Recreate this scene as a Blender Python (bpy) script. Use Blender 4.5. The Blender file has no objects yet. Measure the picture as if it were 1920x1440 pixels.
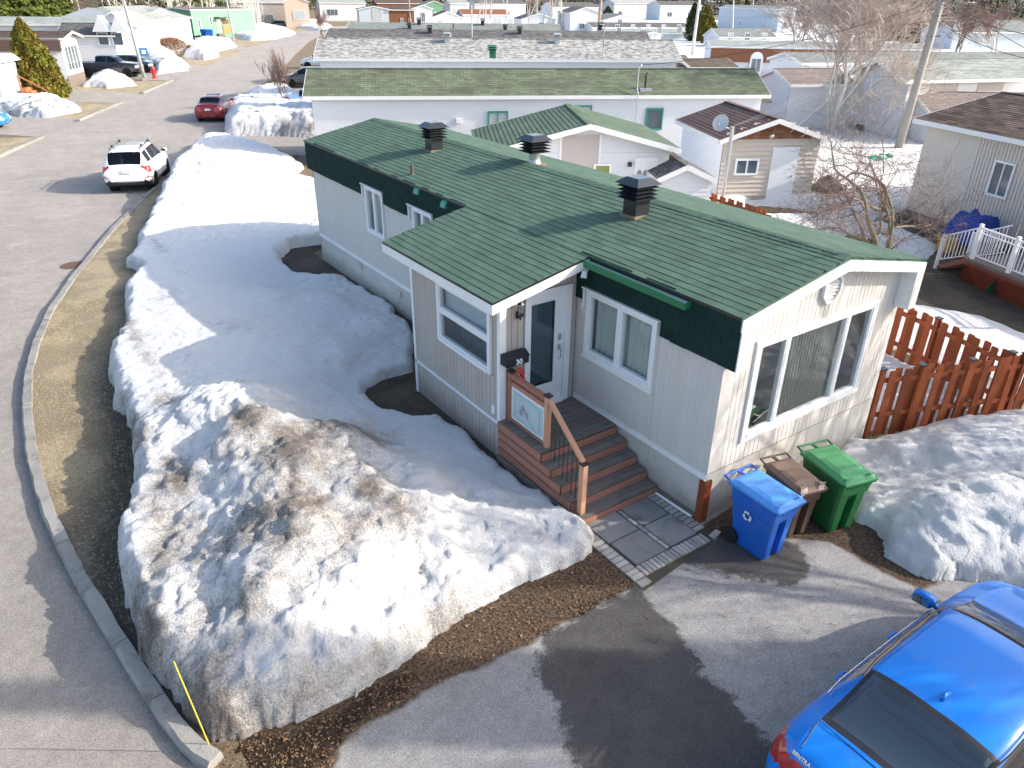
import bpy, bmesh, math, random
import numpy as np
from mathutils import Vector, Matrix
random.seed(7); RNG=np.random.RandomState(11)
SC=bpy.context.scene
# ------------------------------------------------------------------ camera, world, sun, exposure
CAM=dict(c=(-7.571,-5.762,7.144),yaw=34.893,pitch=27.765,roll=.607,f=1377.5)
def _cam():
    y,p,r=[math.radians(CAM[k]) for k in('yaw','pitch','roll')]
    fw=np.array([math.sin(y)*math.cos(p),math.cos(y)*math.cos(p),-math.sin(p)])
    rt=np.array([math.cos(y),-math.sin(y),0.]); up=np.cross(rt,fw)
    return fw, rt*math.cos(r)+up*math.sin(r), -rt*math.sin(r)+up*math.cos(r)
FW,RT,UP=_cam(); CC=np.array(CAM['c'])
cd=bpy.data.cameras.new('camera'); cam=bpy.data.objects.new('camera',cd); SC.collection.objects.link(cam)
cd.sensor_fit='HORIZONTAL'; cd.sensor_width=36; cd.lens=CAM['f']/1920*36; cd.clip_start=.1; cd.clip_end=3000
cam.matrix_world=Matrix(((RT[0],UP[0],-FW[0],CC[0]),(RT[1],UP[1],-FW[1],CC[1]),(RT[2],UP[2],-FW[2],CC[2]),(0,0,0,1)))
SC.camera=cam
def ray(x,y): return FW+RT*(x-960)/CAM['f']-UP*(y-720)/CAM['f']
def G(x,y,z=0.):                      # where the line of sight through a point of the photograph meets height z
    d=ray(x,y); p=CC+d*((z-CC[2])/d[2]); return Vector(p)
def zat(ref,px,py):                   # height, at the horizontal distance of ref, seen at (px,py)
    d=ray(px,py); h=FW[:2]/np.linalg.norm(FW[:2]); t=((np.array(ref[:2])-CC[:2])@h)/(d[:2]@h)
    return Vector(CC+d*t)
SUN_EL=27.5; sd=Vector((.822,-.569,0)).normalized()
w=bpy.data.worlds.new('World'); SC.world=w; w.use_nodes=True
nt=w.node_tree; sky=nt.nodes.new('ShaderNodeTexSky'); sky.sky_type='NISHITA'; sky.sun_disc=False
sky.sun_elevation=math.radians(SUN_EL); sky.sun_rotation=math.atan2(sd.x,sd.y); sky.air_density=1.0; sky.dust_density=2.6; sky.ozone_density=.7
bg=nt.nodes['Background']; nt.links.new(sky.outputs[0],bg.inputs[0]); bg.inputs[1].default_value=.15
ld=bpy.data.lights.new('sun','SUN'); ld.energy=2.9; ld.angle=math.radians(.53); ld.color=(1,.93,.83)
sun=bpy.data.objects.new('sun',ld); SC.collection.objects.link(sun)
tosun=Vector((sd.x*math.cos(math.radians(SUN_EL)),sd.y*math.cos(math.radians(SUN_EL)),math.sin(math.radians(SUN_EL))))
sun.rotation_euler=tosun.to_track_quat('Z','Y').to_euler(); sun.location=(20,-15,30)
vs=SC.view_settings; vs.view_transform='Standard'; vs.look='None'; vs.gamma=1; vs.use_curve_mapping=False; vs.exposure=1.36
SC.render.engine='CYCLES'
# ------------------------------------------------------------------ mesh helpers
class MB:
    def __init__(s): s.v=[]; s.f=[]; s.m=[]; s.mi=0
    def face(s,pts):
        n=len(s.v); s.v+= [tuple(p) for p in pts]; s.f.append(tuple(range(n,n+len(pts)))); s.m.append(s.mi)
    def mesh(s,vs,fs):
        n=len(s.v); s.v+=[tuple(p) for p in vs]; s.f+=[tuple(i+n for i in f) for f in fs]; s.m+=[s.mi]*len(fs)
    def box(s,a,b):
        x0,y0,z0=[min(a[i],b[i]) for i in range(3)]; x1,y1,z1=[max(a[i],b[i]) for i in range(3)]
        s.mesh([(x0,y0,z0),(x1,y0,z0),(x1,y1,z0),(x0,y1,z0),(x0,y0,z1),(x1,y0,z1),(x1,y1,z1),(x0,y1,z1)],
               [(0,3,2,1),(4,5,6,7),(0,1,5,4),(1,2,6,5),(2,3,7,6),(3,0,4,7)])
    def hexa(s,b,t):  # bottom quad, top quad
        s.mesh(list(b)+list(t),[(3,2,1,0),(4,5,6,7),(0,1,5,4),(1,2,6,5),(2,3,7,6),(3,0,4,7)])
    def beam(s,a,b,w,h,up=(0,0,1)):
        a=Vector(a);b=Vector(b);d=(b-a).normalized();u=Vector(up); sd_=d.cross(u)
        if sd_.length<1e-4: sd_=d.cross(Vector((1,0,0)))
        sd_.normalize(); u=sd_.cross(d).normalized(); sw=sd_*w/2; uh=u*h/2
        s.hexa([a-sw-uh,a+sw-uh,b+sw-uh,b-sw-uh],[a-sw+uh,a+sw+uh,b+sw+uh,b-sw+uh])
    def prism(s,poly,ext):
        n=len(poly); e=Vector(ext); k=len(s.v)
        s.v+=[tuple(p) for p in poly]+[tuple(Vector(p)+e) for p in poly]
        s.f.append(tuple(k+i for i in range(n))[::-1]); s.f.append(tuple(k+n+i for i in range(n))); s.m+=[s.mi]*2
        for i in range(n): s.f.append((k+i,k+(i+1)%n,k+n+(i+1)%n,k+n+i)); s.m.append(s.mi)
    def tube(s,pts,rs,n=6,cap=True):
        pts=[Vector(p) for p in pts]
        if not hasattr(rs,'__len__'): rs=[rs]*len(pts)
        k=len(s.v); ref=Vector((0,0,1))
        for i,p in enumerate(pts):
            d=(pts[min(i+1,len(pts)-1)]-pts[max(i-1,0)]).normalized()
            a=d.cross(ref)
            if a.length<.1: a=d.cross(Vector((1,0,0)))
            a.normalize(); b=d.cross(a)
            for j in range(n):
                t=2*math.pi*j/n; s.v.append(tuple(p+(a*math.cos(t)+b*math.sin(t))*rs[i]))
        for i in range(len(pts)-1):
            for j in range(n):
                s.f.append((k+i*n+j,k+i*n+(j+1)%n,k+(i+1)*n+(j+1)%n,k+(i+1)*n+j)); s.m.append(s.mi)
        if cap:
            s.f.append(tuple(k+j for j in range(n))[::-1]); s.f.append(tuple(k+(len(pts)-1)*n+j for j in range(n))); s.m+=[s.mi]*2
    def lathe(s,prof,c=(0,0,0),n=16,axis='z'):
        k=len(s.v); c=Vector(c)
        for r,h in prof:
            for j in range(n):
                t=2*math.pi*j/n; a,b=r*math.cos(t),r*math.sin(t)
                s.v.append(tuple(c+Vector((a,b,h) if axis=='z' else (a,h,b) if axis=='y' else (h,a,b))))
        for i in range(len(prof)-1):
            for j in range(n): s.f.append((k+i*n+j,k+i*n+(j+1)%n,k+(i+1)*n+(j+1)%n,k+(i+1)*n+j)); s.m.append(s.mi)
        if prof[0][0]>1e-4: s.f.append(tuple(k+j for j in range(n))[::-1]); s.m.append(s.mi)
        if prof[-1][0]>1e-4: s.f.append(tuple(k+(len(prof)-1)*n+j for j in range(n))); s.m.append(s.mi)
    def build(s,name,mats,parent=None,smooth=False,loc=None,kind=None,label=None,bevel=0):
        me=bpy.data.meshes.new(name); me.from_pydata(s.v,[],s.f)
        if not isinstance(mats,(list,tuple)): mats=[mats]
        for m in mats: me.materials.append(m)
        if len(mats)>1: me.polygons.foreach_set('material_index',s.m)
        me.update()
        if bevel:
            bm=bmesh.new(); bm.from_mesh(me); bmesh.ops.remove_doubles(bm,verts=bm.verts,dist=1e-5)
            bmesh.ops.bevel(bm,geom=[e for e in bm.edges if e.is_manifold and e.calc_face_angle(0)>.5],offset=bevel,segments=2,affect='EDGES'); bm.to_mesh(me); bm.free()
        if smooth: me.polygons.foreach_set('use_smooth',[True]*len(me.polygons))
        return link(name,me,parent,loc,kind,label)
def link(name,me,parent=None,loc=None,kind=None,label=None):
    o=bpy.data.objects.new(name,me); SC.collection.objects.link(o)
    if parent: o.parent=parent
    if loc is not None: o.location=loc
    if kind: o['kind']=kind
    if label: o['label']=label
    return o
def tag(o,label,cat,group=None):
    o['label']=label; o['category']=cat
    if group: o['group']=group
    return o
def thing(name,label,cat,loc=(0,0,0),rz=0,group=None):
    o=bpy.data.objects.new(name,None); SC.collection.objects.link(o); o.empty_display_size=.3
    o.location=loc; o.rotation_euler=(0,0,rz); return tag(o,label,cat,group)
def copy_tree(o,parent=None):
    c=o.copy(); SC.collection.objects.link(c)
    if parent: c.parent=parent
    for ch in list(o.children): copy_tree(ch,c)
    return c
def grid_obj(name,X,Y,Z,mask,mat,attrs={},smooth=True,kind=None,parent=None):
    ny,nx=X.shape; used=np.zeros(X.shape,bool)
    used[:-1,:-1]|=mask;used[1:,:-1]|=mask;used[:-1,1:]|=mask;used[1:,1:]|=mask
    idx=-np.ones(X.shape,int); idx[used]=np.arange(used.sum())
    V=np.stack([X[used],Y[used],Z[used]],1); jj,ii=np.nonzero(mask)
    F=np.stack([idx[jj,ii],idx[jj,ii+1],idx[jj+1,ii+1],idx[jj+1,ii]],1)
    me=bpy.data.meshes.new(name); me.vertices.add(len(V)); me.vertices.foreach_set('co',V.ravel().astype(np.float32))
    me.loops.add(F.size); me.loops.foreach_set('vertex_index',F.ravel().astype(np.int32))
    me.polygons.add(len(F)); me.polygons.foreach_set('loop_start',np.arange(0,F.size,4,dtype=np.int32)); me.polygons.foreach_set('loop_total',np.full(len(F),4,np.int32))
    me.update(calc_edges=True); me.validate()
    if smooth: me.polygons.foreach_set('use_smooth',[True]*len(me.polygons))
    for k,a in attrs.items():
        at=me.attributes.new(k,'FLOAT','POINT'); at.data.foreach_set('value',a[used].astype(np.float32))
    me.materials.append(mat); return link(name,me,parent,kind=kind)
# value noise ----------------------------------------------------------------
_T=RNG.rand(256,256)
def vn(x,y):
    xi=np.floor(x).astype(int);yi=np.floor(y).astype(int);fx=x-xi;fy=y-yi;fx=fx*fx*(3-2*fx);fy=fy*fy*(3-2*fy)
    t=lambda a,b:_T[a%256,b%256]
    return (t(xi,yi)*(1-fx)+t(xi+1,yi)*fx)*(1-fy)+(t(xi,yi+1)*(1-fx)+t(xi+1,yi+1)*fx)*fy
def fbm(x,y,o=4):
    s=0;a=.5
    for i in range(o): s=s+a*(vn(x+17.3*i,y-9.1*i)*2-1); x=x*2.03;y=y*2.03;a*=.5
    return s
def sdist(X,Y,poly):     # signed distance, positive inside
    P=np.array([(p[0],p[1]) for p in poly]); d=np.full(X.shape,1e9); ins=np.zeros(X.shape,bool)
    for i in range(len(P)):
        a=P[i];b=P[(i+1)%len(P)];e=b-a;L=max(e@e,1e-9)
        t=np.clip(((X-a[0])*e[0]+(Y-a[1])*e[1])/L,0,1); d=np.minimum(d,np.hypot(X-a[0]-t*e[0],Y-a[1]-t*e[1]))
        c=((a[1]>Y)!=(b[1]>Y)); xx=(b[0]-a[0])*(Y-a[1])/np.where(abs(b[1]-a[1])<1e-9,1e-9,b[1]-a[1])+a[0]; ins^=c&(X<xx)
    return np.where(ins,d,-d)
def smooth_poly(pts,it=2):
    for _ in range(it):
        q=[]
        for i in range(len(pts)):
            a=Vector(pts[i]);b=Vector(pts[(i+1)%len(pts)]); q+=[a*.75+b*.25,a*.25+b*.75]
        pts=q
    return pts
def sstep(a,b,x): t=np.clip((x-a)/(b-a),0,1); return t*t*(3-2*t)
# ------------------------------------------------------------------ materials
MT={}
def newmat(name):
    m=bpy.data.materials.new(name); m.use_nodes=True; n=m.node_tree; b=n.nodes['Principled BSDF']; MT[name]=m; return m,n,b
def N(n,t,**k):
    x=n.nodes.new(t)
    for a,v in k.items():
        if a in x.inputs.keys(): x.inputs[a].default_value=v
        else: setattr(x,a,v)
    return x
def coord(n,kind='pos'):
    if kind=='pos': return N(n,'ShaderNodeNewGeometry').outputs['Position']
    return N(n,'ShaderNodeTexCoord').outputs['Object']
def mixc(n,f,a,b,blend='MIX'):
    x=N(n,'ShaderNodeMix',data_type='RGBA',blend_type=blend)
    for s,v in((0,f),(6,a),(7,b)):
        if hasattr(v,'links'): n.links.new(v,x.inputs[s])
        else: x.inputs[s].default_value=(v if s==0 else tuple(v)+(1,) if len(v)==3 else v)
    return x.outputs[2]
def mth(n,op,a,b=0.,c=0.,clamp=False):
    x=N(n,'ShaderNodeMath',operation=op,use_clamp=clamp)
    for i,v in enumerate((a,b,c)):
        if hasattr(v,'links'): n.links.new(v,x.inputs[i])
        else: x.inputs[i].default_value=v
    return x.outputs[0]
def noise(n,co,scale,detail=4,rough=.55,stretch=None):
    if stretch:
        mp=N(n,'ShaderNodeMapping'); mp.inputs['Scale'].default_value=stretch; n.links.new(co,mp.inputs[0]); co=mp.outputs[0]
    x=N(n,'ShaderNodeTexNoise'); x.inputs['Scale'].default_value=scale; x.inputs['Detail'].default_value=detail; x.inputs['Roughness'].default_value=rough
    n.links.new(co,x.inputs['Vector']); return x.outputs['Fac']
def ramp(n,f,a,b,va=0.,vb=1.):
    x=N(n,'ShaderNodeMapRange',interpolation_type='SMOOTHSTEP'); n.links.new(f,x.inputs[0])
    for i,v in enumerate((a,b,va,vb)): x.inputs[i+1].default_value=v
    return x.outputs[0]
def attr(n,name): x=N(n,'ShaderNodeAttribute',attribute_name=name); return x.outputs['Fac']
def bump(n,b,h,st,dist=.01):
    x=N(n,'ShaderNodeBump'); x.inputs['Strength'].default_value=st; x.inputs['Distance'].default_value=dist
    n.links.new(h,x.inputs['Height']); n.links.new(x.outputs[0],b.inputs['Normal'])
def M(name,col,rough=.6,var=.12,vs=2.,fine=.08,fs=40.,bmp=0,bs=60.,rnd=0,metal=0,coat=0,spec=.5,stretch=None,kind='obj',dirt=None):
    if name in MT: return MT[name]
    m,n,b=newmat(name); co=coord(n,kind)
    f1=noise(n,co,vs,3,stretch=stretch); f2=noise(n,co,fs,2,stretch=stretch)
    v=mth(n,'ADD',mth(n,'MULTIPLY_ADD',f1,2*var,1-var),mth(n,'MULTIPLY_ADD',f2,2*fine,-fine))
    if rnd:
        oi=N(n,'ShaderNodeObjectInfo').outputs['Random']; isl=N(n,'ShaderNodeNewGeometry').outputs['Random Per Island']
        r=mth(n,'FRACT',mth(n,'ADD',oi,isl)); v=mth(n,'MULTIPLY',v,mth(n,'MULTIPLY_ADD',r,2*rnd,1-rnd))
    vm=N(n,'ShaderNodeVectorMath',operation='SCALE'); vm.inputs[0].default_value=col; n.links.new(v,vm.inputs['Scale'])
    c=vm.outputs[0]
    if dirt:
        dn=noise(n,co,dirt[1],5,.65); c=mixc(n,mth(n,'MULTIPLY',ramp(n,dn,.5,.75),dirt[2]),c,dirt[0])
    n.links.new(c,b.inputs['Base Color']); b.inputs['Roughness'].default_value=rough; b.inputs['Metallic'].default_value=metal
    b.inputs['Coat Weight'].default_value=coat; spec=spec if rough<.5 else spec*.4; b.inputs['Coat Roughness'].default_value=.03; b.inputs['Specular IOR Level'].default_value=spec
    if bmp: bump(n,b,noise(n,co,bs,4,.6,stretch),bmp,.01)
    return m
def glass(name,tint=(.5,.55,.55),mixf=.12,rough=.02,dark=None):
    # thin pane: fresnel reflection over tinted transmission
    m=bpy.data.materials.new(name); m.use_nodes=True; n=m.node_tree; n.nodes.clear()
    o=N(n,'ShaderNodeOutputMaterial'); g=N(n,'ShaderNodeBsdfGlossy'); g.inputs['Roughness'].default_value=rough
    t=N(n,'ShaderNodeBsdfTransparent'); t.inputs[0].default_value=tuple(tint)+(1,)
    ge=N(n,'ShaderNodeNewGeometry'); dp=N(n,'ShaderNodeVectorMath',operation='DOT_PRODUCT'); n.links.new(ge.outputs['Incoming'],dp.inputs[0]); n.links.new(ge.outputs['Normal'],dp.inputs[1])
    sc_=mth(n,'POWER',mth(n,'SUBTRACT',1.,mth(n,'ABSOLUTE',dp.outputs['Value'])),5.); f=mth(n,'MULTIPLY_ADD',sc_,.9,mixf,True); mx=N(n,'ShaderNodeMixShader')
    n.links.new(f,mx.inputs[0]); n.links.new(t.outputs[0],mx.inputs[1]); n.links.new(g.outputs[0],mx.inputs[2]); n.links.new(mx.outputs[0],o.inputs[0])
    MT[name]=m; return m
GLASS=glass('window_glass',(.78,.84,.84),.13); DGLASS=glass('dark_pane',(.35,.42,.45),.10); CARG=glass('car_glass',(.10,.13,.14),.04)
LENS=M('tail_lens',(.35,.01,.012),.12,.1,coat=1); 
WHITE=M('white_paint',(.74,.75,.76),.4,.04); TRIM=M('white_trim',(.74,.74,.73),.45,.06,3,.03,dirt=((.35,.33,.3),6,.25))
BLACK=M('black_metal',(.018,.018,.02),.35,.1); RUBBER=M('rubber',(.02,.02,.02),.8,.1); CHROME=M('bright_metal',(.6,.6,.6),.25,.05,metal=1)
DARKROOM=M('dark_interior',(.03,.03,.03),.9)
CURT=M('curtain_cloth',(.62,.64,.6),.9,.1,4)
SID=M('grey_beige_siding',(.56,.535,.505),.6,.05,1.5,.03,60,bmp=.15,bs=30,dirt=((.4,.37,.33),2.5,.18),rnd=.025)
SIDV=M('taupe_board',(.43,.385,.345),.6,.04,3,.03,60,rnd=.04,dirt=((.3,.27,.24),4,.12))
SKIRT=M('skirting',(.50,.485,.45),.65,.07,1.5,.03,dirt=((.33,.31,.27),3,.3))
def shinglemat(name,col,var=.2,vs=.9,moss=None,rnd=.13,bmp=.5):
    m,n,b=newmat(name); co=coord(n,'pos')
    f1=noise(n,co,vs,4,.6); f2=noise(n,co,140,2,.7); oi=N(n,'ShaderNodeObjectInfo').outputs['Random']; isl=N(n,'ShaderNodeNewGeometry').outputs['Random Per Island']
    r=mth(n,'FRACT',mth(n,'ADD',oi,isl)); v=mth(n,'MULTIPLY_ADD',f1,2*var,1-var); v=mth(n,'MULTIPLY',v,mth(n,'MULTIPLY_ADD',r,2*rnd,1-rnd)); v=mth(n,'MULTIPLY',v,mth(n,'MULTIPLY_ADD',f2,1.1,.45))
    vm=N(n,'ShaderNodeVectorMath',operation='SCALE'); vm.inputs[0].default_value=col; n.links.new(v,vm.inputs['Scale']); c=vm.outputs[0]
    if moss: c=mixc(n,mth(n,'MULTIPLY',ramp(n,noise(n,co,moss[1],4,.65),.48,.7),moss[2]),c,moss[0])
    n.links.new(c,b.inputs['Base Color']); b.inputs['Roughness'].default_value=.9; b.inputs['Specular IOR Level'].default_value=.2
    bump(n,b,f2,bmp,.004); return m
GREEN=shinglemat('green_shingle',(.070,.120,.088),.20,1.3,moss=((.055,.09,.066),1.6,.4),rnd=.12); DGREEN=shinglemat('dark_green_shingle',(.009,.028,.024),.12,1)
BROWNS=shinglemat('brown_shingle',(.10,.07,.062),.2,1.2,rnd=.3)
def tabroof(name,col,w=.33,h=.14,var=.35,moss=None,dark=.35):
    m,n,b=newmat(name); tc=N(n,'ShaderNodeTexCoord').outputs['Object']; br=N(n,'ShaderNodeTexBrick'); n.links.new(tc,br.inputs[0])
    br.offset=.5; br.inputs['Scale'].default_value=1; br.inputs['Brick Width'].default_value=w; br.inputs['Row Height'].default_value=h; br.inputs['Mortar Size'].default_value=.007; br.inputs['Bias'].default_value=0
    c=Vector(col); br.inputs['Color1'].default_value=tuple(c*(1-var))+(1,); br.inputs['Color2'].default_value=tuple(c*(1+var))+(1,); br.inputs['Mortar'].default_value=tuple(c*dark)+(1,)
    co=coord(n,'pos'); f=noise(n,co,.7,4,.6); v=mixc(n,1.,br.outputs[0],(1,1,1),'MULTIPLY')
    vm=N(n,'ShaderNodeVectorMath',operation='SCALE'); n.links.new(v,vm.inputs[0]); n.links.new(mth(n,'MULTIPLY',mth(n,'MULTIPLY_ADD',f,.6,.7),mth(n,'MULTIPLY_ADD',noise(n,co,60,2),.8,.6)),vm.inputs['Scale']); c2=vm.outputs[0]
    if moss: c2=mixc(n,mth(n,'MULTIPLY',ramp(n,noise(n,co,moss[1],4,.65),.45,.7),moss[2]),c2,moss[0])
    n.links.new(c2,b.inputs['Base Color']); b.inputs['Roughness'].default_value=.9; b.inputs['Specular IOR Level'].default_value=.2; return m
R_MOSS=tabroof('mossy_green_roof',(.125,.15,.10),w=.36,h=.17,moss=((.075,.075,.06),.6,.7),var=.22,dark=.25); R_GREY=tabroof('grey_roof',(.33,.325,.31),.22,.11,.45,dark=.5)
R_DARK=tabroof('charcoal_roof',(.12,.115,.115),.3,.14,.4); R_LGREY=tabroof('pale_grey_roof',(.27,.295,.28),.5,.15,.2)
R_BROWN=tabroof('brown_roof',(.095,.068,.06),.3,.15,.45); R_GG=tabroof('green_grey_roof',(.2,.215,.2),.33,.15,.2); R_TAUPE=tabroof('taupe_roof',(.24,.2,.185),.33,.15,.15)
LAPW=M('white_lap',(.64,.65,.67),.45,.05,.8,.02); LAPG=M('pale_grey_lap',(.48,.53,.58),.5,.05); LAPT=M('tan_lap',(.55,.49,.42),.5,.05,rnd=.04); LAPC=M('cream_lap',(.52,.44,.35),.5,.05); LAPB=M('beige_lap',(.42,.37,.33),.6,.05)
LAPM=M('mint_lap',(.15,.30,.21),.5,.06); LAPN=M('taupe_lap',(.48,.43,.41),.5,.05); WOODB=M('brown_wood_wall',(.20,.085,.045),.7,.25,2,stretch=(6,6,.6)); TEAL=M('teal_trim',(.03,.25,.19),.4)
CEDAR=M('stained_cedar',(.24,.062,.024),.65,.28,3,.18,60,bmp=.3,bs=20,rnd=.28,stretch=(4,4,.6),dirt=((.12,.05,.025),5,.5))
PINK=M('red_cedar_board',(.36,.165,.115),.6,.2,3,.1,50,bmp=.25,bs=18,rnd=.12,stretch=(5,.5,5)); PINKX=M('cedar_riser',(.36,.165,.115),.6,.2,3,.1,50,bmp=.25,bs=18,rnd=.1,stretch=(.5,5,5)); TREAD=M('worn_tread',(.175,.15,.13),.8,.35,3,.2,50,bmp=.3,bs=18,rnd=.12,stretch=(.6,6,6),dirt=((.07,.075,.07),3,.6))
POSTW=M('new_cedar_post',(.50,.27,.17),.6,.15,3,.1,50,bmp=.2,bs=20,stretch=(5,5,.5)); IRON=M('dark_iron',(.03,.035,.04),.4)
CONC=M('concrete',(.25,.24,.22),.9,.22,3,.35,90,bmp=.8,bs=40,kind='pos',dirt=((.10,.09,.075),4,.7),rnd=.12)
BARK=M('grey_bark',(.16,.13,.115),.9,.25,8); TWIG=M('twig',(.17,.11,.095),.9,.2,5); BIRCH=M('birch_bark',(.55,.53,.49),.8,.25,6,.1,dirt=((.12,.1,.09),8,.6)); POLE=M('weathered_pole',(.32,.30,.275),.85,.15,2,.1,40,stretch=(6,6,.4),bmp=.3,bs=30); STEEL=M('galvanised_steel',(.42,.45,.47),.45,.1,metal=.6)

def splash(m,z0=.05,z1=.55,col=(.16,.135,.11),st=.55):   # dried splash dirt low on a wall
    n=m.node_tree; b=n.nodes['Principled BSDF']; l=b.inputs['Base Color'].links[0]; src=l.from_socket; co=coord(n,'pos'); sp=N(n,'ShaderNodeSeparateXYZ'); n.links.new(co,sp.inputs[0])
    f=mth(n,'ADD',sp.outputs['Z'],mth(n,'MULTIPLY_ADD',noise(n,co,3.5,6,.7),-.7,.35)); c=mixc(n,mth(n,'MULTIPLY',ramp(n,f,z0,z1,1,0),st),src,col); n.links.new(c,b.inputs['Base Color'])
splash(SKIRT); splash(SIDV); splash(LAPW,z1=.8,st=.4); splash(LAPT)
# ------------------------------------------------------------------ ground, road, kerbs, driveway
m,n,b=newmat('dry_ground'); co=coord(n,'pos'); a=noise(n,co,.5,5,.6); f=noise(n,co,9,5,.7); g2=noise(n,co,60,3,.7)
c=mixc(n,ramp(n,a,.35,.65),(.20,.145,.08),(.11,.08,.05)); c=mixc(n,ramp(n,f,.35,.7),c,(.26,.20,.12)); c=mixc(n,mth(n,'MULTIPLY',ramp(n,g2,.4,.65),.75),c,(.09,.07,.05))
n.links.new(c,b.inputs[0]); b.inputs['Roughness'].default_value=.95; bump(n,b,g2,.9,.03)
GROUND=m
m,n,b=newmat('wet_soil'); co=coord(n,'pos'); c=mixc(n,ramp(n,noise(n,co,1.3,5,.65),.4,.62),(.075,.055,.036),(.035,.027,.019)); c=mixc(n,ramp(n,noise(n,co,30,4,.75),.5,.68),c,(.17,.125,.075))
n.links.new(c,b.inputs[0]); b.inputs['Roughness'].default_value=.9; bump(n,b,noise(n,co,50,4,.7),1.,.03); SOIL=m
m,n,b=newmat('verge_grass'); co=coord(n,'pos'); a=noise(n,co,.8,5,.6); f=noise(n,co,14,5,.75); g2=noise(n,co,90,3,.7,(1,1,1))
c=mixc(n,ramp(n,a,.42,.56),(.33,.265,.17),(.15,.12,.08)); c=mixc(n,ramp(n,f,.42,.7),c,(.12,.095,.06)); c=mixc(n,mth(n,'MULTIPLY',ramp(n,g2,.42,.62),.7),c,(.50,.41,.26))
bare=attr(n,'bare'); c=mixc(n,mth(n,'MULTIPLY',bare,ramp(n,f,.3,.6,.5,1)),c,(.06,.05,.038))
n.links.new(c,b.inputs[0]); b.inputs['Roughness'].default_value=.95; bump(n,b,g2,1.,.03); VERGE=m
def asph(name,col,wet_shadow_aware=False):
    m,n,b=newmat(name); co=coord(n,'pos'); big=noise(n,co,.22,5,.6); mid=noise(n,co,1.6,5,.65); fi=noise(n,co,110,3,.75); st=noise(n,co,.9,4,.6,(1,.25,1))
    v=mth(n,'ADD',mth(n,'MULTIPLY_ADD',big,.4,.6),mth(n,'MULTIPLY_ADD',mid,.5,-.05)); v=mth(n,'MULTIPLY',v,mth(n,'MULTIPLY_ADD',fi,1.1,.45)); v=mth(n,'MULTIPLY',v,mth(n,'MULTIPLY_ADD',ramp(n,noise(n,co,62,3,.9),.42,.58),.45,.77)); v=mth(n,'MULTIPLY',v,mth(n,'MULTIPLY_ADD',noise(n,co,5,7,.75),.7,.65)); v=mth(n,'MULTIPLY',v,mth(n,'MULTIPLY_ADD',st,.3,.85))
    vm=N(n,'ShaderNodeVectorMath',operation='SCALE'); vm.inputs[0].default_value=col; n.links.new(v,vm.inputs['Scale']); c=vm.outputs[0]
    pale=ramp(n,noise(n,co,.7,6,.7),.52,.72); c=mixc(n,mth(n,'MULTIPLY',pale,.45),c,tuple(x*1.45 for x in col))
    rough=.85
    if wet_shadow_aware:
        so=mth(n,'ADD',attr(n,'soil'),mth(n,'MULTIPLY_ADD',mid,.7,-.35)); so=ramp(n,so,.35,.6); sc=mixc(n,ramp(n,noise(n,co,25,4,.7),.4,.65),(.06,.043,.03),(.16,.11,.075)); c=mixc(n,so,c,sc)
        we=mth(n,'ADD',attr(n,'wet'),mth(n,'MULTIPLY_ADD',noise(n,co,2.6,9,.8),1.5,-.75)); we=ramp(n,we,.40,.62); c=mixc(n,we,c,mixc(n,1.,c,(.30,.29,.285),'MULTIPLY'))  # darkens wet asphalt and the shadow painted beside the bins alike
        n.links.new(mth(n,'MULTIPLY_ADD',we,-.5,.86),b.inputs['Roughness'])
    else: b.inputs['Roughness'].default_value=rough
    n.links.new(c,b.inputs[0]); b.inputs['Specular IOR Level'].default_value=.12; bump(n,b,fi,1.,.02); return m
ROAD=asph('road_asphalt',(.31,.283,.258)); DRIVE=asph('driveway_asphalt',(.31,.30,.295),True); DRV2=asph('neighbour_asphalt',(.30,.275,.25))
mb=MB(); mb.face([(-500,-200,0),(900,-200,0),(900,900,0),(-500,900,0)]); mb.build('ground',GROUND,kind='structure')
def sheet(name,px,z,mat,world=False,kind='structure'):
    pts=[Vector(p) if world else G(*p) for p in px]; bm=bmesh.new(); vs=[bm.verts.new((p[0],p[1],z)) for p in pts]
    es=[bm.edges.new((vs[i],vs[(i+1)%len(vs)])) for i in range(len(vs))]; bmesh.ops.triangle_fill(bm,edges=es,use_beauty=True)
    for f in bm.faces:
        if f.normal.z<0: f.normal_flip()
    me=bpy.data.meshes.new(name); bm.to_mesh(me); bm.free(); me.materials.append(mat); return link(name,me,kind=kind)
KPX=[(395,1450),(350,1425),(300,1360),(268,1310),(228,1245),(185,1175),(140,1100),(110,1040),(85,985),(66,930),(50,860),(42,780),(46,710),(62,650),(92,585),(130,530),(170,480),(212,430),(260,382),(300,345),(342,306),(372,285),(398,268)]
rt_edge=[G(*p) for p in KPX]
far_right=[G(*p) for p in[(415,250),(428,235),(440,200),(470,172),(520,140),(556,100),(580,78),(612,62),(680,52)]]
left_px=[(700,46),(600,51),(560,62),(468,88),(385,125),(325,152),(232,193),(150,228),(85,258),(0,297),(-160,372),(-420,500)]
left_edge=[G(*p) for p in left_px]
rd=rt_edge+far_right+left_edge
rd=[Vector((-7.0,-40,0)),Vector((-7.1,-1.2,0))]+rd+[Vector((-40,14,0)),Vector((-60,-40,0))]
sheet('road',rd,.004,ROAD,True)
def arclen(pts,step,jit=0):
    out=[];L=0;acc=[0]
    for i in range(len(pts)-1): acc.append(acc[-1]+(pts[i+1]-pts[i]).length)
    s=0;marks=[]
    while s<acc[-1]: marks.append(s); s+=step*(1+random.uniform(-jit,jit))
    marks.append(acc[-1])
    def at(s):
        for i in range(len(pts)-1):
            if s<=acc[i+1]+1e-6: t=(s-acc[i])/(acc[i+1]-acc[i]); return pts[i].lerp(pts[i+1],t)
        return pts[-1]
    return at,marks
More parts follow.
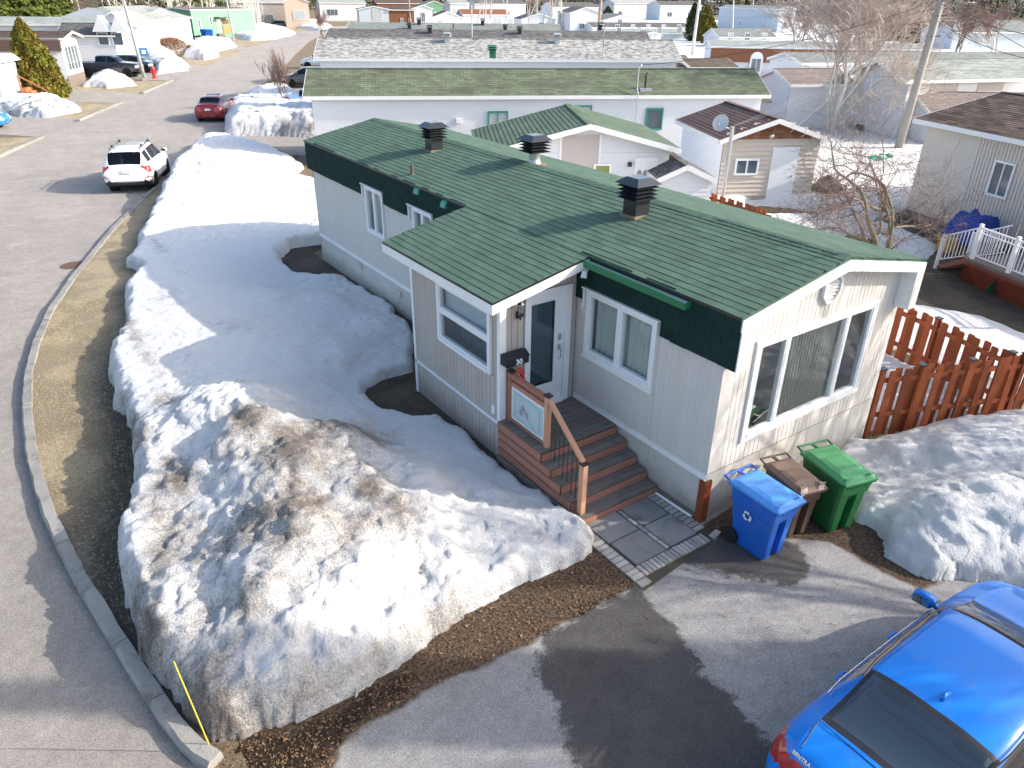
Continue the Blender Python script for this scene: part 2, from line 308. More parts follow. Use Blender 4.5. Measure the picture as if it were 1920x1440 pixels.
def curb(pts,step,w=.2,h=.14,mat=None,side=1,ref=None):
    at,mk=arclen(pts,step,.25)
    for i in range(len(mk)-1):
        s0,s1=mk[i]+.008,mk[i+1]-.008
        if s1-s0<.15: continue
        k=5 if step<2.5 else 2; mb=MB(); rows=[]; jz=random.uniform(-.012,.012); jt=random.uniform(-.012,.012)
        for j in range(k+1):
            s=s0+(s1-s0)*j/k; p=at(s); q=at(min(s+.05,mk[-1])); q0=at(max(s-.05,0)); d=(q-q0).normalized(); nn=Vector((d.y,-d.x,0))*side
            r=lambda a:random.uniform(-a,a); e=.012
            rows.append([p+Vector((0,0,-.02)),p+nn*(.0+r(e))+Vector((0,0,h*.72)),p+nn*(.035+r(e))+Vector((0,0,h+jz+r(.006))),p+nn*(w-.02+r(e))+Vector((0,0,h+jz+jt+r(.006))),p+nn*w+Vector((0,0,-.02))])
        vs=[v for r_ in rows for v in r_]; fs=[]
        for j in range(k):
            for c_ in range(4): fs.append((j*5+c_,j*5+c_+1,j*5+5+c_+1,j*5+5+c_))
        fs+=[(4,3,2,1,0),tuple(k*5+c_ for c_ in range(5))]; mb.mesh(vs,fs); mb.build('curb_stone',mat or CONC,ref)
kc=bpy.data.objects.new('curb',None); SC.collection.objects.link(kc); kc['kind']='structure'
curb([p.copy() for p in rt_edge],1.35,ref=kc,side=1)
for seg in([(150,228),(232,193)],[(270,176),(325,152)],[(-60,325),(0,297),(85,258)]):
    kc2=bpy.data.objects.new('curb',None); SC.collection.objects.link(kc2); kc2['kind']='structure'; curb([G(*p) for p in seg],3.,w=.3,side=-1,ref=kc2)
# verge: the strip of dead lawn between kerb and snow
inner=[p.copy() for p in rt_edge]
vp=[(p.x+.12,p.y) for p in inner]; SNL=[(395,1400),(450,1300),(420,1000),(420,700),(420,500),(470,400),(520,330),(560,290)]
vpoly=vp+[(G(*p).x,G(*p).y) for p in SNL[::-1]]
def gridxy(poly,res,pad=.3):
    P=np.array([(p[0],p[1]) for p in poly]); x=np.arange(P[:,0].min()-pad,P[:,0].max()+pad,res); y=np.arange(P[:,1].min()-pad,P[:,1].max()+pad,res); return np.meshgrid(x,y)
X,Y=gridxy(vpoly,.12); sd=sdist(X,Y,vpoly); mask=(sd[:-1,:-1]>-.06)&(sd[1:,1:]>-.06)&(sd[1:,:-1]>-.06)&(sd[:-1,1:]>-.06)
Z=.10+.03*fbm(X*1.5,Y*1.5)+.012*fbm(X*9,Y*9)
SNOWPX=[(395,1400),(370,1388),(335,1352),(300,1300),(268,1235),(255,1180),(240,1130),(226,1080),(221,1040),(240,1005),(258,960),(255,900),(250,850),(243,800),(225,772),(210,722),(228,650),(240,600),(236,565),(262,520),(243,505),(262,470),(276,440),(296,410),(322,365),(342,328),(362,296),(385,276),(408,268),(433,274),(500,291),(547,308),(568,316),(549,335),(555,352),(600,362),(720,372),(720,470),(640,478),(605,458),(575,462),(545,468),(523,485),(527,500),(555,514),(600,521),(640,517),(664,533),(700,552),(745,590),(775,640),(778,700),(722,713),(690,730),(690,755),(715,776),(762,785),(822,790),(862,812),(900,848),(960,888),(1018,928),(1050,968),(1092,990),(1113,1014),(1108,1036),(1040,1076),(962,1110),(900,1150),(800,1210),(700,1268),(665,1305),(600,1330),(540,1362),(450,1388)]
SNW=[G(*p) for p in SNOWPX]
sds=sdist(X,Y,SNW); grid_obj('verge',X,Y,Z,mask,VERGE,{'bare':sstep(-1.3,-.05,sds+.4*fbm(X*2,Y*2))*.9*sstep(14,6,Y)+.55*sstep(-.5,0,sds)},kind='structure')
# driveway
sheet_poly=[(-7.05,.25),(-7.05,-12),(14,-12),(14,-.3),(4.2,-.05),(0.02,-.02),(-.1,1.0),(-1.7,1.0),(-1.9,.9)]
X,Y=gridxy(sheet_poly,.07,0); sd=sdist(X,Y,sheet_poly+[(-1.9,.9)]); mask=(sd[:-1,:-1]>0)
pxp=lambda L:[(G(*p).x,G(*p).y) for p in L]
soilA=pxp([(380,1480),(390,1380),(700,1240),(1040,1050),(1130,1010),(1200,1095),(1010,1195),(760,1312),(640,1398),(600,1480)])
soilB=pxp([(1300,1000),(1400,930),(1600,930),(1700,1000),(1700,1055),(1760,1092),(1730,1108),(1620,1058),(1560,1018),(1400,1012)])
wetA=pxp([(1195,1100),(1262,1160),(1312,1262),(1400,1340),(1480,1420),(1500,1470),(1100,1470),(1062,1370),(1010,1262),(1028,1190),(1100,1140)])
wet_shadowB=pxp([(1200,1062),(1345,1000),(1500,1020),(1530,1062),(1484,1102),(1430,1092),(1300,1062)]); wetC=pxp([(380,1480),(400,1420),(560,1370),(700,1290),(780,1260),(740,1310),(620,1400),(560,1480)])  # patch by the bins paints their shadow in together with real damp
wn=.12*fbm(X*2.2,Y*2.2,5)
wet=np.maximum.reduce([sstep(-.45,.45,sdist(X,Y,p)+wn) for p in(wetA,wet_shadowB,wetC)]); soil=np.maximum.reduce([sstep(-.25,.25,sdist(X,Y,p)+wn) for p in(soilA,soilB)])
grid_obj('driveway',X,Y,.008+.004*fbm(X*.7,Y*.7),mask,DRIVE,{'wet':wet,'soil':soil},kind='structure')
sheet('lawn',[(-1.5,19,0),(-3.2,15.5,0),(-3.4,9,0),(-3.6,4,0),(-2.3,1,0),(.0,1,0),(.0,16,0),(5,20,0),(6,28,0),(2,24,0)],.004,SOIL,True)
sheet('lawn',[(8,-1.5,0),(20,-1.5,0),(20,9,0),(9,9,0),(4.3,3,0),(4.3,0,0)],.004,SOIL,True)
def lawnstrip(px,w_):
    e=[G(*p) for p in px]; sheet('lawn',[tuple(p) for p in e]+[(p.x-w_*.88,p.y+w_*.47,0) for p in e[::-1]],.006,VERGE,True)
lawnstrip([(85,258),(0,297),(-160,372)],8); lawnstrip([(232,193),(150,228)],9); lawnstrip([(325,152),(270,176)],9); lawnstrip([(468,88),(385,125)],16); lawnstrip([(600,51),(560,62),(470,87)],18)
# neighbours' driveways and lawns (flat sheets)
sheet('driveway',[(398,272),(425,252),(600,256),(900,258),(900,284),(560,292),(470,284)],.008,DRV2)
sheet('driveway',[(85,258),(150,228),(150,222),(0,216),(-80,214),(-80,250),(0,252)],.010,DRV2)
sheet('driveway',[(232,193),(272,176),(140,168),(90,172),(120,192)],.010,DRV2)
sheet('driveway',[(325,152),(385,125),(330,112),(230,108),(180,140),(280,150)],.010,DRV2)
sheet('driveway',[(470,90),(400,72),(380,70),(340,76),(440,94)],.010,DRV2)
# ------------------------------------------------------------------ snow
m,n,b=newmat('old_snow'); co=coord(n,'pos'); dt=attr(n,'dirt'); cr=attr(n,'crust')
f1=noise(n,co,5,6,.7); f2=noise(n,co,34,4,.8); f3=noise(n,co,1.1,4,.6)
c=mixc(n,f3,(.74,.745,.75),(.82,.815,.805)); d=ramp(n,mth(n,'ADD',mth(n,'MULTIPLY',dt,.41),mth(n,'ADD',mth(n,'MULTIPLY',f1,.45),mth(n,'MULTIPLY',f2,.55))),.57,.97); 
c=mixc(n,mth(n,'MULTIPLY',d,.93,clamp=True),c,(.14,.105,.075)); sp=mth(n,'MULTIPLY',ramp(n,noise(n,co,42,3,.85),.62,.68),mth(n,'MULTIPLY_ADD',dt,2.2,.22)); c=mixc(n,mth(n,'MULTIPLY',sp,.85,clamp=True),c,(.04,.035,.03))
n.links.new(c,b.inputs[0]); b.inputs['Roughness'].default_value=.6; b.inputs['Specular IOR Level'].default_value=.35
bump(n,b,mth(n,'ADD',mth(n,'MULTIPLY',f2,.6),f1),1.,.09); SNOW=m
def snowbank(label,px,ctrl,res,edge=.4,rag=.12,dirt=[],amp=.05,world=False,z0=0.,base=.12,name='snow_bank',rough=1.,cat='snow bank',edgedirt=.25,cell=None,fs=1.):
    poly=[(p[0],p[1]) for p in (px if world else [G(p[0],p[1],z0) for p in px])]
    X,Y=gridxy(poly,res,res*3); sd=sdist(X,Y,poly)+rag*fbm(X*.9/edge*.4,Y*.9/edge*.4,4)+rag*.4*fbm(X*3.5,Y*3.5,3); Xn,Yn=X*fs,Y*fs
    H=np.zeros(X.shape);Wt=np.zeros(X.shape)
    for c_ in ctrl:
        c_=tuple(c_); p=G(c_[0],c_[1],c_[2]+z0) if not world else Vector(c_[:3]); d2=(X-p.x)**2+(Y-p.y)**2+.02; wgt=1/d2**1.6; H+=wgt*c_[2]; Wt+=wgt
    H/=Wt; t=np.clip(sd/(edge*(.5+H)),0,1); prof=np.sqrt(np.clip(1-(1-t)**2,0,1)); 
    lump=fbm(Xn*1.2,Yn*1.2,3)*1.2+fbm(Xn*5+3,Yn*5,4)*.7+np.abs(fbm(Xn*3.5,Yn*3.5+7,4))*-.7; fine=fbm(Xn*10,Yn*10,3)+np.abs(fbm(Xn*6,Yn*6,3))
    R=rough if not callable(rough) else rough(X,Y)
    Z=np.where(sd>0,base*.3*prof+H*prof+amp*.8*R*lump*prof+amp*.48*R*fine*prof,-.06)+z0; q_=np.clip(sd*6+.3,0,1); X0=X; X=X+amp*1.1*fbm(X*4.5+Z*5,Y*4.5-Z*3,4)*q_; Y=Y+amp*1.1*fbm(X0*4.5+50-Z*4,Y*4.5+Z*5,4)*q_
    dirtm=np.full(X.shape,.05)
    for q in dirt:
        p=G(q[0],q[1],q[2]); r=q[3]; k=np.exp(-(((X-p.x)/r)**2+((Y-p.y)/(q[5] if len(q)>5 else r))**2)); dirtm=np.maximum(dirtm,q[4]*k)
    dirtm=dirtm+edgedirt*sstep(edge*1.3,0,sd); dirtm=dirtm*(.75+.8*fbm(X*1.7,Y*1.7,4)+.3)
    mask=(sd[:-1,:-1]>-res*2)&(sd[1:,1:]>-res*2)
    o=grid_obj(name,X,Y,Z,mask,SNOW,{'dirt':np.clip(dirtm,0,1)}); tag(o,label,cat); return o
MAINC=[(600,1240,.5),(450,1300,.5),(345,1240,.6),(330,1150,.75),(300,1050,.7),(330,950,.8),(320,850,.8),(290,740,.65),(420,740,1.15),(470,790,1.3),(550,850,1.25),(620,800,1.),(650,900,1.05),(560,960,1.25),(500,1060,1.05),(650,1050,1.),(700,950,.95),(560,1150,.8),(780,900,.7),(800,1000,.7),(900,1000,.42),(960,1020,.32),(1020,1000,.22),(900,920,.26),(780,830,.15),(820,820,.12),(870,850,.1),(920,880,.1),(960,905,.12),(1000,930,.12),(740,800,.12),(660,790,.45),(700,720,.15),(700,700,.2),(560,530,.08),(600,535,.1),(640,530,.08),(680,555,.12),(720,590,.12),(760,640,.12),(620,660,.5),(520,660,.6),(420,640,.65),(300,620,.6),(350,560,.5),(480,560,.45),(600,560,.35),(700,600,.3),(420,470,.4),(520,440,.35),(330,470,.45),(350,400,.6),(420,380,.55),(520,390,.35),(370,340,1.),(395,292,1.25),(415,300,1.2),(460,310,.85),(500,330,.5),(540,320,.2),(800,1120,.5),(950,1060,.4),(700,1180,.5)]
# dirt falls off the plough: brown heap and grey edge
MD=[(540,830,1.2,1.3,.95,1.5),(600,950,1.1,1.5,.75,1.5),(500,980,1.,1.2,.7,1.2),(650,780,1.,.9,1.,.7),(330,960,.8,.55,.7,2.2),(280,860,.5,.3,.6,2.5),(285,1180,.5,.3,.6,1.5),(330,1330,.3,.4,.6,.5),(250,640,.3,.25,.6,4.),(300,470,.3,.3,.35,4.),(480,1120,.8,1.5,.55,1.),(720,960,.9,.8,.7,.7),(700,1060,.8,1.2,.45,.7),(380,1250,.6,.7,.6,.6),(550,1290,.4,1.5,.5,.35),(420,620,.6,2.,.3,2.),(300,560,.4,.6,.35,3.),(470,790,1.2,.55,1.,.8),(560,860,1.2,.8,1.,.9),(620,790,1.,.7,.95,.6),(560,960,1.2,.7,.7,.8),(650,980,1.,.45,.8,.5),(680,920,1.,.4,.95,.4),(600,1020,1.,.7,.45,.5),(330,900,.8,.4,.75,1.4),(300,1060,.7,.35,.6,.9),(310,760,.7,.35,.6,1.),(300,1200,.6,.35,.5,.6),(420,1290,.5,.8,.5,.3),(600,1280,.4,.9,.3,.25),(800,1170,.3,1.2,.25,.2),(280,640,.5,.4,.3,1.),(400,315,1.1,.5,.4,1.2),(450,380,.6,.9,.22,2.),(700,900,1.,.3,.6,.3),(650,740,.5,1.,.22,.4),(450,1150,.8,1.,.35,.8)]
def mrough(X,Y): return .5+.75*sstep(-2.2,-4.6,X)*sstep(10,5,Y)+.25*sstep(3.5,2.0,Y)*(X<0)+.35*sstep(20,25,Y)
o=snowbank('largest snow bank, with a brown dirty mound, between the kerb and the green roofed home',SNOWPX,MAINC,.048,edge=.26,rag=.14,dirt=MD,amp=.085,rough=mrough,edgedirt=.3)
RBPX=[(1575,828),(1626,832),(1682,822),(1740,812),(1813,800),(1867,793),(1900,793),(1960,800),(2150,830),(2300,1000),(2150,1150),(1950,1110),(1793,1088),(1748,1091),(1702,1073),(1656,1046),(1657,1014),(1638,993),(1600,978),(1612,920),(1560,870)]
snowbank('clumpy snow bank beside the green wheeled bin below the cedar fence',RBPX,[(1620,860,.08),(1640,900,.2),(1650,870,.2),(1700,850,.35),(1800,840,.6),(1890,820,.65),(1650,940,.3),(1720,960,.55),(1800,950,.7),(1900,930,.8),(1700,1040,.35),(1800,1050,.5),(1900,1040,.5),(2100,950,.8)],.05,edge=.85,rag=.12,dirt=[(1800,900,.6,.9,.25),(1900,880,.6,.7,.3),(1720,1000,.4,.5,.2)],amp=.085,rough=.8,edgedirt=.1)
snowbank('tall snow bank with dirty layered face beside the red sedan',[(426,254),(424,228),(428,205),(445,185),(490,168),(540,167),(570,185),(650,205),(760,215),(760,250),(590,257)],[(450,215,1.3),(500,205,1.1),(560,215,1.25),(600,215,1.3),(470,190,.7),(520,178,.4),(700,225,1.3)],.2,edge=.9,rag=.2,dirt=[(520,250,.3,6,.35,1.2),(600,240,.3,3,.5,1.5)],amp=.26,edgedirt=.35,fs=.5)
for lab,px,ct,dd in[('snow heap beside the tall cedar shrub at the far left',[(10,212),(40,219),(90,221),(146,209),(130,195),(110,180),(70,172),(40,180),(-30,190),(-60,212)],[(70,190,1.2),(45,200,1.),(110,198,.8),(-20,205,.6)],[]),
 ('rounded snow heap in front of the black pickup truck',[(155,163),(205,167),(252,161),(246,150),(215,143),(180,146)],[(200,147,1.5),(215,150,1.5),(230,155,.8)],[]),
 ('snow heap sloping down from the white hip roofed house to its driveway',[(255,128),(300,139),(350,133),(345,118),(310,102),(270,95),(258,105)],[(285,110,2.),(310,120,1.4),(270,102,2.)],[(300,115,1,3,.45)]),
 ('dark streaked snow heap left of the mint green home',[(350,108),(385,114),(412,107),(405,96),(380,88),(352,92)],[(375,98,2.),(395,100,1.8)],[(365,100,1,2.5,.7)]),
 ('low snow strip behind the dark streaked heap',[(370,92),(405,99),(445,87),(420,77),(385,74),(360,82)],[(395,86,1.4),(420,84,1.)],[]),
 ('wide snow heap in front of the mint green home and its lamp post',[(433,69),(470,77),(515,74),(556,64),(530,57),(490,50),(455,58)],[(490,58,3.2),(505,61,2.2),(460,66,1.2),(530,63,1.)],[(480,62,2,4,.25)]),
 ('snow strip in front of the beige house in the distance',[(535,50),(600,58),(620,50),(600,42),(545,40)],[(600,46,3.),(560,46,1.)],[])]:
    ct=[(a_,b__,c__*.72) for a_,b__,c__ in ct]; far=G(*px[0]).y; r_=.2 if far<60 else .35
    snowbank(lab,px,ct,r_,edge=1.5,rag=.6,dirt=dd+[(px[0][0]*.5+px[1][0]*.5,px[0][1],.3,3,.3)],amp=.38,edgedirt=.3,fs=.32)
# snow cover of the back yards: one continuous low sheet, plus the strip inside the fenced side yard
def snowcover(name,poly,z,res,holes=[]):
    X,Y=gridxy(poly,res,res*2); sd=sdist(X,Y,poly)+.5*fbm(X*.5,Y*.5,5)
    for hp,rr in holes: sd=np.minimum(sd,np.hypot(X-hp[0],Y-hp[1])-rr+.5*fbm(X*.7,Y*.7))
    Z=np.where(sd>0,z*np.clip(sd/.5,0,1)**.6+.06*fbm(X*.8,Y*.8)*np.clip(sd,0,1)+.02*fbm(X*4,Y*4)*np.clip(sd*3,0,1),-.05); mask=(sd[:-1,:-1]>-res*1.5)
    o=grid_obj(name,X,Y,Z,mask,SNOW,{'dirt':.07+.1*np.abs(fbm(X,Y))},kind='structure'); return o
snowcover('yard_snow',[(4.35,.1),(7.9,-.7),(8.1,2),(8.6,8),(10,20),(6.5,24),(4.35,16)],.28,.12)
snowcover('yard_snow',[(8.4,1.6),(9.2,-2.2),(10.6,-3),(12.3,1.7),(11.6,3.2),(9.5,5.5),(8.6,5)],.12,.08)
snowcover('yard_snow',[(8.6,5),(12,3.6),(14.5,4.5),(17.5,5.5),(19,8.5),(15,9.5),(11,11),(9.5,13)],.16,.12,[((12.4,5.6),1.0),((15.6,7.6),.9),((11,8.6),.7)])
snowcover('yard_snow',[(13.2,9.5),(15,8),(22,9),(26,4),(60,0),(70,30),(38,33),(26,18.5),(14,22),(10.5,17),(12,12)],.4,.25,[((16.5,11.2),1.2)])
snowcover('yard_snow',[(9,34),(32,20),(60,20),(90,40),(75,75),(45,62),(14,58)],.3,.6)
snowcover('yard_snow',[(70,75),(90,40),(160,60),(260,200),(150,230),(60,130)],.3,2.5)
# ------------------------------------------------------------------ wall and roof builders
def strips(prof,holes,zb,zt):
    """vertical profile strips: prof [(u,d)], holes [(u0,u1,z0,z1)], zt(u) -> list of quads ((u,d,z) x4)"""
    us=dict(prof)
    P=sorted(prof); xs=[p[0] for p in P]; ds=[p[1] for p in P]
    for h in holes:
        for u in h[:2]:
            if xs[0]<u<xs[-1] and all(abs(u-x)>1e-4 for x in xs): P.append((u,float(np.interp(u,xs,ds))))
    P=sorted(P); out=[]
    for (a,da),(b_,db) in zip(P[:-1],P[1:]):
        if b_-a<1e-6 and abs(da-db)<1e-6: continue
        m_=(a+b_)/2; hs=sorted([(h[2],h[3]) for h in holes if h[0]-1e-6<m_<h[1]+1e-6]); z=zb
        for h0,h1 in hs:
            if h0>z: out.append(((a,da,z),(b_,db,z),(b_,db,h0),(a,da,h0)))
            z=max(z,h1)
        ta,tb=zt(a),zt(b_)
        if min(ta,tb)>z: out.append(((a,da,z),(b_,db,z),(b_,db,tb),(a,da,ta)))
    return out
def groove_panels(parent,name,mat,o,u,nrm,u0,u1,pitch,zb,zt,holes=[],step=1.22,gd=.006,gw=.012,jt=.012,start=0,thick=.03):
    o=Vector(o);u=Vector(u);nrm=Vector(nrm); a=u0
    f=lambda p:o+u*p[0]+nrm*(p[1])+Vector((0,0,p[2]))
    while a<u1-1e-3:
        b_=min(a+step,u1)
        if u1-b_<.2: b_=u1
        A,B=a+.003,b_-.003; prof=[(A,-.02),(A+1e-5,0)]; g=a+start+pitch
        while g<B-gw-.01:
            prof+=[(g-gw/2,0),(g-gw/2+.003,-gd),(g+gw/2-.003,-gd),(g+gw/2,0)]; g+=pitch
        prof+=[(B-1e-5,0),(B,-.02)]; full=[h for h in holes if h[0]<=A+.01 and h[1]>=B-.01]; rg=[(zb,zt)]
        if full: h=full[0]; rg=[(zb,lambda u,h=h:h[2]),(h[3],zt)]
        for z_0,z_t in rg:
            mb=MB()
            for q in strips(prof,[h for h in holes if h not in full],z_0,z_t): mb.face([f(p) for p in q])
            if mb.f: mb.build(name,mat,parent)
        a=b_
def lap_wall(mb,o,u,nrm,L,zb,zt,holes=[],lap=.11,d=.02,gable=None):
    """horizontal clapboard wall; gable(z)->(umin,umax) clips rows"""
    o=Vector(o);u=Vector(u);nrm=Vector(nrm); z=zb
    while z<zt-1e-4:
        z1=min(z+lap,zt); r0=gable(z) if gable else (0,L); r1=gable(z1) if gable else (0,L)
        if r0[1]-r0[0]<.05: break
        cuts=sorted([(h[0],h[1]) for h in holes if h[2]<(z+z1)/2<h[3]]); segs=[];a0=None
        ua=r0[0];ub=r1[0]
        for c0,c1 in cuts: segs.append((ua,c0,ub,c0)); ua=ub=c1
        segs.append((ua,r0[1],ub,r1[1]))
        for a,b_,c_,e in segs:
            if b_-a<.01: continue
            P=lambda uu,dd,zz:o+u*uu+nrm*dd+Vector((0,0,zz))
            mb.face([P(a,d,z),P(b_,d,z),P(max(e,c_),0.002,z1),P(c_,0.002,z1)]); mb.face([P(a,0,z),P(b_,0,z),P(b_,d,z),P(a,d,z)])
        z=z1
def shingle_mesh(w,l,t,name='shingle'):
    # tapered tab: local x along course, y up-slope, z out
    mb=MB(); mb.hexa([(0,0,0),(w,0,0),(w,l,0),(0,l,0)],[(0,0,t),(w,0,t),(w,l,.002),(0,l,.002)]); me=bpy.data.meshes.new(name); me.from_pydata(mb.v,[],mb.f); return me
def shingle_field(parent,name,mat,o,u,v,nrm,U,V,course=.143,tab=.33,limit=300,used=None,skip=None,t=.011,keep=None,jit=.003):
    """o eave corner; u along course; v up slope. returns list of placements"""
    o=Vector(o);u=Vector(u).normalized();v=Vector(v).normalized();nrm=Vector(nrm).normalized(); out=[]
    r=0;y=0
    while y<V-.01:
        off=(r%2)*tab/2+random.uniform(-.04,.04); x=-off
        cl=min(course+.05,V-y+.0)
        while x<U-.005:
            a=max(x,0);b_=min(x+tab,U)
            if b_-a>.03 and not(skip and skip((a+b_)/2,y+course/2)): out.append((o+u*(a+.0015)+v*(y+random.uniform(-jit,jit))+nrm*.004,b_-a-.004,min(cl,course+.05),u,v,nrm,t*random.uniform(.85,1.25)))
            x+=tab
        y+=course; r+=1
    return out
def place_shingles(parent,name,mat,L,limit):
    cp=Vector(CC); L=sorted(L,key=lambda q:(q[0]-cp).length); cache={}; inv=parent.matrix_world.inverted() if parent else Matrix()
    for q in L[:limit]:
        k=(round(q[1],2),round(q[6],3))
        if k not in cache: me=shingle_mesh(q[1],q[2],q[6],name); me.materials.append(mat); cache[k]=me
        o=link(name,cache[k],parent); o.matrix_basis=Matrix(((q[3].x,q[4].x,q[5].x,q[0].x),(q[3].y,q[4].y,q[5].y,q[0].y),(q[3].z,q[4].z,q[5].z,q[0].z),(0,0,0,1)))
    if L[limit:]:
        mb=MB()
        for p,w_,l,u,v,n_,t in L[limit:]:
            f=lambda a,b_,c_:p+u*a+v*b_+n_*c_
            mb.hexa([f(0,0,0),f(w_,0,0),f(w_,l,0),f(0,l,0)],[f(0,0,t),f(w_,0,t),f(w_,l,.002),f(0,l,.002)])
        mb.build(name,mat,parent,kind='stuff')
def text_obj(name,s,size,mat,parent,mw,ext=.004,bold=False):
    cu=bpy.data.curves.new(name,'FONT'); cu.body=s; cu.size=size; cu.extrude=ext; cu.align_x='CENTER'; cu.align_y='CENTER'
    if bold: cu.offset=size*.02
    t=bpy.data.objects.new('tmp',cu); SC.collection.objects.link(t); bpy.context.view_layer.update()
    me=bpy.data.meshes.new_from_object(t.evaluated_get(bpy.context.evaluated_depsgraph_get())); bpy.data.objects.remove(t); me.materials.clear(); me.materials.append(mat); me.name=name
    o=link(name,me,parent); o.matrix_basis=mw; return o
def mbasis(x,y,z,p): return Matrix(((x[0],y[0],z[0],p[0]),(x[1],y[1],z[1],p[1]),(x[2],y[2],z[2],p[2]),(0,0,0,1)))
ROOMG=M('room_paint',(.22,.22,.21),.9)
# ------------------------------------------------------------------ windows set in a wall (local frame: u along wall, n outward)
def window(parent,o,u,nrm,u0,u1,z0,z1,fw=.06,muls=(),hm=(),depth=.05,out=.02,framemat=None,glassmat=None,back=None,curtains=None,recess=.12,name='window',label=None,flush=False):
    framemat=framemat or WHITE; glassmat=glassmat or GLASS; o=Vector(o);u=Vector(u);nrm=Vector(nrm)
    F=lambda a,d,z:o+u*a+nrm*d+Vector((0,0,z))
    def bx(mb,a,b_,d0,d1,za,zb_): mb.hexa([F(a,d0,za),F(b_,d0,za),F(b_,d1,za),F(a,d1,za)],[F(a,d0,zb_),F(b_,d0,zb_),F(b_,d1,zb_),F(a,d1,zb_)])
    mb=MB(); bx(mb,u0,u0+fw,-depth,out,z0,z1); bx(mb,u1-fw,u1,-depth,out,z0,z1); bx(mb,u0+fw,u1-fw,-depth,out-.002,z1-fw,z1); bx(mb,u0+fw,u1-fw,-depth,out+.012,z0,z0+fw)
    for m_ in muls: bx(mb,m_-fw*.45,m_+fw*.45,-depth+.004,out-.006,z0+fw,z1-fw)
    for h in hm: bx(mb,u0+fw,u1-fw,-depth+.006,out-.004,h-fw*.4,h+fw*.4)
    w_=mb.build(name,framemat,parent,label=label)
    cuts=[u0+fw]+[x for m_ in muls for x in(m_-fw*.45,m_+fw*.45)]+[u1-fw]; zc=[z0+fw]+[x for h in hm for x in(h-fw*.4,h+fw*.4)]+[z1-fw]
    for i in range(0,len(cuts),2):
        for j in range(0,len(zc),2):
            # slim inner sash
            a,b_,c_,e=cuts[i],cuts[i+1],zc[j],zc[j+1]; s=fw*.42; mb=MB(); d0,d1=-depth+.0,out-.014
            if fw>.03:
                bx(mb,a,a+s,d0,d1,c_,e); bx(mb,b_-s,b_,d0,d1,c_,e); bx(mb,a+s,b_-s,d0,d1-.001,e-s,e); bx(mb,a+s,b_-s,d0,d1-.001,c_,c_+s); mb.build('sash',framemat,w_)
            mb=MB(); g=-.012 if not flush else out-.01; mb.face([F(a,g,c_),F(b_,g,c_),F(b_,g,e),F(a,g,e)]); mb.build('pane',glassmat,w_)
    mb=MB(); r=-recess
    mb.face([F(u0,r,z0),F(u1,r,z0),F(u1,r,z1),F(u0,r,z1)])
    for a in(u0,u1): mb.face([F(a,r,z0),F(a,-.01,z0),F(a,-.01,z1),F(a,r,z1)])
    for z in(z0,z1): mb.face([F(u0,r,z),F(u1,r,z),F(u1,-.01,z),F(u0,-.01,z)])
    mb.build('window_recess',back or ROOMG,w_)
    return w_
def curtain(parent,o,u,nrm,u0,u1,z0,z1,d,mat,pitch=.09,amp=.018,name='curtain'):
    o=Vector(o);u=Vector(u);nrm=Vector(nrm); mb=MB(); n_=max(4,int((u1-u0)/pitch*8)); ph=random.random()*6
    pts=[(u0+(u1-u0)*i/n_,amp*math.sin(2*math.pi*i/8+ph+.6*math.sin(i*.13))) for i in range(n_+1)]
    for (a,da),(b_,db) in zip(pts[:-1],pts[1:]):
        P=lambda uu,dd,zz:o+u*uu+nrm*(d+dd)+Vector((0,0,zz)); mb.face([P(a,da,z0),P(b_,db,z0),P(b_,db,z1),P(a,da,z1)])
    return mb.build(name,mat,parent,smooth=True)
# ------------------------------------------------------------------ the mobile home with the green roof
W,L=4.27,15.227; ZE,ZR=3.483,3.914; YF,YB=-.23,15.48; XE=-.075
H=thing('mobile_home','long beige mobile home with green shingled roof and porch room, number 30, in the foreground','mobile home')
zb=.863; NX=(-1,0,0); NY=(0,-1,0)
FWIN=(1.267,2.902,1.749,2.916); W1=(10.6,11.6,1.79,2.96); W2=(8.14,9.05,2.0,2.97)
groove_panels(H,'siding_panel',SID,(0,0,0),(0,1,0),NX,0,L,.105,zb,lambda u:3.4,[FWIN,W1,W2,(3.2,6.1,.6,3.2)],gd=.004,gw=.009)
rz=lambda x:ZE-.07+(ZR-ZE)*(1-abs(x-W/2)/(W/2))
GW=(.677,3.573,1.275,2.867)
groove_panels(H,'siding_panel',SID,(0,0,0),(1,0,0),NY,0,W,.105,zb+.02,rz,[GW],gd=.006,gw=.012,start=.18)
groove_panels(H,'skirt_panel',SKIRT,(0,0,0),(1,0,0),NY,.0,W,.4,0,lambda u:zb+.012,[],gd=.003,gw=.006,step=1.22)
groove_panels(H,'skirt_panel',SKIRT,(.02,0,0),(0,1,0),NX,0,3.17,5,-.02,lambda u:.775); groove_panels(H,'skirt_panel',SKIRT,(.02,0,0),(0,1,0),NX,6.2,L,5,-.02,lambda u:.775)
mb=MB(); mb.box((-.022,.0,.77),(.02,3.165,.80)); mb.box((-.012,0,.80),(.02,3.165,zb)); mb.box((-.022,6.2,.77),(.02,L,.80)); mb.box((-.012,6.2,.80),(.02,L,zb)); mb.build('skirt_band',TRIM,H)
mb=MB(); mb.box((4.268,.0,0),(4.30,L,3.45)); mb.face([(0,L,0),(W,L,0),(W,L,3.45),(W/2,L,3.85),(0,L,3.45)]); mb.box((-.0,L-.03,0),(.03,L,3.4)); mb.build('wall',SID,H)
for y in(14.2,12.35,): pass
